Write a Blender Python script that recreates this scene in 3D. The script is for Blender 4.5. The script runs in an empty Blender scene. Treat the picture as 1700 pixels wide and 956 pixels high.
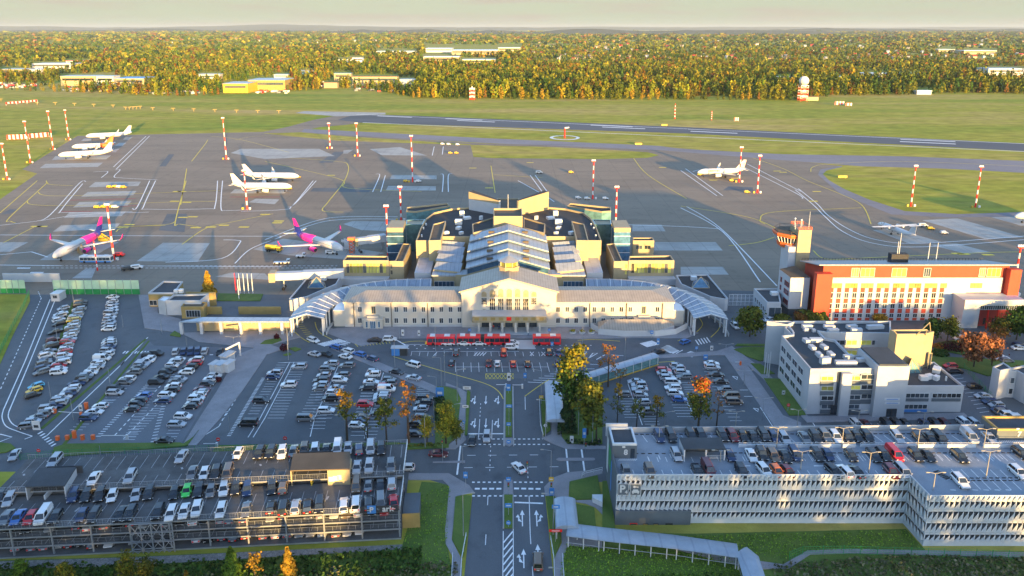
import bpy,bmesh,math,random
import numpy as np
from mathutils import Vector,Matrix,noise
random.seed(11)
RNG=np.random.default_rng(5)
D=bpy.data
SC=bpy.context.scene
COL=SC.collection
rad=math.radians
# --- camera
FPX,CPY,YH,CAMH=1178.0,319.0,45.0,100.0
PITCH=math.atan((CPY-YH)/FPX)
cd=D.cameras.new('camera')
cam=D.objects.new('camera',cd)
COL.objects.link(cam)
cam.location=(0,0,CAMH)
cam.rotation_euler=(math.pi/2-PITCH,0,0)
cd.sensor_width=36.0
cd.lens=36.0*FPX/1700.0
cd.shift_y=-(478.0-CPY)/1700.0
cd.clip_start=1.0
cd.clip_end=120000.0
SC.camera=cam
# --- sky and sun
SUN_AZ,SUN_EL=21.4,5.5
wd=D.worlds.new('World')
SC.world=wd
wd.use_nodes=True
wt=wd.node_tree
wt.nodes.clear()
wo=wt.nodes.new('ShaderNodeOutputWorld')
wb=wt.nodes.new('ShaderNodeBackground')
sk=wt.nodes.new('ShaderNodeTexSky')
sk.sky_type='NISHITA'
sk.sun_disc=False
sk.sun_elevation=rad(SUN_EL)
sk.sun_rotation=math.atan2(math.sin(rad(SUN_AZ)),-math.cos(rad(SUN_AZ)))
sk.altitude=200
sk.air_density=1.0
sk.dust_density=1.2
sk.ozone_density=1.0
# thin evening clouds and a pale warm band low in the sky
tc=wt.nodes.new('ShaderNodeTexCoord')
sep=wt.nodes.new('ShaderNodeSeparateXYZ')
wt.links.new(tc.outputs['Generated'],sep.inputs[0])
mp=wt.nodes.new('ShaderNodeMapping')
mp.inputs['Scale'].default_value=(5,5,60)
wt.links.new(tc.outputs['Generated'],mp.inputs[0])
nz=wt.nodes.new('ShaderNodeTexNoise')
nz.inputs['Scale'].default_value=1.3
nz.inputs['Detail'].default_value=6
wt.links.new(mp.outputs[0],nz.inputs['Vector'])
cr=wt.nodes.new('ShaderNodeValToRGB')
cr.color_ramp.elements[0].position=0.45
cr.color_ramp.elements[1].position=0.66
cr.color_ramp.elements[1].color=(.8,.8,.8,1)
wt.links.new(nz.outputs[0],cr.inputs[0])
band=wt.nodes.new('ShaderNodeMapRange')
band.inputs[1].default_value=0.05
band.interpolation_type='SMOOTHSTEP'
band.inputs[2].default_value=0.15
band.inputs[3].default_value=0.96
band.inputs[4].default_value=0.0
wt.links.new(sep.outputs[2],band.inputs[0])
m1=wt.nodes.new('ShaderNodeMixRGB')
m1.inputs[2].default_value=(.86,.94,.71,1)
wt.links.new(band.outputs[0],m1.inputs[0])
cool=wt.nodes.new('ShaderNodeMixRGB')
cool.blend_type='MULTIPLY'
cool.inputs[0].default_value=1.0
cool.inputs[2].default_value=(.80,.97,1.28,1)
wt.links.new(sk.outputs[0],cool.inputs[1])
wt.links.new(cool.outputs[0],m1.inputs[1])
m2=wt.nodes.new('ShaderNodeMixRGB')
m2.inputs[2].default_value=(.98,.84,.70,1)
low=wt.nodes.new('ShaderNodeMapRange')
low.inputs[1].default_value=0.02
low.inputs[2].default_value=0.30
low.inputs[3].default_value=0.9
low.inputs[4].default_value=0.0
wt.links.new(sep.outputs[2],low.inputs[0])
lm=wt.nodes.new('ShaderNodeMath')
lm.operation='MULTIPLY'
wt.links.new(cr.outputs[0],lm.inputs[0])
wt.links.new(low.outputs[0],lm.inputs[1])
wt.links.new(lm.outputs[0],m2.inputs[0])
wt.links.new(m1.outputs[0],m2.inputs[1])
wt.links.new(m2.outputs[0],wb.inputs[0])
wb.inputs[1].default_value=0.13
wt.links.new(wb.outputs[0],wo.inputs[0])
sl=D.lights.new('sun','SUN')
sl.energy=4.0
sl.angle=rad(0.6)
sl.color=(1.0,0.61,0.20)
so=D.objects.new('sun',sl)
COL.objects.link(so)
sd=Vector((-math.sin(rad(SUN_AZ))*math.cos(rad(SUN_EL)),math.cos(rad(SUN_AZ))*math.cos(rad(SUN_EL)),-math.sin(rad(SUN_EL))))
so.rotation_euler=sd.to_track_quat('-Z','Y').to_euler()
so.location=(120,-300,160)
vs=SC.view_settings
vs.view_transform='Standard'
vs.look='None'
vs.gamma=1.0
vs.use_curve_mapping=False
vs.exposure=2.35
SC.cycles.max_bounces=5
SC.cycles.diffuse_bounces=3
SC.cycles.transparent_max_bounces=6
# --- survey: photo pixel -> point on a level plane
CPI,SPI=math.cos(PITCH),math.sin(PITCH)
def ray(px,py):
 u,v=(px-850.0)/FPX,(py-CPY)/FPX
 return u,CPI-v*SPI,-SPI-v*CPI
def G(px,py,z=0.0):
 dx,dy,dz=ray(px,py)
 t=(z-CAMH)/dz
 return Vector((dx*t,dy*t,z))
def ZH(py,Y):
 """height of a point seen at row py that stands Y metres ahead"""
 dx,dy,dz=ray(850,py)
 return CAMH+Y*dz/dy
def XA(px,Y,z=0.0):
 """x of a point seen at column px, Y metres ahead at height z"""
 dep=Y*CPI+(CAMH-z)*SPI
 return(px-850.0)/FPX*dep
def zc(ox,oy,s):
 return lambda x,y:(ox+x/s,oy+y/s)
def GL(pts,z=0.0):
 return[G(p[0],p[1],z)for p in pts]
 # --- materials
MATS={}
def nodes(name):
 m=D.materials.new(name)
 m.use_nodes=True
 t=m.node_tree
 b=t.nodes.get('Principled BSDF')
 return m,t,b
def lin(c):
 return tuple((x/12.92 if x<=.04045 else((x+.055)/1.055)**2.4)for x in c)
def mat(name,col,rough=.8,var=.18,scale=.6,metal=0.0,bump=0.0,col2=None,fine=0.0,spec=.4,stretch=None):
 """plain surface broken up by two sizes of noise; col is the linear base colour"""
 m,t,b=nodes(name)
 co=t.nodes.new('ShaderNodeTexCoord')
 src=co.outputs['Object']
 if stretch:
  mpn=t.nodes.new('ShaderNodeMapping')
  mpn.inputs['Scale'].default_value=stretch
  t.links.new(src,mpn.inputs[0])
  src=mpn.outputs[0]
 n=t.nodes.new('ShaderNodeTexNoise')
 n.inputs['Scale'].default_value=scale
 n.inputs['Detail'].default_value=8
 n.inputs['Roughness'].default_value=.65
 t.links.new(src,n.inputs['Vector'])
 r=t.nodes.new('ShaderNodeValToRGB')
 c2=col2 or tuple(max(0,c*(1+var))for c in col)
 c1=col if col2 else tuple(c*(1-var)for c in col)
 r.color_ramp.elements[0].position=.32
 r.color_ramp.elements[1].position=.68
 r.color_ramp.elements[0].color=(*c1,1)
 r.color_ramp.elements[1].color=(*c2,1)
 t.links.new(n.outputs[0],r.inputs[0])
 out=r.outputs[0]
 if fine:
  n2=t.nodes.new('ShaderNodeTexNoise')
  n2.inputs['Scale'].default_value=9
  n2.inputs['Detail'].default_value=3
  t.links.new(co.outputs['Object'],n2.inputs['Vector'])
  mr=t.nodes.new('ShaderNodeMapRange')
  mr.inputs[1].default_value=.3
  mr.inputs[2].default_value=.7
  mr.inputs[3].default_value=1-fine
  mr.inputs[4].default_value=1+fine
  t.links.new(n2.outputs[0],mr.inputs[0])
  mx=t.nodes.new('ShaderNodeMixRGB')
  mx.blend_type='MULTIPLY'
  mx.inputs[0].default_value=1
  t.links.new(out,mx.inputs[1])
  t.links.new(mr.outputs[0],mx.inputs[2])
  out=mx.outputs[0]
 t.links.new(out,b.inputs['Base Color'])
 b.inputs['Roughness'].default_value=rough
 b.inputs['Metallic'].default_value=metal
 b.inputs['Specular IOR Level'].default_value=spec
 if bump:
  bp=t.nodes.new('ShaderNodeBump')
  bp.inputs['Strength'].default_value=bump
  bp.inputs['Distance'].default_value=.3
  t.links.new(n.outputs[0],bp.inputs['Height'])
  t.links.new(bp.outputs[0],b.inputs['Normal'])
 MATS[name]=m
 return m
def seam(name,col,col2,period,axis='X',rough=.55,metal=.2,var=.12):
 """standing-seam or panelled sheet: thin darker joints at an even pitch"""
 m=mat(name,col,rough,var,.35,metal)
 t=m.node_tree
 b=t.nodes.get('Principled BSDF')
 co=t.nodes.new('ShaderNodeTexCoord')
 w=t.nodes.new('ShaderNodeTexWave')
 w.wave_type='BANDS'
 w.bands_direction=axis
 w.wave_profile='SAW'
 w.inputs['Scale'].default_value=math.pi*2/(20*period)*1.0
 t.links.new(co.outputs['Object'],w.inputs['Vector'])
 cr_=t.nodes.new('ShaderNodeValToRGB')
 cr_.color_ramp.interpolation='CONSTANT'
 cr_.color_ramp.elements[0].color=(1,1,1,1)
 cr_.color_ramp.elements[1].position=.88
 cr_.color_ramp.elements[1].color=(*col2,1)
 t.links.new(w.outputs[0],cr_.inputs[0])
 mx=t.nodes.new('ShaderNodeMixRGB')
 mx.blend_type='MULTIPLY'
 mx.inputs[0].default_value=1
 old=b.inputs['Base Color'].links[0].from_socket
 t.links.new(old,mx.inputs[1])
 t.links.new(cr_.outputs[0],mx.inputs[2])
 t.links.new(mx.outputs[0],b.inputs['Base Color'])
 return m
def glass(name,col,rough=.12):
 m=mat(name,col,rough,.35,.5,0,spec=.8)
 t=m.node_tree
 b=t.nodes.get('Principled BSDF')
 oi=t.nodes.new('ShaderNodeObjectInfo')
 mr=t.nodes.new('ShaderNodeMapRange')
 mr.inputs[3].default_value=.45
 mr.inputs[4].default_value=1.9
 t.links.new(oi.outputs['Random'],mr.inputs[0])
 mx=t.nodes.new('ShaderNodeMixRGB')
 mx.blend_type='MULTIPLY'
 mx.inputs[0].default_value=1
 t.links.new(b.inputs['Base Color'].links[0].from_socket,mx.inputs[1])
 t.links.new(mr.outputs[0],mx.inputs[2])
 t.links.new(mx.outputs[0],b.inputs['Base Color'])
 return m
def weather(name,stain=.75,joint=0.0,jw=.12,streak=None):
 """adds oil stains and tyre streaks, and slab joints at an even pitch, to a paved surface"""
 t=MATS[name].node_tree
 b=t.nodes.get('Principled BSDF')
 co=t.nodes.new('ShaderNodeTexCoord')
 outs=[]
 for sc_,lo,hi,st in((.22,.56,.72,None),(.05,.55,.70,streak)):
  src=co.outputs['Object']
  if st:
   q=t.nodes.new('ShaderNodeMapping')
   q.inputs['Scale'].default_value=st
   t.links.new(src,q.inputs[0])
   src=q.outputs[0]
  n=t.nodes.new('ShaderNodeTexNoise')
  n.inputs['Scale'].default_value=sc_
  n.inputs['Detail'].default_value=7
  t.links.new(src,n.inputs['Vector'])
  mr=t.nodes.new('ShaderNodeMapRange')
  mr.inputs[1].default_value,mr.inputs[2].default_value=lo,hi
  mr.inputs[3].default_value,mr.inputs[4].default_value=1.0,stain
  t.links.new(n.outputs[0],mr.inputs[0])
  outs.append(mr.outputs[0])
 if joint:
  br=t.nodes.new('ShaderNodeTexBrick')
  br.offset=0
  br.inputs['Color1'].default_value=(1,1,1,1)
  br.inputs['Color2'].default_value=(.93,.93,.93,1)
  br.inputs['Mortar'].default_value=(.62,.62,.62,1)
  br.inputs['Scale'].default_value=1.0
  br.inputs['Mortar Size'].default_value=jw
  br.inputs['Brick Width'].default_value=joint
  br.inputs['Row Height'].default_value=joint
  t.links.new(co.outputs['Object'],br.inputs['Vector'])
  outs.append(br.outputs['Color'])
 for s_ in outs:
  mx=t.nodes.new('ShaderNodeMixRGB')
  mx.blend_type='MULTIPLY'
  mx.inputs[0].default_value=1
  t.links.new(b.inputs['Base Color'].links[0].from_socket,mx.inputs[1])
  t.links.new(s_,mx.inputs[2])
  t.links.new(mx.outputs[0],b.inputs['Base Color'])
def objcol(name,rough=.3,coat=.6):
 m,t,b=nodes(name)
 oi=t.nodes.new('ShaderNodeObjectInfo')
 t.links.new(oi.outputs['Color'],b.inputs['Base Color'])
 b.inputs['Roughness'].default_value=rough
 b.inputs['Coat Weight'].default_value=coat
 b.inputs['Metallic'].default_value=.15
 MATS[name]=m
 return m
def leafmat(name):
 m,t,b=nodes(name)
 a=t.nodes.new('ShaderNodeAttribute')
 a.attribute_name='tint'
 t.links.new(a.outputs['Color'],b.inputs['Base Color'])
 b.inputs['Roughness'].default_value=.85
 b.inputs['Specular IOR Level'].default_value=.15
 MATS[name]=m
 return m
mat('asphalt',(.085,.098,.112),.85,.0,.05,col2=(.122,.132,.142),fine=.2)
mat('road_asphalt',(.080,.092,.108),.85,.0,.09,col2=(.112,.124,.136),fine=.16,stretch=(1,.25,1))
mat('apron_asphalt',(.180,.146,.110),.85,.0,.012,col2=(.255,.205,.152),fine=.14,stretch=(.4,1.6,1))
mat('concrete_pad',(.36,.36,.34),.85,.15,.06,fine=.12)
mat('taxi_asphalt',(.20,.19,.21),.85,.14,.01,fine=.1)
mat('runway_asphalt',(.075,.08,.095),.8,.25,.008,fine=.1,stretch=(.3,3,1))
mat('paver',(.24,.235,.25),.85,.15,.2,fine=.22)
mat('kerb_stone',(.30,.30,.30),.85,.12,.3)
mat('mark_white',(.72,.73,.74),.7,.14,.8)
mat('mark_yellow',(.68,.53,.06),.7,.2,.8)
mat('mark_red',(.28,.09,.08),.8,.2,.5)
mat('gravel',(.22,.21,.20),.95,.4,1.5,fine=.4,bump=.4)
mat('lawn',(.060,.115,.018),.95,.0,.15,col2=(.12,.17,.032),fine=.4,bump=.3)
mat('white_plaster',(.45,.42,.37),.75,.06,.15)
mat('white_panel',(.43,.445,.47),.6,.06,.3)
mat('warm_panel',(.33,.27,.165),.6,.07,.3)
mat('grey_concrete',(.40,.41,.42),.8,.1,.2)
mat('office_concrete',(.41,.415,.43),.8,.08,.2)
mat('roof_dark',(.035,.036,.040),.9,.25,.12,fine=.15)
mat('roof_brown',(.10,.078,.055),.9,.2,.2)
mat('roof_felt',(.052,.060,.070),.9,.2,.2,fine=.2)
mat('red_render',(.42,.050,.026),.7,.08,.3)
mat('deep_red',(.30,.03,.025),.7,.12,.3)
mat('orange_paint',(.75,.14,.03),.5,.08,.3)
mat('tan_board',(.30,.215,.075),.7,.14,.4)
mat('dark_metal',(.05,.055,.06),.5,.15,.5,.4)
mat('grey_metal',(.33,.35,.37),.45,.12,.5,.5)
mat('light_metal',(.62,.64,.66),.4,.08,.5,.2)
mat('white_paint',(.56,.56,.56),.4,.05,.4)
mat('red_paint',(.72,.02,.015),.45,.08,.4)
mat('blue_paint',(.05,.20,.50),.45,.1,.4)
mat('yellow_paint',(.52,.34,.035),.5,.1,.4)
mat('black_rubber',(.015,.015,.016),.85,.1,.5)
mat('trunk_bark',(.055,.043,.032),.95,.25,2)
mat('pink_paint',(.78,.02,.28),.35,.05,.4)
mat('navy_paint',(.02,.03,.22),.35,.05,.4)
mat('green_panel',(.02,.22,.06),.5,.2,.3)
mat('pale_green_panel',(.42,.58,.40),.4,.12,.3)
mat('bus_red',(.72,.02,.03),.35,.06,.4)
mat('lamp_cover',(.30,.28,.24),.5,.1,.5)
mat('lamp_glass',(.85,.85,.82),.3,.05,.4)
mat('parking_paving',(.135,.148,.168),.85,.1,.1,fine=.18)
mat('mark_worn',(.34,.35,.37),.8,.3,.6)
mat('slab',(.095,.10,.105),.9,.25,.25,fine=.25)
mat('deck_grey',(.24,.275,.32),.85,.1,.15,fine=.12)
mat('facade_mesh',(.52,.56,.60),.6,.07,.3,.1)
mat('garage_dark',(.095,.115,.135),.75,.15,.2)
seam('metal_roof',(.34,.30,.25),(.62,.62,.62),.9,'X')
seam('grey_roof',(.30,.33,.37),(.72,.72,.72),1.6,'X',.5,.3)
seam('canopy_sheet',(.25,.285,.34),(.7,.7,.7),2.4,'X',.4,.3)
seam('walk_roof',(.31,.36,.42),(.85,.85,.85),3,'X',.4,.2)
glass('glass_dark',(.030,.042,.055))
glass('glass_blue',(.045,.11,.19),.08)
glass('glass_teal',(.06,.13,.14),.08)
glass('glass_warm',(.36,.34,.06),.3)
glass('car_glass',(.012,.018,.026),.06)
objcol('car_paint')
leafmat('leaf')
weather('asphalt',.78,0,0,(1,.2,1))
weather('road_asphalt',.74,0,0,(1.6,.12,1))
weather('apron_asphalt',.80,15.0,.10,(.25,1.4,1))
weather('concrete_pad',.82,7.5,.12,(.6,1.2,1))
weather('taxi_asphalt',.80,0,0,(.15,2,1))
weather('slab',.7,0,0,(.3,1,1))
weather('deck_grey',.84,0,0,(.3,1,1))
# --- mesh building and object tags
WL={}
class MB:
 def __init__(s):
  s.v,s.f,s.mi,s.cur=[],[],[],0
 def m(s,i):
  s.cur=i
  return s
 def face(s,pts):
  n=len(s.v)
  s.v+=[tuple(p)for p in pts]
  s.f.append(tuple(range(n,n+len(pts))))
  s.mi.append(s.cur)
  return s
 def poly(s,idx):
  s.f.append(tuple(idx))
  s.mi.append(s.cur)
 def box(s,x0,x1,y0,y1,z0,z1):
  return s.prism([(x0,y0),(x1,y0),(x1,y1),(x0,y1)],z0,z1)
 def prism(s,pts,z0,z1,top=None):
  """upright prism over a plan outline; top = material index of the cap"""
  a=sum(pts[i][0]*pts[(i+1)%len(pts)][1]-pts[(i+1)%len(pts)][0]*pts[i][1]for i in range(len(pts)))
  if a<0:
   pts=pts[::-1]
  n,k=len(s.v),len(pts)
  zt=z1 if hasattr(z1,'__len__')else[z1]*k
  if a<0 and hasattr(z1,'__len__'):
   zt=list(z1)[::-1]
  s.v+=[(p[0],p[1],z0)for p in pts]+[(p[0],p[1],zt[i])for i,p in enumerate(pts)]
  for i in range(k):
   j=(i+1)%k
   s.poly((n+i,n+j,n+k+j,n+k+i))
  s.poly(tuple(range(n+k-1,n-1,-1)))
  c=s.cur
  if top is not None:
   s.cur=top
  s.poly(tuple(range(n+k,n+2*k)))
  s.cur=c
  return s
 def obox(s,c,sx,sy,sz,rz=0.0):
  """box of the given size standing on c, turned rz about z"""
  ca,sa=math.cos(rz),math.sin(rz)
  q=[]
  for dx,dy in((-sx/2,-sy/2),(sx/2,-sy/2),(sx/2,sy/2),(-sx/2,sy/2)):
   q.append((c[0]+dx*ca-dy*sa,c[1]+dx*sa+dy*ca))
  return s.prism(q,c[2],c[2]+sz)
 def tube(s,p0,p1,r0,r1=None,n=8,caps=True):
  p0,p1=Vector(p0),Vector(p1)
  r1=r0 if r1 is None else r1
  d=(p1-p0)
  if d.length<1e-6:
   return s
  d.normalize()
  a=Vector((0,0,1))if abs(d.z)<.9 else Vector((1,0,0))
  x=d.cross(a).normalized()
  y=d.cross(x)
  b=len(s.v)
  for p,r in((p0,r0),(p1,r1)):
   for i in range(n):
    t=2*math.pi*i/n
    s.v.append(tuple(p+x*(r*math.cos(t))+y*(r*math.sin(t))))
  for i in range(n):
   j=(i+1)%n
   s.poly((b+i,b+n+i,b+n+j,b+j))
  if caps:
   s.poly(tuple(b+i for i in range(n)))
   s.poly(tuple(b+n+i for i in range(n-1,-1,-1)))
  return s
 def loft(s,rings,closed=True,caps=True):
  b,n=len(s.v),len(rings[0])
  for r in rings:
   s.v+=[tuple(p)for p in r]
  for k in range(len(rings)-1):
   for i in range(n if closed else n-1):
    j=(i+1)%n
    s.poly((b+k*n+i,b+k*n+j,b+(k+1)*n+j,b+(k+1)*n+i))
  if caps and closed:
   s.poly(tuple(b+i for i in range(n-1,-1,-1)))
   e=b+(len(rings)-1)*n
   s.poly(tuple(e+i for i in range(n)))
  return s
 def mesh(s,name,mats,off=(0,0,0),smooth=False):
  me=D.meshes.new(name)
  ox,oy,oz=off
  me.from_pydata([(x-ox,y-oy,z-oz)for x,y,z in s.v],[],s.f)
  for m_ in(mats if isinstance(mats,(list,tuple))else[mats]):
   me.materials.append(MATS[m_])
  if max(s.mi,default=0):
   me.polygons.foreach_set('material_index',s.mi)
  if smooth:
   me.shade_smooth()
  me.update()
  return me
 def build(s,name,mats,parent=None,smooth=False,origin=None):
  w=WL[parent.name]if parent else Vector(origin or(0,0,0))
  if origin is not None and parent:
   w=Vector(origin)
  o=D.objects.new(name,s.mesh(name,mats,w,smooth))
  COL.objects.link(o)
  if parent:
   o.parent=parent
   o.location=w-WL[parent.name]
  else:
   o.location=w
  WL[o.name]=w
  return o
def tag(o,label=None,cat=None,group=None,kind=None):
 if label:o['label']=label
 if cat:o['category']=cat
 if group:o['group']=group
 if kind:o['kind']=kind
 return o
def thing(name,label,cat,loc=(0,0,0),rz=0.0,group=None):
 o=D.objects.new(name,None)
 COL.objects.link(o)
 o.location=loc
 o.rotation_euler=(0,0,rz)
 o.empty_display_size=.5
 WL[o.name]=Vector(loc)
 return tag(o,label,cat,group)
def link(name,me,parent=None,loc=(0,0,0),rz=0.0):
 o=D.objects.new(name,me)
 COL.objects.link(o)
 o.parent=parent
 o.location=loc
 o.rotation_euler=(0,0,rz)
 WL[o.name]=Vector(loc)+(WL[parent.name]if parent and parent.name in WL else Vector())
 return o
def copy_tree(o,parent=None):
 c=o.copy()
 COL.objects.link(c)
 c.parent=parent
 for ch in list(o.children):
  copy_tree(ch,c)
 return c
def struct(name,mb,m,label=None):
 o=mb.build(name,m)
 o['kind']='structure'
 return o
def sheet(name,polys,z,m,px=True):
 """flat sheets on the ground, given as photo outlines"""
 mb=MB()
 for p in polys:
  pts=[G(q[0],q[1],0)for q in p]if px else[Vector((q[0],q[1],0))for q in p]
  a=sum(pts[i].x*pts[(i+1)%len(pts)].y-pts[(i+1)%len(pts)].x*pts[i].y for i in range(len(pts)))
  if a<0:
   pts=pts[::-1]
  mb.face([(q.x,q.y,z)for q in pts])
 return struct(name,mb,m)
def strip(mb,pts,w,z):
 """a painted line of width w along world points"""
 pts=[Vector((p[0],p[1],0))for p in pts]
 L,R_=[],[]
 for i,p in enumerate(pts):
  a=pts[max(i-1,0)]
  b=pts[min(i+1,len(pts)-1)]
  d=(b-a)
  if d.length<1e-6:
   d=Vector((1,0,0))
  d.normalize()
  nrm=Vector((-d.y,d.x,0))*(w/2)
  L.append(p+nrm)
  R_.append(p-nrm)
 for i in range(len(pts)-1):
  mb.face([(R_[i].x,R_[i].y,z),(R_[i+1].x,R_[i+1].y,z),(L[i+1].x,L[i+1].y,z),(L[i].x,L[i].y,z)])
def dashes(mb,a,b,w,z,on,off):
 a,b=Vector((a[0],a[1],0)),Vector((b[0],b[1],0))
 d=b-a
 n=d.length
 d.normalize()
 t=0
 while t<n:
  strip(mb,[a+d*t,a+d*min(t+on,n)],w,z)
  t+=on+off
def smooth_pts(pts,n=6):
 """Catmull-Rom through points"""
 out=[]
 P=[Vector(p)for p in pts]
 for i in range(len(P)-1):
  p0,p1,p2,p3=P[max(i-1,0)],P[i],P[i+1],P[min(i+2,len(P)-1)]
  for k in range(n):
   t=k/n
   out.append(.5*((2*p1)+(p2-p0)*t+(2*p0-5*p1+4*p2-p3)*t*t+(3*p1-p0-3*p2+p3)*t**3))
 out.append(P[-1])
 return out
def text_mesh(s,size,m,extrude=.03,bold=0.0):
 cu=D.curves.new('lettering','FONT')
 cu.body=s
 cu.size=size
 cu.extrude=extrude
 cu.offset=bold
 cu.align_x='CENTER'
 cu.align_y='CENTER'
 to=D.objects.new('lettering',cu)
 COL.objects.link(to)
 bpy.context.view_layer.update()
 me=D.meshes.new_from_object(to.evaluated_get(bpy.context.evaluated_depsgraph_get()))
 D.objects.remove(to)
 D.curves.remove(cu)
 me.materials.clear()
 me.materials.append(MATS[m])
 return me
def lettering(s,size,m,parent,loc,rz=0.0,bold=0.0,name='lettering'):
 """raised letters on a wall that faces the viewer"""
 me=text_mesh(s,size,m,.04,bold)
 o=D.objects.new(name,me)
 COL.objects.link(o)
 if parent:
  o.parent=parent
  o.location=Vector(loc)-WL[parent.name]
 else:
  o.location=loc
 o.rotation_euler=(math.pi/2,0,rz)
 return o
WIN={}
def window(parent,c,w,h,glassm='glass_dark',framem='white_paint',rz=0.0,bars=1,name='window',fw=.12):
 """framed window on a wall; c = centre of the sash on the wall face; rz=0 looks towards -y"""
 key=(round(w,2),round(h,2),glassm,framem,bars)
 if key not in WIN:
  mb=MB()
  mb.box(-w/2-fw,w/2+fw,-.07,.05,-h/2-fw,-h/2)
  mb.box(-w/2-fw,w/2+fw,-.07,.05,h/2,h/2+fw)
  mb.box(-w/2-fw,-w/2,-.07,.05,-h/2,h/2)
  mb.box(w/2,w/2+fw,-.07,.05,-h/2,h/2)
  for k in range(1,bars+1):
   x=-w/2+w*k/(bars+1)
   mb.box(x-.04,x+.04,-.05,.05,-h/2,h/2)
  mb.m(1).box(-w/2,w/2,-.02,.04,-h/2,h/2)
  WIN[key]=mb.mesh(name,[framem,glassm])
 return link(name,WIN[key],parent,Vector(c)-WL[parent.name],rz)
 # --- the ground
def field_material():
 m,t,b=nodes('field_grass')
 co=t.nodes.new('ShaderNodeTexCoord')
 def ns(scale,det,stretch=None):
  src=co.outputs['Object']
  if stretch:
   q=t.nodes.new('ShaderNodeMapping')
   q.inputs['Scale'].default_value=stretch
   t.links.new(src,q.inputs[0])
   src=q.outputs[0]
  n=t.nodes.new('ShaderNodeTexNoise')
  n.inputs['Scale'].default_value=scale
  n.inputs['Detail'].default_value=det
  n.inputs['Roughness'].default_value=.6
  t.links.new(src,n.inputs['Vector'])
  return n
 big=ns(.006,6,(.35,1.8,1))
 r=t.nodes.new('ShaderNodeValToRGB')
 e=r.color_ramp.elements
 e[0].position,e[0].color=.34,(.17,.24,.028,1)
 e[1].position,e[1].color=.66,(.40,.31,.11,1)
 x=e.new(.50)
 x.color=(.29,.285,.045,1)
 t.links.new(big.outputs[0],r.inputs[0])
 f=ns(.12,5,(.5,1,1))
 mr=t.nodes.new('ShaderNodeMapRange')
 mr.inputs[1].default_value,mr.inputs[2].default_value=.3,.7
 mr.inputs[3].default_value,mr.inputs[4].default_value=.72,1.28
 t.links.new(f.outputs[0],mr.inputs[0])
 mx=t.nodes.new('ShaderNodeMixRGB')
 mx.blend_type='MULTIPLY'
 mx.inputs[0].default_value=1
 t.links.new(r.outputs[0],mx.inputs[1])
 t.links.new(mr.outputs[0],mx.inputs[2])
 t.links.new(mx.outputs[0],b.inputs['Base Color'])
 b.inputs['Roughness'].default_value=.95
 b.inputs['Specular IOR Level'].default_value=.1
 bp=t.nodes.new('ShaderNodeBump')
 bp.inputs['Strength'].default_value=.6
 bp.inputs['Distance'].default_value=.5
 bn=ns(1.2,4)
 t.links.new(bn.outputs[0],bp.inputs['Height'])
 t.links.new(bp.outputs[0],b.inputs['Normal'])
 MATS['field_grass']=m
field_material()
xs=[-60000,-20000,-6000,-3000,-1500,-800,-400,-200,0,200,400,800,1500,3000,6000,20000,60000]
ys=[-6000,-2000,-600,-200,0,150,300,500,800,1200,2000,3500,6000,12000,25000,70000]
mb=MB()
mb.v=[(x,y,0)for y in ys for x in xs]
for j in range(len(ys)-1):
 for i in range(len(xs)-1):
  a=j*len(xs)+i
  mb.poly((a,a+1,a+1+len(xs),a+len(xs)))
struct('ground',mb,'field_grass')
# distant wooded hills that close the view
hm=mat('hill_wood',(.035,.05,.03),.95,.0,.004,col2=(.075,.075,.04))
def hill(x0,x1,y,h,depth,seed):
 mb=MB()
 n=60
 rows=[(-1,0),(-.5,.55),(0,1),(.6,.5),(1,0)]
 for dy,k in rows:
  for i in range(n+1):
   t=i/n
   env=math.sin(math.pi*t)**.6
   z=h*k*env*(.62+.5*noise.noise((t*7+seed,seed*3.1,dy))+.14*noise.noise((t*40,seed,dy*2)))
   mb.v.append((x0+(x1-x0)*t,y+dy*depth,max(z,0)-1))
 w=n+1
 for j in range(len(rows)-1):
  for i in range(n):
   mb.poly((j*w+i,j*w+i+1,(j+1)*w+i+1,(j+1)*w+i))
 struct('hills',mb,'hill_wood')
hill(-34000,9000,26000,215,3500,1.3)
hill(-9000,30000,32000,175,3500,4.2)
hill(-3600,600,11500,92,1500,7.7)
hill(-1500,5200,9600,100,1300,2.9)
hill(2600,12000,14000,105,1700,9.1)
hill(-13000,-2600,14500,88,1700,5.5)
# runway, taxiways and apron
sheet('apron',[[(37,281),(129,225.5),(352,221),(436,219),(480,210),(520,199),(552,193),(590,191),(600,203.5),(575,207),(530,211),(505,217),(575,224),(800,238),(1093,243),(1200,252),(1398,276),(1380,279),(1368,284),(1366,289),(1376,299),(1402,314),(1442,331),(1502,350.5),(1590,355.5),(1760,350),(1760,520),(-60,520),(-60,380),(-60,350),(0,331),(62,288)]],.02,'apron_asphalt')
sheet('airfield_grass',[[(781,240.5),(786,260.5),(820,262.5),(1000,264),(1075,262),(1094,257.5),(1075,252.5),(1000,248),(900,243.5)],[(436,221.5),(500,219.5),(570,226),(781,239.5),(781,241),(560,233.5)]],.04,'field_grass')
sheet('taxiway',[[(505,214),(570,217),(800,229),(1093,242),(1130,247),(1300,256),(1500,259.5),(1800,271),(1800,292),(1560,279.5),(1430,276),(1250,262),(1093,249),(800,237),(570,224.5),(500,219)],[(1366,289),(1376,299),(1402,314),(1442,331),(1502,350.5),(1590,355.5),(1760,350),(1760,358),(1580,361),(1480,356),(1395,322),(1358,290),(1362,281),(1398,275),(1398,277),(1372,283)]],.045,'taxi_asphalt')
sheet('runway',[[(590,189.5),(700,192.5),(1140,211),(1800,243),(1800,256),(1140,221.5),(600,203.5),(560,199)]],.05,'runway_asphalt')
mb=MB()
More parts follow.
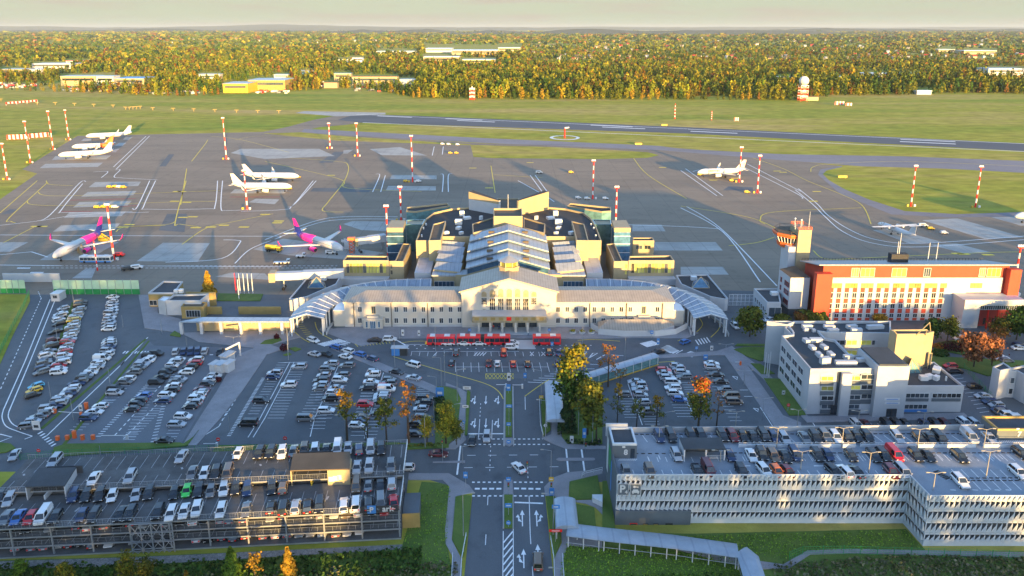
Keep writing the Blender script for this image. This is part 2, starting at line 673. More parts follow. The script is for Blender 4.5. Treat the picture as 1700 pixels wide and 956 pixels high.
for a,b,w in(((592,189.7),(1800,242.9),1.6),((602,203.3),(1800,255.9),1.6)):
 strip(mb,[G(*a),G(*b)],w,.07)
for x,y in((655,193.6),(770,198.2),(790,201.2),(1015,209),(1035,212.3),(1180,215.8),(1185,219.5),(1540,233.2),(1540,237)):
 p=G(x,y)
 d=(G(1800,249)-G(600,196)).normalized()
 strip(mb,[p-d*22,p+d*22],3.2,.07)
struct('runway_marking',mb,'mark_white')
Q1=zc(80,195,8.5)
A8=zc(0,300,3.64)
A2=zc(570,0,2.982)
A6=zc(1420,340,5.2)
pads=[[Q1(50,600),(Q1(105,545)),Q1(890,535),Q1(820,590)],[Q1(-120,715),Q1(-40,655),Q1(775,638),Q1(700,697)],[Q1(890,490),Q1(930,445),Q1(1010,440),Q1(950,490)],[Q1(940,400),Q1(1000,358),Q1(1105,355),Q1(1050,400)],[Q1(1050,315),Q1(1090,278),Q1(1195,275),Q1(1140,315)],[Q1(460,330),Q1(520,295),Q1(640,295),Q1(600,330)],[A8(535,40),A8(575,8),A8(852,5),A8(835,32)],[A8(490,97),A8(530,68),A8(825,62),A8(805,88)],[A8(440,162),A8(480,130),A8(797,122),A8(770,150)],[A8(385,225),A8(420,192),A8(762,186),A8(735,214)],[A8(320,308),A8(370,270),A8(725,258),A8(700,290)],[A8(825,487),A8(985,375),A8(1268,377),A8(1195,490)],[A8(-60,430),A8(0,372),A8(172,372),A8(60,430)],[A8(240,480),A8(440,360),A8(720,370),A8(530,480)],[A8(435,590),A8(520,530),A8(580,530),A8(555,590)],[A8(1300,580),A8(1400,555),A8(1600,560),A8(1640,600)],[A2(0,745),A2(50,740),A2(20,760),A2(0,760)],[A2(130,738),A2(280,728),A2(415,770),A2(190,768)],[A2(230,887),A2(240,866),A2(462,868),A2(462,887)],[A2(210,943),A2(222,920),A2(458,922),A2(458,943)],[(383,254),(400,247),(530,247),(556,259),(440,264)],[(570,372),(585,367),(650,368),(650,384),(600,382)],[(420,414),(480,424),(590,432),(640,420),(560,408),(470,396)],[(1086,416),(1086,402),(1188,402),(1200,416)],[(1130,456),(1130,443),(1200,443),(1210,456)],[(1050,384),(1050,373),(1098,373),(1105,384)],[A6(575,133),A6(880,117),A6(1456,280),A6(1120,296)],[A6(1170,107),A6(1456,100),A6(1600,190),A6(1430,180)],[A6(150,220),A6(330,205),A6(740,320),A6(470,335)],[A6(640,345),A6(870,335),A6(1170,410),A6(960,425)],[(490,187.5),(505,184.5),(640,187),(640,190),(560,193)],[(412,336),(425,330),(464,331),(456,339)],[(382,321),(390,314),(478,316),(472,321)]]
sheet('concrete_stand',pads,.06,'concrete_pad')
dark=[[A8(958,300),A8(1010,200),A8(1130,200),A8(1115,310)],[Q1(1570,690),Q1(1700,520),Q1(1780,520),Q1(1660,690)],[(515,318),(520,312),(620,312),(612,319)],[(1200,316),(1210,309),(1250,311),(1250,316)],[A8(0,205),A8(60,172),A8(110,175),A8(60,200)],[(530,270),(555,252),(572,252),(552,270)]]
sheet('asphalt_patch',dark,.055,'asphalt')
mb=MB()
wl=[[Q1(920,700),Q1(1380,265)],[Q1(960,730),Q1(1430,262)],[Q1(640,770),Q1(800,760),Q1(840,775),Q1(750,850)],[Q1(945,740),Q1(1015,740),Q1(930,835),Q1(1050,855),Q1(1540,880)],[A8(220,245),A8(305,205),A8(480,15),A8(520,5)],[A8(500,18),A8(370,178),A8(400,192),A8(800,188)],[A8(905,0),A8(830,158),A8(800,168)],[A8(940,0),A8(868,155),A8(890,172),A8(1250,170),A8(1300,150),A8(1315,0)],[A8(1345,0),A8(1335,160),A8(1370,180),A8(1500,175)],[A8(0,328),A8(1000,334),A8(1700,336)],[A8(0,270),A8(220,245),A8(500,205),A8(900,190)],[A8(0,510),A8(370,514)],[A8(800,515),A8(1700,520)],[A8(1000,493),A8(1340,470),A8(1450,375),A8(1430,360),A8(1350,358)],[A8(190,430),A8(290,462)],[A8(0,448),A8(190,430)],[A8(1420,500),A8(1520,410),A8(1700,340)],[A2(145,950),A2(180,868),A2(160,862)],[A2(185,950),A2(208,868)],[A2(490,950),A2(495,868),A2(480,862)],[A2(520,950),A2(520,868),A2(540,860)],[A2(925,868),A2(985,950)],[A2(950,868),A2(1010,950)],[A2(440,770),A2(450,725)],[A2(490,765),A2(495,725)],[(860,300),(905,325),(920,335)],[(1230,275),(1320,320),(1332,330)],[(1240,272),(1330,318)],[(1130,345),(1200,385),(1262,468)],[(1140,343),(1195,378),(1290,475)],[(1000,372),(1130,376),(1195,380)],[(1320,315),(1350,340),(1370,360),(1400,385),(1450,404),(1530,410),(1700,398)],[(1325,313),(1356,338),(1374,357),(1408,380),(1455,398),(1530,404),(1700,392)],[(1130,283),(1190,325)],[(1138,280),(1200,325)],[(1150,285),(1160,282)],[(400,351),(470,348),(487,340),(520,300)],[(478,344),(490,338),(525,300)],[(440,398),(520,368),(570,360),(660,360)],[(444,402),(525,371),(580,364),(660,364)]]
for l in wl:
 strip(mb,smooth_pts(GL(l)),.55,.085)
for k in range(0):
 pass
for y0 in(441.5,445):
 dashes(mb,G(70,y0),G(560,y0),.35,.085,1.2,.8)
for a in(A8(110,525),A8(190,552)):
 for k in range(10):
  strip(mb,[G(a[0]+k*2.2,a[1]),G(a[0]+k*2.2-1.6,a[1]+2)],.4,.085)
struct('apron_marking',mb,'mark_white')
mb=MB()
yl=[[A8(0,195),A8(225,0)],[A8(280,0),A8(300,22),A8(440,30)],[A8(290,8),A8(60,220),A8(65,245),A8(95,255)],[A8(165,125),A8(200,145),A8(440,150),A8(1060,128),A8(1300,125)],[A8(230,68),A8(270,88),A8(460,90),A8(1100,68),A8(1330,60)],[A8(1125,0),A8(1060,245),A8(1085,262),A8(1200,278)],[A8(1060,245),A8(1000,265),A8(700,282),A8(650,300)],[A8(20,375),A8(210,278)],[A8(700,310),A8(760,280),A8(1000,270)],[A8(1100,385),A8(1250,285),A8(1400,250),A8(1650,200)],[(570,352),(536,350),(545,335),(572,300),(578,275),(560,268),(480,262)],[(350,226),(400,232),(480,253)],[(440,268),(560,296),(570,310),(600,314),(700,318)],[(310,280),(300,340)],[(318,268),(340,240),(345,232)],[(1052,263),(1075,290),(1140,330)],[(1250,262),(1300,280),(1340,300),(1390,320),(1430,340),(1446,372)],[(1130,342),(1240,360),(1290,380)],[(1270,372),(1262,365),(1285,352),(1430,345)],[(815,275),(822,320)],[(820,290),(900,295)],[(1210,408),(1260,402),(1300,388)],[(1350,416),(1372,430),(1440,428),(1620,420),(1700,418)],[(390,232),(430,226),(520,228),(700,238)],[(1346,285),(1350,277),(1380,272),(1500,268),(1700,276)]]
for l in yl:
 strip(mb,smooth_pts(GL(l)),.5,.085)
for x,y in((294,318),(302,318),(290,334),(310,336),(304,361),(320,360),(325,378),(350,377),(372,374),(60,376),(70,376),(205,377),(215,373),(550,291),(440,356),(460,370),(463,367),(405,377),(1184,299),(1356,318),(1220,296),(1300,286),(1290,284),(1100,278),(785,279),(1590,421),(1640,423),(1600,422),(812,312),(880,270),(1350,334)):
 p=G(x,y)
 strip(mb,[p-Vector((2.6,0,0)),p+Vector((2.6,0,0))],2.0,.088)
struct('apron_marking',mb,'mark_yellow')
mb=MB()
for l in([A8(370,186),A8(560,185)],[A8(420,118),A8(820,108)],[(382,327),(465,327)],[A8(660,160),A8(830,150)]):
 strip(mb,GL(l),1.6,.07)
struct('apron_marking',mb,'mark_red')
# landside roads and car parks
sheet('car_park',[[(-80,489),(240,489),(470,489),(1150,480),(1760,500),(1760,800),(1000,800),(930,800),(905,824),(919,960),(922,1000),(766,1000),(771,956),(784.6,817),(664,783),(560,783),(300,783),(-80,783)]],.025,'asphalt')
sheet('road',[[(774,726),(784.6,644),(700,612),(600,575),(560,560),(600,556),(690,590),(820,626),(890,630),(1010,590),(1100,565),(1190,548),(1215,556),(1130,590),(960,640),(892,686),(900,726),(1004,745),(1760,745),(1760,783),(966,783),(905,824),(919,960),(922,1000),(766,1000),(771,956),(784.6,817),(664,783),(560,783),(560,750),(664,752)]],.035,'road_asphalt')
sheet('parking_paving',[[(248,566),(256,574),(395,577),(420,577),(395,592),(358,640),(300,738),(104,738)]],.031,'parking_paving')
sheet('road_patch',[[(812,905),(818,905),(818,915),(829,916),(829,920),(813,921)],[(700,600),(722,606),(718,612),(695,605)],[(905,765),(935,764),(937,772),(908,773)],[(560,640),(600,640),(592,655),(548,655)],[(1120,640),(1150,640),(1156,652),(1124,652)],[(60,640),(80,636),(70,668),(50,670)]],.0385,'asphalt')
def raised(name,polys,h,m,z0=0.0):
 mb=MB()
 for i,p in enumerate(polys):
  mb.prism([(q.x,q.y)for q in GL(p)],z0,h+.004*i)
 return struct(name,mb,m)
W1=zc(740,600,5.6)
W2=zc(740,740,5.6)
W3=zc(740,830,5.6)
W5=zc(1000,490,5.2)
raised('sidewalk',[[(660,786),(745,786),(779,806),(787,817),W2(105,470),W2(60,830),W3(55,370),W3(150,560),W3(150,760),W3(50,760),W3(65,530),W3(0,410),(739,880),(746,808),(735,797),(660,797)],[W2(915,385),W2(1000,300),W2(1130,250),W2(1456,220),W2(1456,260),W2(1400,275),W2(1150,335),W2(1140,500),W2(1200,510),W2(1380,505),W2(1456,570),W2(1456,640),W2(1390,575),W2(1300,540),W2(1180,520),W2(1200,770),W3(1210,330),W3(1456,390),W3(1456,450),W3(1130,425),W3(1090,560),W3(1110,760),W3(1010,760),W3(1000,560),W3(1080,400),W2(1070,770),W2(1030,480),W2(925,470)],[W1(0,800),W1(100,720),W1(140,350),W1(100,250),W1(0,230),W1(0,200),W1(130,250),W1(195,290),W1(180,690),W1(190,730),W1(90,818),W1(0,818)],[W1(890,715),W1(1000,770),W1(1120,815),W1(1500,818),W1(1500,790),W1(1130,770),W1(1075,700),W1(1060,560),W1(985,560),W1(980,680)],[W2(1025,130),W2(1050,115),W2(1380,115),W2(1390,130),W2(1370,142),W2(1050,142)],[W2(-120,150),W2(-120,160),W2(180,162),W2(180,140)],[W2(540,320),W2(620,320),W2(628,455),W2(535,455)],[W1(548,715),W1(622,715),W1(626,770),W1(590,795),W1(545,775)],[(553,546),(590,543),(1133,543),(1160,553),(1140,562),(1060,561),(960,563),(880,562),(660,562),(600,575),(560,560),(530,548),(536,540)],[(545,577),(640,618),(725,655),(745,660),(748,655),(720,640),(640,606),(560,573)],[(1200,585),(1222,580),(1300,690),(1330,702),(1330,708),(1285,708)],[(1215,575),(1275,620),(1340,690),(1350,700),(1340,700),(1262,625),(1222,590),(1190,590),(1060,597),(1050,601),(1060,592),(1190,583)],[(395,589),(430,575),(452,575),(436,600),(402,650),(365,696),(326,740),(303,740),(330,696),(360,650)],[(1330,692),(1600,686),(1605,690),(1605,696),(1340,702)],[(300,553),(480,548),(500,560),(450,573),(470,580),(440,590),(425,578),(330,568)],[(230,490),(262,490),(262,520),(300,530),(300,553),(240,545)],[(1120,912),(1300,938),(1340,915),(1420,912),(1700,918),(1700,926),(1420,919),(1345,921),(1310,944),(1250,946)]],.12,'paver')
W7=zc(570,636,2.982)
LZ=.24
raised('lawn',[[W2(90,480),W2(165,465),W2(240,470),W2(215,790),W3(160,540),W3(60,380)],[W2(930,475),W2(1015,475),W2(1050,640),W3(1070,380),W3(1010,555),W3(985,400)],[W2(1150,340),W2(1410,280),W2(1445,470),W2(1360,500),W2(1150,505)],[W2(1200,545),W2(1380,580),W2(1400,790),W2(1215,770)],[W1(560,240),W1(614,240),W1(614,705),W1(556,705)],[W2(545,462),W2(622,462),W2(622,770),W2(545,770)],[W1(175,690),W1(200,270),W1(230,290),W1(200,690)],[W1(-100,770),W1(-80,240),W1(0,240),W1(100,270),W1(140,350),W1(100,700),W1(0,790)],[W1(880,345),W1(940,350),W1(975,640),W1(905,700)],[W1(1080,700),W1(1100,400),W1(1456,350),W1(1456,770),W1(1130,765)],[(1218,581),(1236,577),(1275,577),(1275,597),(1262,600),(1240,592)],[(1220,575),(1224,571.5),(1275,572),(1275,575)],[(1246,604),(1262,605),(1286,621),(1264,622)],[(1268,629),(1296,630),(1338,690),(1310,690)],[(282,557),(290,550),(300,556),(300,560)],[(432,572),(440,566),(465,561),(468,566),(452,572)],[(470,590),(480,586),(484,589),(475,591)],[(480,579),(490,577),(500,580),(490,584)],[(360,500),(362,488),(437,489),(432,500)],[(322,726),(330,715),(312,740),(300,741)],[(90,744),(110,738),(300,736),(310,741),(85,760)],[(-40,744),(0,736),(18,738),(26,745),(10,752),(-40,757)],[(360,741),(660,736),(700,738),(745,738),(745,744),(664,747),(560,750),(350,756)],[(1490,603),(1540,592),(1700,600),(1700,612),(1640,625),(1600,612)],[(1555,570),(1580,566),(1640,572),(1660,585),(1600,590),(1550,580)],[(1000,800),(1010,800),(1022,884),(1000,884)]],LZ,'lawn')
# verge strips in the left car park
raised('lawn',[[(119,502),(124,502),(96,590),(88,590)],[(240,563),(244,563),(72,712),(66,712)],[(246,566),(249,566),(106,742),(100,742)]],.10,'lawn')
raised('kerb',[[W1(541,235),W1(558,235),W1(552,790),W1(533,790)],[W1(616,235),W1(632,235),W1(636,790),W1(626,790)],[W2(528,460),W2(543,460),W2(543,775),W2(530,775)],[W2(622,460),W2(630,460),W2(632,775),W2(622,775)]],.26,'kerb_stone')
raised('ground_bank',[[(-200,489),(49,489),(50,500),(20,560),(0,605),(-200,900)]],.15,'field_grass')
# painted lines on the landside
mb=MB()
MZ=.045
def L(pts,w=.16):
 strip(mb,GL(pts),w,MZ)
def LD(a,b,on,off,w=.16):
 dashes(mb,G(*a),G(*b),w,MZ,on,off)
def stalls(a,b,n,c,w=.12,z=MZ,m=None):
 """n+1 stall lines starting between a and b, each running along the vector a->c (photo pixels)"""
 A,B,C_=G(*a),G(*b),G(*c)
 v=C_-A
 for i in range(n+1):
  p=A+(B-A)*(i/n)
  strip(mb if m is None else m,[p,p+v],w,z)
  # main road
L([W2(775,465),W2(785,818)]);LD(W2(785,818),(885,960),3,6);LD(W2(393,470),(803,960),3,9)
L([W2(640,527),W2(905,537)],.45)
for y,e in((340,0),(467,0)):
 LD(W2(245,y),W2(530,y),.6,.6,.45);LD(W2(632,y),W2(925,y),.6,.6,.45)
LD(W2(270,400),W2(530,400),1.1,.5,.6);LD(W2(635,398),W2(895,402),1.1,.5,.6)
L([W1(210,673),W1(535,673)],.45)
L([W1(316,545),W1(304,725)]);L([W1(434,545),W1(427,725)]);LD(W1(325,390),W1(316,545),.8,1.2)
LD(W1(210,722),W1(540,722),.6,.6,.4);LD(W1(628,722),W1(900,722),.6,.6,.4);LD(W1(170,772),W1(540,772),.6,.6,.4);LD(W1(628,772),W1(985,772),.6,.6,.4)
L([W1(737,330),W1(740,450)])
LD(W2(418,0),W2(408,260),.7,1.2);LD(W2(760,160),W2(765,320),.7,1);LD(W2(170,205),W2(1100,195),2,3);LD(W2(200,90),W2(960,85),2,3)
L([W2(138,0),W2(105,270)],.4);L([W2(1118,20),W2(1140,245)],.4);L([W2(1262,35),W2(1290,235)],.4)
L([W3(535,290),W3(530,800)]);L([W3(628,270),W3(628,800)])
for k in range(9):
 L([W3(535,340+k*68+60),W3(626,290+k*66)],.3)
def arrow(p,left=0,right=0,up=True,s=1.0):
 """straight lane arrow, with side heads where the lane turns"""
 P0=G(*p)
 k=1 if up else-1
 def tri(a,b,c):
  mb.face([(P0.x+q[0]*s*k,P0.y+q[1]*s*k,MZ+.002)for q in(a,b,c)])
 def quad(x0,x1,y0,y1):
  mb.face([(P0.x+a*s*k,P0.y+b*s*k,MZ+.004)for a,b in((x0,y0),(x1,y0),(x1,y1),(x0,y1))])
 quad(-.12,.12,-2.5,1.2);tri((-.5,1.0),(.5,1.0),(0,2.6))
 for f,sg in((left,-1),(right,1)):
  if f:
   tri((sg*.05,-1.2),(sg*.9,-.9),(sg*.9,.4));tri((sg*.5,.1),(sg*1.4,.3),(sg*.9,1.2))
arrow(W3(712,170),1);arrow(W3(845,170),0,1);arrow(W3(725,545),1);arrow(W3(858,500))
for y in(360,575):
 arrow(W1(270,y),0,1,False,.9);arrow(W1(373,y),0,0,False,.9);arrow(W1(488,y),0,1,False,.9)
 # left car park: aisles, stalls, arrows
Ba=zc(0,470,7.083);Bb=zc(0,600,7.083);Cc=zc(200,560,7.083);Dd=zc(200,640,7.083);Ee=zc(420,560,7.083)
L([Ba(590,190),Ba(290,930),Bb(40,570)],.3);L([Ba(645,205),Ba(350,930),Bb(105,590)],.3)
strip(mb,smooth_pts(GL([Bb(40,570),Bb(25,660),Bb(70,760),Bb(200,820),Bb(380,880)])),.25,MZ);strip(mb,smooth_pts(GL([Bb(105,590),Bb(100,660),Bb(160,745),Bb(300,800)])),.25,MZ)
LD(Ba(485,180),Bb(0,340),1.5,1.5,.25);LD(Ba(450,100),Ba(485,180),1,1,.25)
L([Bb(380,880),Bb(290,915)],.3);L([Bb(0,855),Bb(140,890),Bb(0,945)],.3)
L([(322/7.083+200,560),(200,607),Bb(1465,0),Bb(545,880)],.3)
for k in range(7):
 a=Bb(445+k*26,855+k*24)
 L([a,(a[0]+8,a[1]-4.5)],.5)
for k in range(9):
 a=Cc(30+k*34,190)
 L([a,(a[0]+4,a[1]-4)],.5)
for k in range(8):
 a=Cc(1565+k*17+k,140);b=Cc(1600+k*20,195)
 L([a,b],.5)
stalls(Bb(1290,395),Bb(820,805),13,Bb(1430,395));stalls(Bb(1390,285),Bb(1200,460),5,Bb(1530,285))
stalls(Cc(640,240),Dd(345,700),34,Cc(690,235),.25);stalls(Cc(330,520),Bb(1130,880),26,Cc(380,520),.25)
stalls(Cc(300,600),Bb(1450,920),17,Cc(420,600));stalls(Cc(420,780),Dd(30,605),13,Cc(560,780));stalls(Dd(620,420),Dd(500,640),6,Dd(760,420))
LD(Cc(470,570),Bb(1340,880),1.2,1.0,.3);LD(Cc(430,790),Bb(1450,915),1.2,1.0,.25)
LD(Cc(600,205),Cc(1180,205),1.0,1.0,.5)
for y in(140,280):
 pass
for a in((1500,320),(1410,465),(1310,610),(1205,770),(1130,915)):
 p=Cc(*a)
 L([(p[0]-5,p[1]+3),(p[0]+2,p[1]-1)],.7);L([(p[0]+1,p[1]-2),(p[0]+6,p[1]-1.2)],.5)
for a,b in(((1360,375),(1660,265)),((1260,520),(1560,400)),((1150,670),(1470,555)),((1030,835),(1375,705)),((950,985),(1270,870))):
 L([Cc(*a),Cc(*b)],.25)
L([Dd(890,650),Dd(1160,480)],.25);LD(Cc(1690,180),Cc(1220,950),1.2,1.2,.25);LD(Dd(1240,330),Dd(1160,480),1.2,1.2,.25)
stalls(Cc(1700,480),Dd(1300,590),40,Cc(1660,480),.25)
stalls(Ee(290,300),Ee(-60,900),20,Ee(400,300));stalls(Ee(430,380),Ee(170,950),18,Ee(600,380))
L([Ee(435,290),Ee(85,950),Dd(1500,610)],.2);L([Ee(485,290),Ee(140,950),Dd(1560,610)],.2);L([Ee(290,300),Ee(640,290)],.2)
L([Ee(1005,330),Ee(725,950),(515,725)],.2);L([Ee(1535,415),Ee(1370,915),(605,728)],.2)
stalls(Ee(690,640),Ee(520,985),10,Ee(830,640));stalls(Ee(1020,430),Ee(770,950),14,Ee(1160,430));stalls(Ee(1270,660),Ee(1180,960),8,Ee(1410,660));stalls(Ee(1490,560),Ee(1390,950),11,Ee(1640,560))
Ff=zc(520,610,7.083)
stalls(Ff(40,280),Ff(-40,720),12,Ff(200,280));stalls(Ff(560,300),Ff(440,800),13,Ff(710,300));stalls(Ff(720,420),Ff(600,830),11,Ff(850,420));stalls(Ff(1230,235),Ff(1200,330),4,Ff(1390,235))
# terminal forecourt
Gg=zc(640,520,7.083);Hh=zc(860,520,7.083);Ii=zc(1060,560,7.083);Jj=zc(1000,580,7.083)
L([Gg(240,368),Gg(1430,368)],.2);L([Gg(120,310),Gg(235,375)],.5);L([Gg(300,450),Gg(1570,450)],.15);L([Gg(730,632),Hh(350,632)],.15)
stalls(Gg(310,455),Gg(790,455),5,Gg(298,505));stalls(Gg(865,455),Hh(430,455),12,Gg(865,505));stalls(Gg(825,580),Hh(430,580),13,Gg(825,690))
for x in(565,1040,1075,1110,1145):
 L([Gg(x,500),Gg(x+40,460)],.3)
for x in(140,275,415):
 L([Hh(x,455),Hh(x+45,500)],.25);L([Hh(x+45,455),Hh(x,500)],.25)
LD(Gg(260,382),Gg(1400,382),.5,1.5,.4);LD(Gg(260,415),Gg(1560,415),.5,2.2,.4);LD(Hh(190,378),Hh(900,378),.5,1.5,.4);LD(Hh(190,415),Hh(700,415),.5,2.2,.4)
for x0,y0,n,dx,dy in((0,60,0,0,0),):
 pass
def zebra(a,b,c,n,w=.5):
 A,B,C_=G(*a),G(*b),G(*c)
 for i in range(n):
  p=A+(B-A)*(i/(n-1))
  strip(mb,[p,p+(C_-A)],w,MZ+.003)
zebra(Ee(760,75),Ee(1000,20),Ee(850,105),11);zebra(Ii(20,70),Ii(150,40),Ii(110,115),9);zebra(Ii(265,125),Ii(350,95),Ii(380,185),4);zebra(Ii(350,100),Ii(520,150),Ii(270,140),2,.3)
zebra(Ii(270,130),Ii(400,190),Ii(345,95),10);zebra(Ii(530,205),Ii(620,232),Ii(620,165),8);zebra(Ii(670,30),Ii(800,0),Ii(710,90),5,.4)
zebra((563,571),(578,564),(574,573),5)
L([Ii(320,240),Ii(460,195)],.4);L([Hh(830,530),Hh(880,470),Hh(935,470),Hh(830,530)],.3);L([Hh(920,545),Hh(1020,490)],.3);L([Hh(760,500),Hh(810,455),Hh(690,455)],.3)
for k in range(6):
 L([Hh(440-k*65,690+k*24),Hh(530-k*30,690+k*26)],.2)
L([Hh(850,600),Hh(960,605)],.2);L([Hh(800,655),Hh(900,655)],.2);L([Hh(1100,490),Hh(1240,500)],.2)
# right car park
stalls(Jj(930,390),Jj(1000,560),6,Jj(1040,390));stalls(Jj(800,620),Jj(880,790),5,Jj(1010,620));stalls(Jj(210,580),Jj(260,800),7,Jj(350,580));stalls(Jj(420,700),Jj(500,880),6,Jj(590,700))
stalls(Jj(1180,230),Jj(1500,840),16,Jj(1300,230));L([Jj(300,400),Jj(400,690),Jj(470,890)],.2);L([Jj(760,200),Jj(840,320),Jj(1080,780)],.2)
L([(1262,676),(1288,716)],.2);L([Ii(1190,620),Ii(1290,620)],.2);L([Ii(1240,695),Ii(1340,695)],.2)
for a in((1140,480),(1385,855)):
 p=Ii(*a)
 L([(p[0]-5,p[1]-3),(p[0]+3,p[1]-2),(p[0]+3,p[1]+3),(p[0]-5,p[1]-3)],.3)
e4=zc(1460,600,7.083);e3=zc(1240,600,7.083)
stalls(e3(1210,720),e4(1120,760),18,e3(1260,770));stalls(e4(800,90),e4(1250,700),14,e4(900,80),.12);L([e3(740,670),e3(800,760)],.2);L([e3(730,670),e3(1600,668)],.2)
struct('road_marking',mb,'mark_white')
mb=MB()
for l in([Gg(90,510),Gg(700,690),Gg(1150,820),W1(480,270),W1(535,350)],[Gg(180,350),Gg(330,330),Gg(480,330)],[W1(548,240),W1(540,780)],[W1(625,240),W1(632,780)],[W1(735,325),W1(880,220),W1(960,170)],[Hh(700,320),Hh(900,310),Hh(1200,330)],[(1050,604),(1120,600)]):
 strip(mb,smooth_pts(GL(l),4),.25,MZ+.01)
for k in range(7):
 strip(mb,GL([W1(375+k*36,115),W1(411+k*36,160)]),.15,MZ+.01);strip(mb,GL([W1(411+k*36,115),W1(375+k*36,160)]),.15,MZ+.01)
strip(mb,GL([W1(372,115),W1(630,115),W1(630,163),W1(372,163),W1(372,115)]),.18,MZ+.012)
for k in range(9):
 strip(mb,GL([(491+k*2.5,536+k*3.2),(500+k*3,535+k*3.2)]),.25,MZ+.01)
T4=zc(480,490,5.6)
for k in range(11):
 strip(mb,GL([T4(590+k*34,430+5*(k%3)),T4(640+k*30,480-3*k)]),.2,MZ+.01)
for l in([T4(240,250),T4(275,340),T4(400,415)],[T4(40,330),T4(120,400),T4(190,440)],[(1161,528),(1166,540),(1150,556),(1125,566)],[(1192,530),(1194,545),(1180,560)]):
 strip(mb,smooth_pts(GL(l),4),.25,MZ+.012)
struct('road_marking',mb,'mark_yellow')
# --- passenger terminal: the old front building
YF=G(845,542).y
XC=XA(845,YF)
def fx(px,dz=0.0):
 return XA(px,YF,dz)
T=thing('terminal_building','cream old passenger terminal with gabled centre, arched windows and two long window wings','terminal',(XC,YF,0))
EZ=ZH(500.5,YF)
xl,xr=fx(572,5),fx(1117.5,5)
cl,cr_=fx(767,6),fx(923,6)
WD=14.0
mb=MB()
mb.box(xl,cl,YF,YF+WD,0,EZ)
mb.m(1).box(xl-.01,cl,YF-.25,YF,0,.7)
mb.m(0).box(xl-.3,cl,YF-.35,YF-.001,EZ-.55,EZ)
mb.build('wing',['white_plaster','grey_concrete'],T)
mb=MB()
mb.box(cr_,xr,YF,YF+WD,0,EZ)
mb.m(1).box(cr_,xr+.01,YF-.25,YF,0,.7)
mb.m(0).box(cr_,xr+.3,YF-.35,YF-.001,EZ-.55,EZ)
mb.build('wing',['white_plaster','grey_concrete'],T)
RZ=ZH(481.5,YF+WD/2)
for a,b,hip in((xl,cl,-1),(xr,cr_,1)):
 o=.6
 mb=MB()
 e0,e1=a+hip*o,b
 hx=a-hip*6.5
 y0,y1,ym=YF-o,YF+WD+o,YF+WD/2
 P=[(e0,y0,EZ),(e1,y0,EZ),(e1,y1,EZ),(e0,y1,EZ),(hx,ym,RZ),(e1,ym,RZ)]
 if hip<0:
  F_=[(0,1,5,4),(2,3,4,5),(3,0,4),(1,2,5),(3,2,1,0)]
 else:
  F_=[(1,0,4,5),(3,2,5,4),(0,3,4),(2,1,5),(0,1,2,3)]
 mb.v=P
 for f in F_:
  mb.poly(f)
 mb.build('roof','metal_roof',T)
 # low end bay with a slanting coping
 mb=MB()
 ex=fx(554,3)if hip<0 else fx(1135,3)
 za=ZH(516,YF)
 mb.box(min(a-hip*.02,ex),max(a-hip*.02,ex),YF+.1,YF+11,0,za)
 mb.m(1).box(min(a,ex)-.1,max(a,ex)+.1,YF,YF+11.1,za,za+.25)
 mb.build('end_bay',['white_plaster','light_metal'],T)
 mb=MB()
 mb.prism([(ex,YF+11.1),(ex-hip*.5,YF+11.1),(a,YF+22),(a+hip*.5,YF+22)],0,za+1.2)
 mb.build('end_wall','white_plaster',T)
wp,wx=zc(540,430,4.722),zc(840,430,4.722)
for zm,lst,door in((wp,(272,485,557,628,700,770,840,910,982,1052),378),(wx,(408,480,550,621,692,762,833,904,974,1187),1080)):
 for q in lst:
  px=zm(q,0)[0]
  for py in(513.5,532):
   zz=ZH(py,YF)
   window(T,(XA(px,YF,zz),YF-.02,zz),1.25,1.75,'glass_dark','white_paint')
 zz=ZH(514.5,YF)
 px=zm(door,0)[0]
 window(T,(XA(px,YF,zz),YF-.02,zz),1.2,2.5,'glass_dark','warm_panel',name='balcony_door')
 px_=XA(px,YF,5)
 mb=MB()
 mb.box(px_-3.3,px_+3.3,YF-1.9,YF,0,3.3)
 mb.box(px_-3.6,px_+3.6,YF-2.2,YF,3.3,3.7)
 mb.box(px_-2.0,px_+2.0,YF-1.5,YF,3.7,4.4)
 for k in(-2.6,-1.5,1.5,2.6):
  mb.box(px_+k-.2,px_+k+.2,YF-2.15,YF-1.9,0,3.3)
 mb.build('porch','white_plaster',T)
 window(T,(px_,YF-1.93,1.5),1.8,2.6,'glass_blue','light_metal',bars=2,name='entrance_door')
 for k in(-2.1,2.1):
  window(T,(px_+k,YF-1.93,1.6),.6,2.2,'glass_blue','light_metal',bars=0)
for px in(587,620,659.5,710):
 mb=MB()
 for q in(wp((px-540)*4.722,0)[0],):
  pass
for zm,lst in((wp,(228,521,805)),(wx,(656,942,1223))):
 for q in lst:
  x=XA(zm(q,0)[0],YF,4)
  MB().tube((x,YF-.45,0),(x,YF-.45,EZ-.3),.13,n=6).build('downpipe','roof_brown',T)
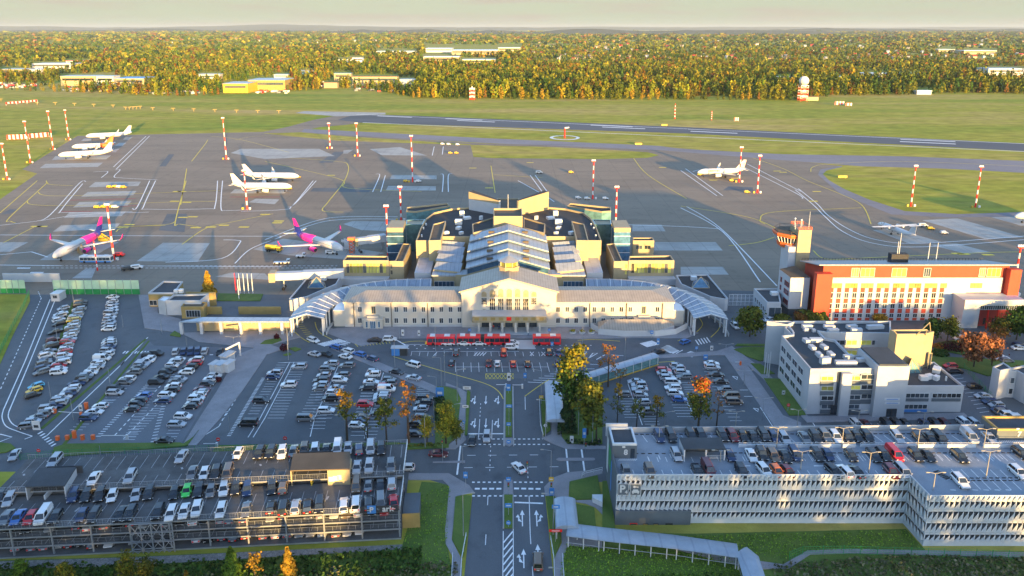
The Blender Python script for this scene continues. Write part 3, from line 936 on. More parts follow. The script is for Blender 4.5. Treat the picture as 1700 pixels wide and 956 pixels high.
  # gabled centre
GE=ZH(484,YF-.8)
GA=ZH(463,YF-.8)
gw=cr_-cl
YB=G(845,441,GA).y
cx=(cl+cr_)/2
mb=MB()
mb.v=[(cl,YF-.8,0),(cr_,YF-.8,0),(cr_,YF-.8,GE),(cx,YF-.8,GA),(cl,YF-.8,GE),(cl,YB,0),(cr_,YB,0),(cr_,YB,GE),(cx,YB,GA),(cl,YB,GE)]
for f in((0,1,2,3,4),(9,8,7,6,5),(1,6,7,2),(5,0,4,9)):
 mb.poly(f)
mb.box(cl-.02,cr_+.02,YF-1.0,YF-.8,0,.8)
mb.build('gable_wall','white_plaster',T)
mb=MB()
sl_=(GA-GE)/(cx-cl)
for s in(-1,1):
 xe=cx+s*(gw/2+.9)
 ze=GE-.9*sl_
 a,b,c,d=(cx,YF-1.6,GA+.05),(xe,YF-1.6,ze+.05),(xe,YB,ze+.05),(cx,YB,GA+.05)
 up=lambda p:(p[0],p[1],p[2]+.45)
 q=[a,b,c,d]
 if s>0:
  q=q[::-1]
 n=len(mb.v)
 mb.v+=q+[up(p)for p in q]
 for f in((0,1,2,3),(7,6,5,4),(0,4,5,1),(1,5,6,2),(2,6,7,3),(3,7,4,0)):
  mb.poly([n+i for i in f][::-1])
mb.build('gable_roof','metal_roof',T)
mb=MB()
for s in(-1,1):
 x0=cx+s*(gw/2+.2)
 n=len(mb.v)
 y=YF-1.15
 mb.v+=[(cx,y,GA-.9),(x0,y,GE-.9),(x0,y,GE-.1),(cx,y,GA-.1),(cx,y+.34,GA-.9),(x0,y+.34,GE-.9),(x0,y+.34,GE-.1),(cx,y+.34,GA-.1)]
 for f in((0,1,2,3),(4,7,6,5),(0,4,5,1),(3,2,6,7)):
  mb.poly([n+i for i in(f if s>0 else f[::-1])])
mb.build('cornice','white_plaster',T)
def arch(x,zb,zt,w,mid,y):
 """arched recess with a carved relief under the arch and glazing below"""
 r=w/2
 n=10
 mb=MB()
 top=[(x+r*math.cos(math.pi*k/n),zt-r+r*math.sin(math.pi*k/n))for k in range(n+1)]
 R2=r+.32
 out=[(x+R2*math.cos(math.pi*k/n),zt-r+R2*math.sin(math.pi*k/n))for k in range(n+1)]
 inner=[(x+r,zb)]+top+[(x-r,zb)]
 outer=[(x+R2,zb)]+out+[(x-R2,zb)]
 for k in range(len(inner)-1):
  a,b,c,d=inner[k],inner[k+1],outer[k+1],outer[k]
  mb.face([(a[0],y-.22,a[1]),(b[0],y-.22,b[1]),(c[0],y-.22,c[1]),(d[0],y-.22,d[1])][::-1])
  mb.face([(d[0],y-.22,d[1]),(c[0],y-.22,c[1]),(c[0],y,c[1]),(d[0],y,d[1])][::-1])
  mb.face([(a[0],y-.22,a[1]),(b[0],y-.22,b[1]),(b[0],y-.02,b[1]),(a[0],y-.02,a[1])])
 mb.m(1).face([(x-r,y-.03,mid),(x+r,y-.03,mid)]+[(p[0],y-.03,p[1])for p in top])
 mb.m(2).face([(x-r,y-.03,zb),(x+r,y-.03,zb),(x+r,y-.03,mid),(x-r,y-.03,mid)])
 mb.m(0)
 for k in(-.33,.33):
  mb.box(x+k*w*.5-.06,x+k*w*.5+.06,y-.12,y-.031,zb,mid)
 for k in range(1,4):
  z=zb+(mid-zb)*k/4
  mb.box(x-r,x+r,y-.1,y-.032,z-.06,z+.06)
 mb.box(x-r,x+r,y-.2,y-.033,mid-.15,mid+.15)
 # carved relief
 for k in range(5):
  mb.m(1).tube((x-r*.6+k*r*.3,y-.16,mid+.5+(k%2)*.45),(x-r*.5+k*r*.26,y-.1,mid+1.3+.3*(k%3)),.16,.1,6)
 return mb.build('arched_window',['white_plaster','warm_panel','glass_dark'],T)
YG=YF-.8
z5=zc(570,320,2.982)
for q in(738,779,821,862,903):
 px=z5(q,0)[0]
 tp=ZH(z5(0,474)[1],YG)if q in(779,821,862)else ZH(z5(0,480)[1],YG)
 arch(XA(px,YG,7),ZH(z5(0,600)[1],YG),tp,1.85,ZH(z5(0,520)[1],YG),YG)
for q in(697,943):
 px=z5(q,0)[0]
 arch(XA(px,YG,9),ZH(z5(0,552)[1],YG),ZH(z5(0,488)[1],YG),1.75,ZH(z5(0,517)[1],YG),YG)
for q in(697,942):
 zz=ZH(z5(0,590)[1],YG)
 window(T,(XA(z5(q,0)[0],YG,zz),YG-.02,zz),.7,1.7,'glass_dark','warm_panel',bars=0)
for k,ch in enumerate('VILNIUS'):
 zz=ZH(z5(0,534)[1],YG)
 lettering(ch,1.75,'roof_brown',T,(XA(z5(697+k*41,0)[0],YG,zz),YG-.45,zz),bold=.02,name='letter')
 # entrance porch with columns
mb=MB()
p0,p1=XA(784.6,YF-5.5,5),XA(906,YF-5.5,5)
zt,zb_=ZH(524,YF-5.5),ZH(533.5,YF-5.5)
mb.box(p0,p1,YF-5.5,YG,zb_,zt-.2)
mb.m(1).box(p0-.25,p1+.25,YF-5.75,YG-.01,zt-.2,zt+.15)
mb.m(0).box(p0-.3,p1+.3,YF-5.8,YG-.02,zb_-.3,zb_-.01)
mb.build('porch_roof',['warm_panel','grey_concrete'],T)
mb=MB()
for k in range(9):
 x=p0+(p1-p0)*(k+.5)/9
 if k!=4:
  mb.box(x-.75,x+.75,YF-5.56,YF-5.501,zb_+.35,zt-.65)
mb.build('frieze','tan_board',T)
MB().box(cx-.8,cx+.8,YF-5.58,YF-5.51,zb_+.3,zt-.5).build('emblem','red_paint',T)
for px in(795,814,834,856,876,896):
 x=XA(px,YF-5.1,2)
 MB().box(x-.38,x+.38,YF-5.5,YF-4.74,0,zb_-.31).build('column','white_plaster',T)
for px in(806,824.5,845,866,885):
 window(T,(XA(px,YG,1.6),YG-.22,1.75),2.3,3.2,'glass_dark','dark_metal',bars=3,name='entrance_door')
mb=MB()
mb.box(p0-1,p1+1,YF-7.0,YG-.21,0,.3)
mb.build('steps','grey_concrete',T)
mb=MB()
for a,b in((-1,1),):
 r0=XA(831,YB,GA)
 q8=[]
 c8=Vector((XA(845,YB-4,GA),YB-3,0))
 def ngon(r,n=8):
  return[(c8.x+r*math.cos(2*math.pi*(k+.5)/n),c8.y+r*math.sin(2*math.pi*(k+.5)/n))for k in range(n)]
 z0=GA-1.2
 mb.prism(ngon(3.6),z0-1.5,z0+2.2)
 mb.prism(ngon(3.9),z0+2.201,z0+2.6)
mb.build('cupola','warm_panel',T)
mb=MB()
mb.prism(ngon(3.0),z0+2.601,z0+4.4)
mb.build('cupola_window','glass_warm',T)
mb=MB()
for x,y in ngon(3.05):
 mb.box(x-.2,x+.2,y-.2,y+.2,z0+2.601,z0+4.45)
mb.build('cupola_frame','warm_panel',T)
mb=MB()
rg=[[(x,y,z0+4.45)for x,y in ngon(4.0)],[(c8.x+(x-c8.x)*.12,c8.y+(y-c8.y)*.12,z0+6.0)for x,y in ngon(4.0)]]
mb.loft(rg)
mb.tube((c8.x,c8.y,z0+6),(c8.x,c8.y,z0+8),.08,n=5)
mb.build('cupola_roof','grey_metal',T)
# --- passenger terminal: the halls behind
def mir(p):
 """mirror a photo outline about the terminal axis"""
 return[(2*844.5-q[0],)+tuple(q[1:])for q in p]
def pw(p,z):
 return[(v.x,v.y)for v in GL(p,z)]
H_=thing('departure_hall','departure hall with stepped grey chevron roofs and two tall blade walls behind','terminal',(XC,YF+40,0))
A5=zc(680,310,4.722)
A7=zc(700,310,9.1)
# stepped chevron roofs: (left eave px, left eave py front, ridge py front, eave z, ridge z)
steps=[(453,640,490,12.0,16.5),(455,575,425,13.0,17.5),(465,505,360,14.0,18.5),(480,425,300,15.0,19.5)]
axis=G(*A5(772,420),17).x
prev=None
for i,(ex,ey,ry,ez,rz)in enumerate(steps):
 pe=G(*A5(ex,ey),ez)
 yf=pe.y if prev is None else prev
 if i+1<4:
  nx=steps[i+1]
  yb=G(*A5(nx[0],nx[1]),nx[3]).y-.2
 else:
  yb=yf+8
 prev=yb
 hw=axis-pe.x
 mb=MB()
 # clerestory front
 mb.m(1).face([(axis-hw,yf,ez-2.2),(axis,yf,rz-2.2),(axis,yf,rz),(axis-hw,yf,ez)])
 mb.face([(axis,yf,rz-2.2),(axis+hw,yf,ez-2.2),(axis+hw,yf,ez),(axis,yf,rz)])
 mb.m(2)
 mb.face([(axis-hw,yf,0),(axis+hw,yf,0),(axis+hw,yf,ez-2.2),(axis,yf,rz-2.2),(axis-hw,yf,ez-2.2)])
 mb.face([(axis-hw,yb,0),(axis-hw,yf,0),(axis-hw,yf,ez),(axis-hw,yb,ez)])
 mb.face([(axis+hw,yf,0),(axis+hw,yb,0),(axis+hw,yb,ez),(axis+hw,yf,ez)])
 mb.build('hall_bay',['grey_roof','glass_blue','warm_panel'],H_)
 mb=MB()
 for s in(-1,1):
  x0,x1=axis,axis+s*(hw+.6)
  zz=ez-.6*(rz-ez)/hw
  q=[(x0,yf-.9,rz+.02),(x1,yf-.9,zz+.02),(x1,yb+.1,zz+.02),(x0,yb+.1,rz+.02)]
  if s>0:
   q=q[::-1]
  n=len(mb.v)
  mb.v+=q+[(a,b,c+.5)for a,b,c in q]
  for f in((3,2,1,0),(4,5,6,7),(0,1,5,4),(1,2,6,5),(2,3,7,6),(3,0,4,7)):
   mb.poly([n+j for j in f][::-1])
 rf=mb.build('chevron_roof','grey_roof',H_)
 for s in(-1,1):
  x=axis+s*hw*.45
  z=rz-(rz-ez)*.45
  MB().box(x-1.2,x+1.2,yf+1.2,yf+2.2,z+.45,z+1.3).build('roof_vent','roof_brown',rf)
  # golden core and its stepped dark roofs
def block(name,parent,p,z,m,top='roof_dark',par=.0,z0=0.0,parm=None):
 """flat roofed volume traced along its roof edge in the photo at height z"""
 w=pw(p,z)
 mb=MB()
 mb.prism(w,z0,z,1)
 o=mb.build(name,[m,top],parent)
 if par:
  a=sum(w[i][0]*w[(i+1)%len(w)][1]-w[(i+1)%len(w)][0]*w[i][1]for i in range(len(w)))
  if a<0:
   w=w[::-1]
  mb=MB()
  n=len(w)
  ins=[]
  for i in range(n):
   a,b,c=Vector(w[i-1]),Vector(w[i]),Vector(w[(i+1)%n])
   d1,d2=(b-a).normalized(),(c-b).normalized()
   n1,n2=Vector((-d1.y,d1.x)),Vector((-d2.y,d2.x))
   bi=(n1+n2)
   bi=bi/max(bi.dot(n1),.25)*.4
   ins.append((b.x+bi.x,b.y+bi.y))
  for i in range(n):
   j=(i+1)%n
   o4=[w[i],w[j],ins[j],ins[i]]
   k=len(mb.v)
   mb.v+=[(x,y,z-.02)for x,y in o4]+[(x,y,z+par)for x,y in o4]
   for f in((4,5,6,7),(0,1,5,4),(2,3,7,6),(1,2,6,5),(3,0,4,7)):
    mb.poly([k+q for q in f])
  mb.build('parapet',parm or m,parent)
 return o
rot_l=[A5(50,437),A5(85,340),A5(130,262),A5(190,215),A5(330,183),A5(470,172),A5(560,172),A5(700,185),A5(772,190),A5(772,420),A5(500,405),A5(255,405),A5(250,437)]
block('rear_hall',H_,rot_l,13.5,'warm_panel','roof_dark',.9)
block('rear_hall',H_,mir(rot_l),13.5,'warm_panel','roof_dark',.9)
block('core_tower',H_,[A5(660,245),A5(885,245),A5(880,182),A5(655,182)],21.5,'warm_panel','roof_brown',.8)
for q in([A5(497,372),A5(660,330),A5(660,248),A5(490,300)],):
 block('core_wing',H_,q,16.3,'warm_panel','roof_dark',.6)
 block('core_wing',H_,mir(q),16.3,'warm_panel','roof_dark',.6)
for f in(lambda p:p,mir):
 o=block('side_hall',H_,f([A5(150,430),A5(245,428),A5(285,275),A5(185,300)]),15.2,'warm_panel','roof_brown',.5)
 # front apron roofs of the rear hall
 # four light shed roofs stepping down towards the front
 sheds=[(235,425,435,480,11.5),(225,462,435,540,11.0),(212,525,425,600,10.4),(195,590,415,668,9.8)]
 for(x0,y0,x1,y1,z)in sheds:
  a=f([A5(x0+18,y0),A5(x1,y0+14),A5(x1-20,y1),A5(x0-10,y1-22)])
  w=[G(q[0],q[1],z+(1.6 if k<2 else 0))for k,q in enumerate(a)]
  mb=MB()
  zz=[z+1.8,z+1.8,z,z]
  mb.prism([(v.x,v.y)for v in w],0,zz,1)
  mb.build('shed_roof',['warm_panel','grey_roof'],H_)
  # glazed stair front below the sheds
 g0,g1=f([A5(180,700),A5(360,700)])
 xa,xb=G(*g0,8.5),G(*g1,8.5)
 x0,x1=min(xa.x,xb.x),max(xa.x,xb.x)
 y=xa.y
 MB().box(x0,x1,y,y+10,0,8.5).build('stair_block','warm_panel',H_)
 MB().box(x0-.3,x1+.3,y-.5,y+10.2,8.501,9.1).build('stair_roof','grey_roof',H_)
 window(H_,((x0+x1)/2,y-.02,3.6),(x1-x0)*.84,5.6,'glass_blue','light_metal',bars=4,name='glass_wall')
 # lead-coloured sloping roof beside the old building and the pale lean-to
 block('link_roof',H_,f([A5(360,690),A5(610,683),A5(600,648),A5(395,650)]),9.6,'warm_panel','grey_roof')
 block('lean_to',H_,f([A5(38,672),A5(165,676),A5(195,550),A5(75,550)]),7.0,'white_panel','walk_roof')
 # roof plant
 for k,(x,y,s,sz)in enumerate(((385,290,3.2,2.2),(410,225,2.2,2.4),(450,250,3.4,1.1),(285,370,2.4,1.3),(405,370,1.8,1.2),(560,255,1.6,1.8),(385,330,2.6,1.2),(130,300,.8,1.0),(110,330,.8,1.0),(95,390,.8,1.0))):
  v=G(*f([A5(x,y)])[0],13.6)
  MB().obox((v.x,v.y,13.45),s,s*.7,sz,.2*k).build('roof_unit','light_metal',H_)
  # tall blade walls
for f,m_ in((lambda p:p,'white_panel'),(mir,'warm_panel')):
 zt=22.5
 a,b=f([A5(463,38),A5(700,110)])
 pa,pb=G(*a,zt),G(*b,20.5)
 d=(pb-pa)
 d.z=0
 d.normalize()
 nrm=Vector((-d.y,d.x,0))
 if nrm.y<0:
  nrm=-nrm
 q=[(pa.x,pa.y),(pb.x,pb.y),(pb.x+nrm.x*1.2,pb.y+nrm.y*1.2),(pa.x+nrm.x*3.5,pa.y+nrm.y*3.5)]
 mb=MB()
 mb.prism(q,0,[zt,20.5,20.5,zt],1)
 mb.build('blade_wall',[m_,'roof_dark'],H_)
 mb=MB()
 n4=len(q)
 mb.prism([(pa.x-nrm.x*.05,pa.y-nrm.y*.05),(pb.x-nrm.x*.05,pb.y-nrm.y*.05),(pb.x-nrm.x*.02,pb.y-nrm.y*.02),(pa.x-nrm.x*.02,pa.y-nrm.y*.02)],zt-3.6,[zt+.02,20.52,20.52,zt+.02])
 mb.build('coping_band','warm_panel',H_)
block('airside_roof',H_,[A5(700,172),A5(845,172),A5(860,98),A5(685,98)],12.5,'warm_panel','roof_brown',.5)
v=G(*A5(772,170),14)
MB().tube((v.x,v.y,12.5),(v.x,v.y,21),.12,n=6).build('flag_mast','light_metal',H_)
# --- piers on both sides
Z4=zc(440,310,4.722)
def pier(f,side,glm):
 loc=G(*f([(650,470)])[0],0)
 Pn=thing('pier_building','low yellow %s pier with lit glass front and blue glass stair tower'%side,'pier',(loc.x,loc.y,0))
 # glass front pavilion
 pv=f([Z4(612,590),Z4(970,590),Z4(965,555),Z4(640,550)])
 block('pavilion',Pn,pv,8.5,'warm_panel','roof_dark',.7)
 w=pw(pv,8.5)
 xa,xb,y=min(w[0][0],w[1][0]),max(w[0][0],w[1][0]),w[0][1]
 n=12
 for k in range(n):
  x=xa+(xb-xa)*(.06+.88*(k+.5)/n)
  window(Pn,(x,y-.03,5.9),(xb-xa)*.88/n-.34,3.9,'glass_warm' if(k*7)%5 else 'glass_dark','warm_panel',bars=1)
 MB().box(xa-.2,xb+.2,y-3.5,y-.05,0,2.6).build('base_roof','white_panel',Pn)
 # link corridor
 lk=f([Z4(975,590),Z4(1085,592),Z4(1145,455),Z4(1080,450),Z4(1020,585)])
 block('link_corridor',Pn,lk,8.7,'warm_panel','roof_brown',.4)
 wl_=pw(lk,8.7)
 xa,xb,y=min(wl_[0][0],wl_[1][0]),max(wl_[0][0],wl_[1][0]),wl_[0][1]
 for k in range(4):
  for zz in(4.4,6.9):
   window(Pn,(xa+(xb-xa)*(k+.5)/4,y-.04,zz),(xb-xa)/4-.7,1.7,glm,'warm_panel',bars=1)
   # stair tower clad in blue glass
 tw=f([Z4(955,322),Z4(1080,322),Z4(1100,265),Z4(990,262)])
 block('stair_tower',Pn,tw,15.5,'glass_blue','roof_dark',.0)
 wt_=pw(tw,15.5)
 mb=MB()
 mb.prism([(x,y)for x,y in wt_],13.6,15.55)
 o=mb.build('tower_band','warm_panel',Pn)
 o.scale=(1.02,1.02,1)
 o.location=(o.location.x-.02*(wt_[0][0]+wt_[2][0])/2+.02*Pn.location.x,o.location.y-.02*(wt_[0][1]+wt_[2][1])/2+.02*Pn.location.y,0)
 mb=MB()
 w_=min(x for x,y in wt_),max(x for x,y in wt_),min(y for x,y in wt_)
 for z in(4.2,8.2,11.6):
  mb.box(w_[0]-.15,w_[1]+.1,w_[2]-.12,w_[2]-.02,z,z+.25)
 mb.build('glazing_bar','light_metal',Pn)
 # glazed bridge and rear wing
 block('glass_bridge',Pn,f([Z4(1105,300),Z4(1235,300),Z4(1255,262),Z4(1110,265)]),12.5,'glass_teal','warm_panel',.4)
 block('rear_wing',Pn,f([Z4(1108,200),Z4(1180,205),Z4(1450,158),Z4(1430,138),Z4(1110,172)]),10.5,'glass_teal','roof_dark',.8,parm='warm_panel')
 return Pn
pier(lambda p:p,'western','glass_dark')
pier(mir,'eastern','glass_warm')
# low lounge east of the eastern tower
Lg=thing('gate_lounge','small yellow gate lounge with two dark windows behind the eastern stair tower','lounge',G(1068,418))
block('lounge_walls',Lg,[(1051,401),(1086,401),(1084,396),(1050,396)],8,'warm_panel','roof_dark',.5)
wv=pw([(1051,401),(1086,401)],8)
for k in range(2):
 window(Lg,(wv[0][0]+(wv[1][0]-wv[0][0])*(.3+.4*k),wv[0][1]-.03,5.4),2.6,1.6,'glass_dark','warm_panel')
 # --- curved drop-off canopies
def canopy(f,side):
 pts=f([(508.5,524),(516,511),(531,499),(551,489),(578,479.5),(606,473),(640,468.5),(676,466.5),(716,465.5)])
 c=smooth_pts([G(q[0],q[1],7.2)for q in pts],4)
 loc=(c[len(c)//2].x,c[len(c)//2].y,0)
 K=thing('ramp_canopy','curved grey sheet canopy over the %s drop-off ramp of the terminal'%side,'canopy',loc)
 hw=5.6
 secs=[]
 for i,p in enumerate(c):
  a,b=c[max(i-1,0)],c[min(i+1,len(c)-1)]
  d=(b-a)
  d.z=0
  d.normalize()
  n=Vector((-d.y,d.x,0))
  secs.append((p,n))
 for sg,nm in((1,'canopy_roof'),):
  mb=MB()
  rings=[]
  for p,n in secs:
   rings.append([p+n*hw+Vector((0,0,-1.1)),p+Vector((0,0,.55)),p-n*hw+Vector((0,0,-1.1)),p-n*hw+Vector((0,0,-1.5)),p+Vector((0,0,.15)),p+n*hw+Vector((0,0,-1.5))])
  mb.loft(rings)
  roof=mb.build(nm,'canopy_sheet',K)
  mb=MB()
  for i in range(0,len(secs),2):
   p,n=secs[i]
   up=Vector((0,0,.12))
   mb.tube(p+n*hw+Vector((0,0,-1.08)),p+Vector((0,0,.6)),.13,n=5)
   mb.tube(p+Vector((0,0,.6)),p-n*hw+Vector((0,0,-1.08)),.13,n=5)
  mb.build('standing_seam','light_metal',roof)
 for i in range(0,len(secs),2):
  p,n=secs[i]
  for s in(-1,1):
   q=p+n*(s*(hw-.5))
   MB().tube((q.x,q.y,0),(q.x,q.y,5.9),.28,n=7).build('column','light_metal',K)
   # low ramp wall on the outer side with a blue rail
 for s in(-1,1):
  mb=MB()
  for i in range(len(secs)-1):
   (p,n),(p2,n2)=secs[i],secs[i+1]
   a,b=p+n*(s*(hw+.4)),p2+n2*(s*(hw+.4))
   a2,b2=p+n*(s*(hw+.7)),p2+n2*(s*(hw+.7))
   mb.prism([(a.x,a.y),(b.x,b.y),(b2.x,b2.y),(a2.x,a2.y)],0,1.1)
  mb.build('ramp_wall','grey_concrete',K)
canopy(lambda p:p,'western')
canopy(mir,'eastern')
# dark flat-roofed blocks outside the canopies, each with a small glass pyramid
def pyblock(f,side):
 p=f([Z4(215,890),Z4(330,870),Z4(560,770),Z4(600,700),Z4(350,695),Z4(190,885)])
 w=pw(p,4.2)
 B=thing('baggage_building','dark flat-roofed low block with a small glass pyramid outside the %s canopy'%side,'building',(w[0][0],w[0][1],0))
 block('walls',B,p,4.2,'white_panel','roof_dark',.5)
 a=[Vector((q[0],q[1],4.25))for q in pw(f([Z4(335,795),Z4(475,795),Z4(465,745),Z4(350,745)]),4.2)]
 ap=sum(a,Vector())/4+Vector((0,0,3.2))
 mb=MB()
 for i in range(4):
  mb.face([a[i],a[(i+1)%4],ap])
 mb.build('glass_pyramid','glass_blue',B)
 mb=MB()
 for i in range(4):
  mb.tube(a[i],ap,.12,n=5)
  mb.tube(a[i],a[(i+1)%4],.12,n=5)
 mb.build('pyramid_frame','warm_panel',B)
 v=G(*f([Z4(460,730)])[0],4.2)
 MB().obox((v.x,v.y,4.2),2.2,1.6,1.5).build('roof_unit','light_metal',B)
pyblock(lambda p:p,'western')
pyblock(mir,'eastern')
# boarding bridges
def bridge(a,b,z,label,cabin=True):
 A,B_=G(*a,z),G(*b,z)
 d=(B_-A).normalized()
 n=Vector((-d.y,d.x,0))
 o=thing('boarding_bridge',label,'boarding bridge',(A.x,A.y,0))
 Lh=(B_-A).length
 for nm,t0,t1,w,h,m_ in(('inner_tunnel',0,.56,1.7,3.2,'white_panel'),('outer_tunnel',.5,.94,1.45,2.8,'white_panel'),('cabin',.92,1.0,2.3,3.6,'warm_panel')):
  p,q=A+d*(Lh*t0),A+d*(Lh*t1)
  mb=MB()
  mb.prism([((p+n*w).x,(p+n*w).y),((q+n*w).x,(q+n*w).y),((q-n*w).x,(q-n*w).y),((p-n*w).x,(p-n*w).y)],z-h/2,z+h/2)
  mb.build(nm,m_,o)
 for t,r in((.12,.5),(.82,.3)):
  p=A+d*(Lh*t)
  MB().tube((p.x,p.y,0),(p.x,p.y,z-1.2),r,n=8).build('support_leg','grey_metal',o)
 p=A+d*(Lh*.82)
 mb=MB()
 for s in(-1,1):
  c=p+n*(1.4*s)
  mb.tube((c.x-n.x*.25,c.y-n.y*.25,.6),(c.x+n.x*.25,c.y+n.y*.25,.6),.6,n=10)
 mb.build('wheel','black_rubber',o)
bridge((640,394),(588,401),5.5,'white boarding bridge reaching from the western blue tower to the pink aircraft')
bridge((571,454),(448,458.5),5.5,'long boarding bridge with a yellow cabin left of the western pavilion')
# --- red office building and control tower
YR=G(1450,532).y
def rx(px,z=8.0):
 return XA(px,YR,z)
RT=ZH(440,YR)
RA=ZH(461,YR)
x0,x1=rx(1376.5),rx(1660)
xa_,xb_=rx(1346,8),rx(1682,8)
R=thing('office_building','long red and white office block with pilasters beside the control tower','office building',((x0+x1)/2,YR,0))
RD=15.0
RB=ZH(434.5,YR+RD)
MB().prism([(xa_+3.5,YR+.3),(xb_-3,YR+.3),(xb_-3,YR+RD),(xa_+3.5,YR+RD)],0,[RT,RT,RB,RB]).build('red_walls','red_render',R)
MB().box(x0,x1,YR,YR+.299,0,RA).build('white_front','white_panel',R)
mb=MB()
mb.v=[(xa_+1.5,YR-.6,RT),(xb_-1,YR-.6,RT),(xb_-1,YR+RD+.5,RB+.05),(xa_+1.5,YR+RD+.5,RB+.05),(xa_+1.5,YR-.6,RT+.35),(xb_-1,YR-.6,RT+.35),(xb_-1,YR+RD+.5,RB+.4),(xa_+1.5,YR+RD+.5,RB+.4)]
for f in((3,2,1,0),(4,5,6,7),(0,1,5,4),(1,2,6,5),(2,3,7,6),(3,0,4,7)):
 mb.poly(f)
mb.build('roof','grey_roof',R)
mb=MB()
n=60
for k in range(n):
 x=xa_+2+(xb_-xa_-4)*k/n
 mb.box(x,x+.1,YR+RD,YR+RD+.1,RB+.3,RB+1.4)
mb.box(xa_+2,xb_-2,YR+RD,YR+RD+.12,RB+1.3,RB+1.42)
mb.build('roof_railing','dark_metal',R)
rl=ZH(455,YR-2.2)
MB().box(rx(1348),rx(1374),YR-2.2,YR+.29,0,rl).build('end_pier','red_render',R)
MB().box(rx(1663),rx(1681),YR-2.2,YR+.29,0,ZH(448,YR-2.2)).build('end_pier','red_render',R)
xs_=[1378.6,1391.6,1404.3,1417.5,1430.5,1443.6,1456.8,1469.9,1483.2,1496.2,1509.5,1522.5,1535.7,1549,1561.5]
rows_=[ZH(q,YR)for q in(476,489.5,497,508,520)]
for i,px in enumerate(xs_):
 x=rx(px,8)
 mb=MB()
 for za,zb_,m_ in((ZH(485,YR),ZH(478,YR),0),(ZH(503,YR),ZH(495.5,YR),0),(ZH(519.5,YR),ZH(512.5,YR),0),(ZH(531.5,YR),ZH(527.5,YR),0)):
  MB().box(x-.75,x+.75,YR-.06,YR-.002,za,zb_).build('red_spandrel','red_render',R)
 for zt,zb_ in((485.5,495),(503.5,512),(520,527)):
  za,zb2=ZH(zb_,YR),ZH(zt,YR)
  window(R,(x,YR-.02,(za+zb2)/2),1.4,zb2-za-.3,'glass_dark','white_paint',bars=1,fw=.08)
 zz=ZH(474,YR)
 window(R,(x+(.35 if i%2==0 else-.35),YR-.02,zz),2.0,1.5,'glass_warm','deep_red',bars=1,fw=.08)
zz=ZH(474,YR)
window(R,(rx(1617),YR-.02,zz),3.8,1.5,'glass_warm','deep_red',bars=2)
for a,b,g in((1413,1426,0),(1428,1452,0),(1480,1505,0),(1533,1545,0),(1625,1636,0),(1638,1661,0)):
 za,zb_=ZH(460,YR),ZH(445,YR)
 window(R,((rx(a,16)+rx(b,16))/2,YR-(.02 if 0 else-.27),(za+zb_)/2),rx(b,16)-rx(a,16)-.3,zb_-za-.3,'glass_warm' if a!=1533 else 'glass_dark','white_paint',bars=2)
mb=MB()
xm=rx(1602),rx(1660)
for k in range(9):
 x=xm[0]+(xm[1]-xm[0])*(k+.5)/9
 window(R,(x,YR-.02,ZH(491,YR)),1.0,2.2,'glass_dark' if k%3 else 'glass_teal','deep_red',bars=0)
 # white entrance annex
yx=YR-7
xq0,xq1,xq2=rx(1578,4),rx(1605,4),rx(1676,4)
MB().box(xq0,xq2,yx+.02,YR-.01,ZH(514,yx),ZH(499,yx)).build('annex_walls','white_panel',R)
MB().box(xq0-.4,xq2+.5,yx-.5,yx+.019,ZH(504.5,yx),ZH(497,yx)).build('annex_fascia','white_panel',R)
MB().box(xq0,xq1,yx+.5,YR-.012,0,ZH(514,yx)-.01).build('annex_base','white_panel',R)
MB().box(xq1,xq2,yx+2.5,YR-.012,0,ZH(514,yx)-.01).build('annex_base','deep_red',R)
for k in range(10):
 x=rx(1606)+(rx(1674)-rx(1606))*(k+.5)/10
 window(R,(x,yx,ZH(510.5,yx)),1.35,1.4,'glass_dark','white_paint',bars=1,fw=.08)
for k in range(5):
 x=rx(1612)+k*2.9
 window(R,(x,yx+2.48,1.7),1.5,2.4,'glass_dark','deep_red',bars=1)
for px in(1617,1633,1662):
 x=rx(px,2)
 MB().box(x-.2,x+.2,yx+.1,yx+.5,0,ZH(514,yx)-.01).build('column','red_paint',R)
for px,h in((1514,8),(1511,5),(1565,4.5),(1579,4.5)):
 x=rx(px,19)
 MB().tube((x,YR+9,RB),(x,YR+9,RT+.8+h),.16,.08,6).build('antenna','light_metal',R)
x=rx(1514,19)
MB().box(x-3,x+3,YR+8,YR+10.5,RB,RT+1.2).build('roof_unit','roof_dark',R)
# white stair and plant block left of it
YS=G(1330,526).y
S=thing('stair_block','white panelled stair block with brown flat roof between tower and red offices','building',(rx(1327),YS,0))
B6=zc(1240,440,7.083)
zt=ZH(461,YS)
w=[(XA(1311,YS,10),YS),(XA(1343,YS,10),YS),(XA(1343,YS,10),YS+13),(G(*B6(380,45),zt).x,G(*B6(380,45),zt).y)]
mb=MB()
mb.prism(w,3.0,zt,1)
mb.build('walls',['white_panel','roof_brown'],S)
mb=MB()
mb.prism([(w[0][0]+.8,YS+1.2),(w[1][0]-.5,YS+1.2),(w[2][0]-.5,YS+12),(w[0][0]-3,YS+12)],0,2.99)
mb.build('plinth','garage_dark',S)
d=Vector((w[3][0]-w[0][0],w[3][1]-w[0][1]))
for t in(.12,.25,.4,.75):
 for z in(5,8.5,11.5):
  p=Vector((w[0][0],w[0][1]))+d*t
  window(S,(p.x-.03,p.y,z),.9,1.6,'glass_dark','deep_red',rz=math.atan2(d.y,d.x)+math.pi,bars=0)
Lw=thing('low_block','low white flat-roofed wing at the foot of the white stair block','building',G(1275,525))
block('walls',Lw,[B6(235,455),B6(400,455),B6(365,290),B6(80,290)],6.0,'white_panel','roof_felt',.6)
wv=pw([B6(235,455),B6(400,455)],6)
window(Lw,(wv[0][0]+3.0,wv[0][1]-.03,2.9),4.2,3.4,'glass_dark','white_paint',bars=1)
wl2=pw([B6(235,455),B6(80,290)],6)
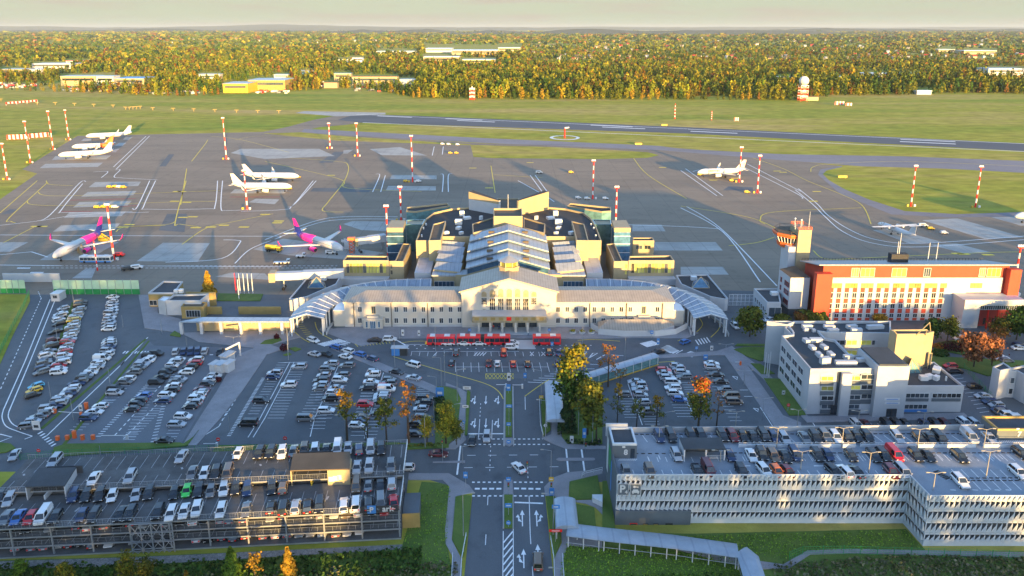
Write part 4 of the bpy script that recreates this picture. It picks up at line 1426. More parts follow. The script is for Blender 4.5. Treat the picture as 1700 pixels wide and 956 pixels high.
dv=Vector((wl2[1][0]-wl2[0][0],wl2[1][1]-wl2[0][1]))
for t in(.2,.35,.5,.65,.8):
 window(Lw,(wl2[0][0]+dv.x*t-.03,wl2[0][1]+dv.y*t,3.2),1.0,1.6,'glass_dark','white_paint',rz=math.atan2(dv.y,dv.x)+math.pi,bars=0)
mb=MB()
v=G(*B6(320,350),6)
mb.obox((v.x,v.y,6.0),2.5,2.0,1.2)
mb.build('roof_unit','light_metal',Lw)
# control tower
YT=YS+16
Tw=thing('control_tower','white air traffic control tower with a red flared cab and roof antennas','control tower',(XA(1327,YT,10),YT,0))
t5=zc(1240,360,7.083)
def tx(q,z):
 return XA(t5(q,0)[0],YT,z)
ztop=ZH(t5(0,155)[1],YT)
zcab1,zcab0=ZH(t5(0,262)[1],YT-2),ZH(t5(0,385)[1],YT-2)
sxl,sxr=tx(585,18),tx(755,24)
sxl2=tx(480,12)
MB().box(sxl,sxr,YT,YT+8,0,ztop).build('shaft','warm_panel',Tw)
MB().box(sxl2,sxl-.01,YT+.8,YT+8,0,zcab0+.1).build('shaft','white_panel',Tw)
ccx,ccy=(tx(400,22)+tx(825,22))/2,YT+7.6
def oct_(r,z):
 return[(ccx+r*math.cos(math.pi*(2*k+1)/8),ccy+r*math.sin(math.pi*(2*k+1)/8),z)for k in range(8)]
cr1=(tx(825,22)-tx(400,22))/2*1.04
mb=MB()
mb.loft([oct_(cr1*.70,zcab0-1.2),oct_(cr1*.74,zcab0),oct_(cr1*.80,zcab0+.9)])
mb.loft([oct_(cr1*.96,zcab1-.9),oct_(cr1*1.0,zcab1),oct_(cr1*.97,zcab1+.35)])
cab=mb.build('cab','orange_paint',Tw)
mb=MB()
mb.loft([oct_(cr1*.79,zcab0+.85),oct_(cr1*.95,zcab1-.85)])
mb.build('cab_glass','glass_dark',cab)
for k in range(8):
 a,b=oct_(cr1*.80,zcab0+.85)[k],oct_(cr1*.965,zcab1-.85)[k]
 a2,b2=oct_(cr1*.80,zcab0+.85)[(k+1)%8],oct_(cr1*.965,zcab1-.85)[(k+1)%8]
 mb=MB()
 for t in(0,.25,.5,.75):
  p=Vector(a).lerp(Vector(a2),t)
  q=Vector(b).lerp(Vector(b2),t)
  mb.tube(p,q,.16,n=5)
 mb.build('cab_mullion','white_paint',cab)
mb=MB()
mb.loft([oct_(cr1*.9,zcab1+.36),oct_(cr1*.9,zcab1+.6)])
mb.build('cab_roof','roof_brown',Tw)
mb=MB()
for k in range(8):
 for r_,z_ in((cr1*.92,zcab1+.4),):
  p,q=Vector(oct_(r_,z_)[k]),Vector(oct_(r_,z_)[(k+1)%8])
  mb.tube(p,p+Vector((0,0,1.2)),.07,n=5)
  mb.tube(p+Vector((0,0,1.2)),q+Vector((0,0,1.2)),.06,n=5)
mb.build('cab_railing','roof_brown',Tw)
mb=MB()
for zz in(.5,1.1):
 c4=[(sxl,YT),(sxr,YT),(sxr,YT+8),(sxl,YT+8)]
 for k in range(4):
  a,b=c4[k],c4[(k+1)%4]
  mb.tube((a[0],a[1],ztop+zz),(b[0],b[1],ztop+zz),.09,n=5)
for k in range(5):
 for y in(YT,YT+8):
  x=sxl+(sxr-sxl)*k/4
  mb.tube((x,y,ztop),(x,y,ztop+1.1),.08,n=5)
mb.build('roof_railing','orange_paint',Tw)
for k,(q,y,h)in enumerate(((580,1,2.4),(610,4,3.6),(635,6,3.2),(672,3,3.3),(712,5,3.0),(752,2,6.5))):
 x=tx(q,ztop)
 mb=MB()
 mb.tube((x,YT+y,ztop),(x,YT+y,ztop+h),.12,.05,6)
 if k in(1,3):
  mb.tube((x,YT+y,ztop+h-.4),(x,YT+y,ztop+h),.35,.2,8)
 mb.build('antenna','light_metal',Tw)
window(Tw,(sxl+2.2,YT-.03,3),1,2,'glass_dark','white_paint')
# --- pale concrete office block on the right
O_=thing('concrete_office','pale concrete office block with courtyard, roof units and a tall blank golden core','office building',G(1400,650))
d1=zc(1240,510,7.083);d2=zc(1460,510,7.083);d3=zc(1240,600,7.083);d4=zc(1460,600,7.083)
OZ=ZH(616,G(1345,687).y)
mainp=[(1345.5,616.5),d3(1040,112),d3(1100,112),d3(1350,110),d3(1625,110),d1(1625,640),d1(1480,590),d1(1215,590),d1(1040,410),d1(915,385),d1(845,305),d1(950,320),d1(1480,325),d1(1690,330),d1(1690,185),d1(550,185),d1(470,225),d1(530,300),d1(540,345),d1(405,358)]
block('main_walls',O_,mainp,OZ,'office_concrete','roof_felt',.7)
fr=pw([(1345.5,616.5),d3(1625,110)],OZ)
YO=fr[0][1]
# projecting front bays
def ox(q,z=6):
 return XA(d3(q,0)[0],YO,z)
def oz(q):
 return ZH(d3(0,q)[1],YO)
MB().box(ox(1045,6),ox(1090,6),YO-.15,YO-.01,0,OZ-.2).build('stair_recess','glass_dark',O_)
MB().box(ox(1075,6),ox(1190,6),YO-1.2,YO-.16,0,OZ-.1).build('front_bay','office_concrete',O_)
for q,ws in((945,(200,315,430,530)),):
 for y in ws:
  x,z=XA(d3(q,0)[0],YO,oz(y)),oz(y)
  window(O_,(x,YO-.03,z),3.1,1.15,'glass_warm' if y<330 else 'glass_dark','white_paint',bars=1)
  MB().box(x-1.75,x+1.75,YO-.1,YO-.012,z-2.0,z-.85).build('blue_spandrel','garage_dark',O_)
for y in(195,305,420,530):
 x,z=XA(d3(1262,0)[0],YO,oz(y)),oz(y)
 window(O_,(x,YO-.03,z),3.1,1.15,'glass_warm' if y<330 else 'glass_dark','white_paint',bars=1)
 MB().box(x-1.75,x+1.75,YO-.1,YO-.012,z-2.0,z-.85).build('blue_spandrel','garage_dark',O_)
for y in(180,300,410):
 x,z=XA(d3(1480,0)[0],YO,oz(y)),oz(y)
 window(O_,(x,YO-.03,z),6.0,1.2,'glass_dark','white_paint',bars=3)
 MB().box(x-3.2,x+3.2,YO-.1,YO-.012,z-2.1,z-.9).build('blue_spandrel','garage_dark',O_)
x=XA(d3(1460,0)[0],YO,1.6)
MB().box(x-3.3,x+3.3,YO-.08,YO-.013,.2,3.0).build('garage_door','white_panel',O_)
x=XA(d3(1020,0)[0],YO,1.6)
window(O_,(x,YO-.2,1.5),1.5,2.4,'glass_dark','dark_metal',bars=1,name='entrance_door')
# golden front towers
x2a,x2b=XA(d4(60,0)[0],YO,6),XA(d4(275,0)[0],YO,6)
TZ=ZH(d4(0,0)[1],YO)
MB().box(x2a-3.4,x2b,YO-1.6,YO+9.5,0,OZ+2.2).build('front_tower','office_concrete',O_)
MB().box(x2a-2.9,x2b-.5,YO-1.1,YO+9,OZ+2.201,OZ+2.6).build('tower_roof','roof_felt',O_)
window(O_,(XA(d4(75,0)[0],YO,1.4),YO-1.63,1.3),1.2,2.3,'glass_dark','dark_metal',bars=0,name='entrance_door')
window(O_,(XA(d4(130,0)[0],YO,1.4),YO-1.63,1.3),1.2,2.3,'glass_dark','dark_metal',bars=0,name='entrance_door')
for z in(4.2,5.3):
 x=XA(d4(112,0)[0],YO,z)
 MB().box(x-2.0,x+2.0,YO-1.68,YO-1.61,z-.35,z+.35).build('name_board','white_paint',O_)
 MB().box(x-1.5,x+1.5,YO-1.70,YO-1.69,z-.1,z+.08).build('board_lettering','blue_paint',O_)
 # blank golden core behind
ca=[d2(205,335),d2(540,330),d2(640,305),d2(530,285),d2(120,280)]
zc_=OZ+4.5
block('rear_core',O_,ca,zc_,'warm_panel','roof_felt',.5)
wc=pw(ca,zc_)
window(O_,(wc[1][0]+2.1,(wc[1][1]+wc[2][1])/2-.9,8),1.0,7,'glass_dark','warm_panel',bars=0,rz=.45)
mb=MB()
p=[G(*d2(170,270),zc_+2.5),G(*d2(560,265),zc_+2.5),G(*d2(590,180),zc_+5),G(*d2(430,330),zc_)]
mb.tube(p[0],p[1],.15,n=5);mb.tube(p[3],p[2],.15,n=5);mb.tube(p[2],G(*d2(600,290),zc_),.15,n=5);mb.tube(p[0],G(*d2(215,330),zc_),.12,n=5);mb.tube(p[1],G(*d2(540,330),zc_),.12,n=5)
mb.build('roof_frame','warm_panel',O_)
# courtyard wing with windows
yw=G(*d1(1320,325),OZ).y
for q,m_ in((1090,'glass_dark'),(1230,'glass_warm'),(1400,'glass_warm'),(1530,'glass_dark')):
 for z in(OZ-2.4,OZ-5.6):
  x=XA(d1(q,0)[0],yw,z)
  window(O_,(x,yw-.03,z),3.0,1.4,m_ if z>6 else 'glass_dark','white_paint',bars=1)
  # left facade: rows of strip windows on the slanted side
sa,sb=pw([d1(405,358),(1345.5,616.5)],OZ)
dv=Vector((sb[0]-sa[0],sb[1]-sa[1]))
rz_=math.atan2(dv.y,dv.x)
for t in(.12,.32,.52,.72):
 for z in(OZ-2.6,OZ-5.8,OZ-9.0):
  p=(sa[0]+dv.x*t,sa[1]+dv.y*t)
  nn=Vector((dv.y,-dv.x)).normalized()
  window(O_,(p[0]+nn.x*.03,p[1]+nn.y*.03,z),dv.length*.15,1.6,'glass_dark','white_paint',rz=rz_,bars=1)
  # the two stepped blank walls at the back left
bl=[d1(235,180),d1(475,222),d1(555,190),d1(470,175)]
block('end_slab',O_,bl,OZ+.6,'office_concrete','roof_felt',.5)
block('end_slab',O_,[d1(440,250),d1(540,345),d1(560,310),d1(480,232)],OZ+.2,'office_concrete','roof_felt',.4)
for k,(x,y,sx,sy,sz)in enumerate(((705,245,3.0,1.2,1.1),(690,280,1.2,1.2,1.0),(785,290,.9,.9,.9),(965,245,3.2,1.2,1.0),(1010,290,3.2,1.2,1.0),(1230,245,3.2,1.2,1.0),(1285,285,3.2,1.2,1.0),(1505,250,5,1.3,1.1),(695,410,1.4,2.0,1.0),(810,405,3.4,1.4,1.1),(765,490,1.3,2.2,1.0),(905,485,1.3,2.2,1.0),(845,575,1.3,2.2,1.0),(985,570,1.3,2.2,1.0),(915,660,2.6,1.4,1.8),(1160,670,5.6,1.3,1.0),(1190,600,2.6,1.2,1.0),(1360,635,3.6,1.2,1.0),(1520,665,.9,.9,1.4))):
 v=G(*d1(x,y),OZ)
 MB().obox((v.x,v.y,OZ+.01),sx,sy,sz,.1*(k%3)).build('roof_unit','white_panel',O_)
 # glass pyramid over the lobby, and the low annex
pa=[G(*d2(300,800),6.5),G(*d2(500,790),6.5),G(*d2(525,705),6.5),G(*d2(330,640),6.5)]
ap=G(*d2(385,600),11)
mb=MB()
for i in range(4):
 mb.face([pa[i],pa[(i+1)%4],ap])
mb.build('glass_pyramid','glass_teal',O_)
mb=MB()
for i in range(4):
 mb.tube(pa[i],ap,.14,n=5);mb.tube(pa[i],pa[(i+1)%4],.12,n=5)
 for t in(.33,.66):
  mb.tube(pa[i].lerp(pa[(i+1)%4],t),ap,.07,n=4)
mb.build('pyramid_frame','warm_panel',O_)
An=thing('office_annex','low two-storey white annex with strip windows and dark flat roof beside the concrete office','office building',G(1545,684))
block('walls',An,[d4(300,312),d4(995,312),d4(640,25),d4(290,60),d4(265,280)],7.0,'office_concrete','roof_felt',.6)
YA=G(*d4(600,312),7).y
def az(q):
 return ZH(d4(0,q)[1],YA)
for q,y,wd_,bars in((445,400,6.0,4),(790,400,7.5,5),(425,530,6.0,4)):
 z=az(y)
 x=XA(d4(q,0)[0],YA,z)
 window(An,(x,YA-.03,z),wd_,1.2,'glass_dark','white_paint',bars=bars)
 MB().box(x-wd_/2-.1,x+wd_/2+.1,YA-.1,YA-.012,z-1.7,z-.8).build('blue_spandrel','blue_paint' if y>500 else 'garage_dark',An)
for k,(x,y,s)in enumerate(((515,215,2.0),(580,200,1.8),(665,215,1.6),(670,120,2.6),(780,225,.5))):
 v=G(*d4(x,y),7)
 MB().obox((v.x,v.y,7.01),s,s*.7,1.2,.3*k).build('roof_unit','light_metal',An)
 # grey building at the right edge
E_=thing('grey_house','grey two-storey concrete building with small windows at the right edge','building',G(1660,660))
ez=7.6
block('walls',E_,[d4(1400,125),d4(1620,130),d4(1700,175),d4(1900,260),d4(1900,20),d4(1560,90)],ez,'office_concrete','roof_felt',.5)
block('walls',E_,[d4(1330,75),d4(1385,105),d4(1420,120),d4(1560,90),d4(1455,20)],ez+.8,'office_concrete','roof_felt',.3)
we=pw([d4(1400,125),d4(1620,130)],ez)
for t in(.1,.8):
 for z in(5.2,2.0):
  window(E_,(we[0][0]+(we[1][0]-we[0][0])*t,min(we[0][1],we[1][1])-.05,z),1.0,1.6,'glass_dark','white_paint',bars=0)
  # --- checkpoint buildings on the left
e8=zc(230,440,5.62)
Cb=thing('checkpoint_building','low tan and white checkpoint building with stepped flat roofs beside the golden conifer','building',G(*e8(250,480)))
block('rear_block',Cb,[e8(90,272),e8(330,272),e8(415,165),e8(235,160)],5.0,'tan_board','roof_felt',.6,parm='white_panel')
block('middle_block',Cb,[e8(450,272),e8(655,272),e8(720,262),e8(640,262),e8(440,255)],4.8,'tan_board','roof_felt',.4)
block('front_block',Cb,[e8(250,345),e8(580,345),e8(655,280),e8(330,288)],5.0,'white_panel','roof_felt',.6)
block('grey_block',Cb,[e8(178,330),e8(246,345),e8(320,300),e8(235,292)],5.2,'grey_concrete','light_metal',.2)
block('entrance_block',Cb,[e8(395,395),e8(605,395),e8(640,350),e8(430,352)],4.2,'tan_board','roof_brown',.3)
yv=G(*e8(500,395),4.2).y
window(Cb,(XA(e8(510,0)[0],yv,2),yv-.03,1.9),4.8,2.4,'glass_dark','white_panel',bars=4)
yv=G(*e8(150,272),5.0).y
window(Cb,(XA(e8(138,0)[0],yv,1.6),yv-.03,1.7),2.6,1.8,'glass_dark','white_panel',bars=1)
for x,y in((355,260),(400,258)):
 v=G(*e8(x,y),5)
 MB().obox((v.x,v.y,5.0),1.4,1.2,1.4).build('roof_unit','light_metal',Cb)
for nm,a,b,lab in(('screen_wall',(615,460),(780,460),'short tan boarded screen wall beside the checkpoint entrance'),('screen_wall',(935,460),(1330,460),'long tan boarded screen wall ending at the curved canopy')):
 p,q=G(*e8(*a)),G(*e8(*b))
 o=MB().box(p.x,q.x,p.y,p.y+.35,0,2.9).build(nm,'tan_board',None,origin=(p.x,p.y,0))
 tag(o,lab,'wall')
Tb=thing('toll_canopy','flat grey entry canopy on thick white pillars in front of the checkpoint building','canopy',G(*e8(880,660)))
ra,rb=G(*e8(385,530),4.6),G(*e8(1410,530),4.6)
rc,rd_=G(*e8(1410,492),4.6),G(*e8(600,488),4.6)
mb=MB()
mb.prism([(ra.x,ra.y),(rb.x,rb.y),(rc.x,rc.y),(rd_.x,rd_.y)],4.3,4.75)
mb.build('canopy_roof','walk_roof',Tb)
for q in(395,583,767,950,1134,1337):
 x=XA(e8(q,0)[0],ra.y,2)
 MB().box(x-.45,x+.45,ra.y+.05,ra.y+1.0,0,4.29).build('pillar','white_panel',Tb)
MB().box(ra.x+4,rb.x-.5,rc.y-.4,rc.y,0,4.28).build('back_wall','warm_panel',Tb)
mb=MB()
for k in range(24):
 x=ra.x+4.5+(rb.x-ra.x-5.5)*k/24
 mb.box(x,x+.35,rc.y-.5,rc.y-.401,2.6,4.0)
mb.build('wall_louvre','grey_metal',Tb)
# noise barriers along the apron
for pa_,pb_,n_,lab in(((-40,487),(43.6,487),8,'shorter green and white noise barrier at the left edge'),((90,488.5),(232.5,488.5),11,'longer green and white glass noise barrier with a sunlit golden patch')):
 A,B_=G(*pa_),G(*pb_)
 o=thing('noise_barrier',lab,'barrier',A)
 h=ZH(464,A.y)
 for k in range(n_):
  xa,xb=A.x+(B_.x-A.x)*k/n_,A.x+(B_.x-A.x)*(k+1)/n_
  mb=MB()
  mb.box(xa+.06,xb-.06,A.y,A.y+.15,0,h*.36)
  mb.m(1).box(xa+.06,xb-.06,A.y+.02,A.y+.12,h*.36,h*.95)
  mb.build('barrier_panel',['green_panel','pale_green_panel'],o)
  MB().box(xa-.08,xa+.05,A.y-.08,A.y+.2,0,h).build('post','grey_metal',o)
a,b=G(6,468),G(100,468)
tag(MB().box(a.x,b.x,a.y,a.y+.4,0,3.6).build('apron_wall','white_panel',None,origin=a),'long low white wall standing behind the noise barriers','wall')
a=G(98,497)
ks=thing('gate_kiosk','small white kiosk at the far end of the left car park','kiosk',a)
MB().obox((a.x,a.y,0),3.2,4,2.9).build('walls','white_panel',ks)
MB().obox((a.x,a.y,2.901),3.5,4.3,.2).build('roof','light_metal',ks)
window(ks,(a.x,a.y-2.02,1.8),1.4,1,'glass_dark','grey_metal')
# payment cabin and frame in the car park
p=G(*Cc(1170,390))
pk=thing('pay_station','white pay station cabin with three flat sloping roofs inside the car park','kiosk',p)
for nm,q,s,z,m_ in(('roof_panel',(1110,300),(2.4,3.4),2.9,'white_panel'),('roof_panel',(1180,300),(2.4,3.4),3.0,'walk_roof'),('roof_panel',(1270,290),(2.4,3.6),2.9,'white_panel'),('roof_panel',(1255,195),(3.0,4.6),3.1,'canopy_sheet')):
 v=G(*Cc(*q),z)
 MB().obox((v.x,v.y,z),s[0],s[1],.15,-.35).build(nm,m_,pk)
 MB().obox((v.x,v.y,.12),s[0]*.8,s[1]*.8,z-.121,-.35).build('cabin_wall','white_panel',pk)
v=G(*Cc(1165,400))
MB().box(v.x-2,v.x+1.4,v.y-.2,v.y+.2,.12,2.6).build('notice_board','white_paint',pk)
MB().box(v.x+1.41,v.x+2.0,v.y-.22,v.y+.2,.12,2.6).build('side_panel','red_paint',pk)
for k in(-.9,.1):
 MB().box(v.x+k,v.x+k+.6,v.y-.25,v.y-.201,1.1,1.9).build('screen','dark_metal',pk)
p=G(*Cc(1410,220))
fr_=thing('height_gate','white and yellow goalpost frame above the car park pay station','gate',p)
pl_=G(*Cc(1240,135),4.6)
MB().tube((p.x,p.y,0),(p.x,p.y,4.6),.25,n=6).build('post','white_paint',fr_)
MB().tube((p.x,p.y,4.5),(pl_.x,pl_.y,4.5),.3,n=6).build('beam','white_paint',fr_)
# tent-like building works in front of the right wing
Pv=thing('works_pavilion','pale hipped temporary pavilion under construction before the right wing','pavilion',G(1075,556))
b7=zc(840,430,4.722)
aa=[b7(725,545),b7(930,562),b7(1190,560),b7(1320,520)]
base=[G(*q,2.2)for q in aa]+[Vector((XA(1118,YF-1,3),YF-1,2.2)),Vector((XA(992,YF-1,3),YF-1,2.2))]
mb=MB()
mb.prism([(v.x,v.y)for v in base],0,2.2)
mb.build('walls','white_panel',Pv)
tp=[Vector((XA(1010,YF-3,4),YF-4,4.4)),Vector((XA(1100,YF-3,4),YF-4,4.4))]
mb=MB()
b_=[v+Vector((0,0,.01))for v in base]
for q in([b_[0],b_[1],tp[0]],[b_[1],b_[2],tp[1],tp[0]],[b_[2],b_[3],tp[1]],[b_[3],b_[4],tp[1]],[b_[4],b_[5],tp[0],tp[1]],[b_[5],b_[0],tp[0]]):
 mb.face(q)
mb.build('roof','metal_roof',Pv)
Hd=thing('site_hoarding','white site hoarding curving round the pale temporary pavilion','hoarding',G(1075,562))
hp=[G(*b7(*q))for q in((665,545),(745,592),(960,605),(1190,608),(1330,592),(1420,545))]
for k in range(len(hp)-1):
 a,b=hp[k],hp[k+1]
 d=(b-a).normalized()
 n=Vector((-d.y,d.x,0))*.08
 MB().prism([((a-n).x,(a-n).y),((b-n).x,(b-n).y),((b+n).x,(b+n).y),((a+n).x,(a+n).y)],.12,2.1).build('hoarding_panel','white_paint',Hd)
 # --- covered walkways
def walkway(name,pts,hw,z,label,m='walk_roof',gap=4.0,glassy=False,barrel=False):
 P=[G(*q,z)for q in pts]
 o=thing(name,label,'covered walkway',(P[0].x,P[0].y,0))
 mb=MB()
 rings=[]
 for i,p in enumerate(P):
  a,b=P[max(i-1,0)],P[min(i+1,len(P)-1)]
  d=(b-a)
  d.z=0
  d.normalize()
  n=Vector((-d.y,d.x,0))
  prof=[(math.cos(math.pi*k/8),math.sin(math.pi*k/8)*.75)for k in range(9)]if barrel else[(1,0),(.6,.22),(0,.3),(-.6,.22),(-1,0)]
  rings.append([p+n*(hw*c)+Vector((0,0,s))for c,s in prof]+[p-n*hw+Vector((0,0,-.15)),p+n*hw+Vector((0,0,-.15))])
 mb.loft(rings)
 mb.build('roof',m,o)
 for i in range(len(P)-1):
  d=P[i+1]-P[i]
  ln=d.length
  d.normalize()
  n=Vector((-d.y,d.x,0))
  k=0.4
  while k<ln:
   for s in(-1,1):
    q=P[i]+d*k+n*(s*(hw-.25))
    MB().tube((q.x,q.y,.1),(q.x,q.y,z-.14),.11,n=6).build('post','white_paint',o)
   k+=gap
  for s in(-1,1):
   a,b=P[i]+n*(s*(hw-.25)),P[i+1]+n*(s*(hw-.25))
   MB().tube((a.x,a.y,1.1),(b.x,b.y,1.1),.05,n=5).build('handrail','grey_metal',o)
   if glassy:
    e=n*(s*.03)
    MB().prism([((a-e).x,(a-e).y),((b-e).x,(b-e).y),((b+e).x,(b+e).y),((a+e).x,(a+e).y)],.5,z-.4).build('glass_screen','glass_teal',o)
    MB().prism([((a-e*2).x,(a-e*2).y),((b-e*2).x,(b-e*2).y),((b+e*2).x,(b+e*2).y),((a+e*2).x,(a+e*2).y)],.1,.45).build('base_rail','yellow_paint' if s<0 else 'white_paint',o)
 return o
walkway('glazed_walkway',[(941,635),(973,624),(1089,588.5)],1.6,3.0,'white roofed glazed walkway slanting across in front of the right wing',gap=3.2,glassy=True)
walkway('covered_path',[W1(995,200),W1(1020,560)],2.3,3.0,'grey roofed footpath shelter on the right of the main road north of the junction',gap=4,barrel=True)
walkway('covered_path',[W2(1105,500),W2(1130,770)],2.3,3.0,'barrel-roofed footpath shelter just south of the junction',gap=4,barrel=True)
walkway('covered_path',[W2(1130,775),(1000,886),(1120,899),(1225,914)],1.9,2.8,'long flat-roofed footpath shelter along the front of the grey garage',gap=3.0)
walkway('covered_path',[(1229,915),(1242,924),(1256,970)],2.0,2.8,'bent end of the footpath shelter at the bottom edge',gap=5)
# green mesh fence at the left grass plot, and fence posts by the grey garage
def meshfence(pts,h,label,m='green_panel',step=2.6,name='mesh_fence',rails=4):
 P=[G(*q)for q in pts]
 o=thing(name,label,'fence',P[0])
 mb=MB()
 for i in range(len(P)-1):
  for k in range(rails):
   z=.2+(h-.25)*k/(rails-1)
   mb.tube(P[i]+Vector((0,0,z)),P[i+1]+Vector((0,0,z)),.035,n=4)
  d=P[i+1]-P[i]
  n=int(d.length/.5)
  for k in range(n):
   q=P[i]+d*(k/n)
   mb.tube(q,q+Vector((0,0,h)),.018,n=3,caps=False)
 mb.build('mesh_panel',m,o)
 for i in range(len(P)-1):
  d=P[i+1]-P[i]
  n=max(1,int(d.length/step))
  for k in range(n):
   q=P[i]+d*(k/n)
   MB().tube(q,q+Vector((0,0,h+.1)),.06,n=5).build('post',m,o)
 return o
meshfence([(49,488),(40,510),(20,548),(-2,592)],2.0,'dark green mesh fence along the grass plot at the left edge')
meshfence([(1310,930),(1332,921),(1400,920),(1540,924),(1700,929)],1.9,'dark green mesh fence along the path under the grey garage',step=3)
meshfence([(1600,612),(1625,640),(1645,662)],1.8,'green mesh fence between the annex parking and the grey building',step=3)
meshfence([(34,764),(90,757),(300,750),(440,747)],1.6,'green mesh fence behind the steel parking deck',step=3)
# --- open steel parking deck, bottom left
Ga=zc(0,720,7.083);Gb=zc(220,720,7.083);Gc=zc(440,720,7.083);Gd=zc(0,830,7.586);Ge=zc(220,830,7.586);Gf=zc(440,830,7.083)
ZF,ZB=6.45,7.7
LV=[.35,2.35,4.4]
fL,fR=G(-60,880.8,ZF),G(664.5,847,ZF)
mL,mR=G(-60,819,ZB),G(664,788,ZB)
bL,bR=G(-60,767.5,ZB),G(658,737.5,ZB)
u=(fR-fL)
u.z=0
DW=u.length
u.normalize()
nv=Vector((-u.y,u.x,0))
DF=(mR-fR).dot(nv)
DB=(bR-fR).dot(nv)
P0=Vector((fR.x,fR.y,0))
def dk(s,t,z=0):
 """point on the deck: s metres left of the right front corner, t metres back"""
 p=P0-u*s+nv*t
 return Vector((p.x,p.y,z))
K_=thing('parking_deck','open steel split-level parking deck with wire railings and diagonal bracing','parking deck',dk(DW/2,0))
def dbox(s0,s1,t0,t1,z0,z1,mb):
 mb.prism([tuple(dk(s1,t0)[:2]),tuple(dk(s0,t0)[:2]),tuple(dk(s0,t1)[:2]),tuple(dk(s1,t1)[:2])],z0,z1)
 return mb
for z,t0,t1 in((ZF,0,DF),(ZB,DF-.2,DB),(LV[2],0,DF),(LV[1],0,DF),(LV[0],-.3,DB)):
 dbox(0,DW,t0,t1,z-.28,z,MB()).build('deck_slab','slab',K_)
 dbox(0,DW,t0-.08,t0-.001,z-.28,z+.02,MB()).build('edge_beam','grey_metal',K_)
dbox(0,DW,DF+1,DF+1.2,LV[0],ZB-.3,MB()).build('inner_wall','slab',K_)
k=0
s=.3
while s<DW:
 for t in(.15,DF-.4):
  a,b=dk(s,t,0),dk(s,t,ZF-.28)
  MB().obox((a.x,a.y,0),.28,.28,ZF-.3).build('column','grey_metal',K_)
 s+=7.4
def rail(s0,s1,t,z,h=1.1,nm='railing',bars=3,m='grey_metal',fill=.5):
 mb=MB()
 for i in range(bars):
  zz=z+h*(i+1)/bars
  r=.045 if i==bars-1 else .014
  mb.tube(dk(s0,t,zz),dk(s1,t,zz),r,n=5)
 x=s0
 while x<=s1+.01:
  mb.tube(dk(x,t,z),dk(x,t,z+h),.035,n=4)
  x+=1.5
 x=s0
 while x<=s1:
  mb.tube(dk(x,t,z),dk(x,t,z+h*.95),.010,n=3,caps=False)
  x+=fill
 return mb.build(nm,m,K_)
rail(0,DW,.02,ZF+.02)
rail(0,DW,DF-.15,ZB+.02)
rail(0,DW,DB-.1,ZB+.02)
for z in LV[1:]:
 rail(0,DW,.25,z+.02,.95,bars=3,fill=9)
mb=MB()
for t in np.arange(0,DB,1.5):
 z=ZF if t<DF else ZB
 mb.tube(dk(.05,t,z),dk(.05,t,z+1.15),.05,n=5)
for(ta,tb,z)in((0,DF,ZF),(DF,DB,ZB)):
 for zz in(.5,1.15):
  mb.tube(dk(.05,ta,z+zz),dk(.05,tb,z+zz),.07,n=5)
mb.build('railing','light_metal',K_)
# stair strip on the right end
for z in(ZF,ZB):
 pass
dbox(-3.4,-.05,3,DF,0,3.2,MB()).build('stair_housing','garage_dark',K_)
dbox(-3.6,.0,2.9,3.0,0,3.4,MB()).build('stair_gable','tan_board',K_)
# diagonal bracing frame
pa=(Ge(-60,0)[0],0)
sA=(P0-G(217,925,0)).dot(u)
sB=(P0-G(287,922,0)).dot(u)
mb=MB()
zz=[-.9,.9,2.35,4.4,ZF]
for i in range(5):
 s=sB+(sA-sB)*i/4
 mb.tube(dk(s,-.55,zz[0]),dk(s,-.55,zz[-1]),.13,n=6)
for i in range(4):
 s0,s1=sB+(sA-sB)*i/4,sB+(sA-sB)*(i+1)/4
 for a,b in((0,1),(1,2.5),(2.5,4)):
  za=np.interp(a,range(5),zz)
  zb_=np.interp(b,range(5),zz)
  mb.tube(dk(s0,-.6,za),dk(s1,-.6,zb_),.065,n=5)
  mb.tube(dk(s1,-.6,za),dk(s0,-.6,zb_),.065,n=5)
for z in zz:
 mb.tube(dk(sB,-.55,z),dk(sA,-.55,z),.11,n=5)
mb.build('bracing','grey_metal',K_)
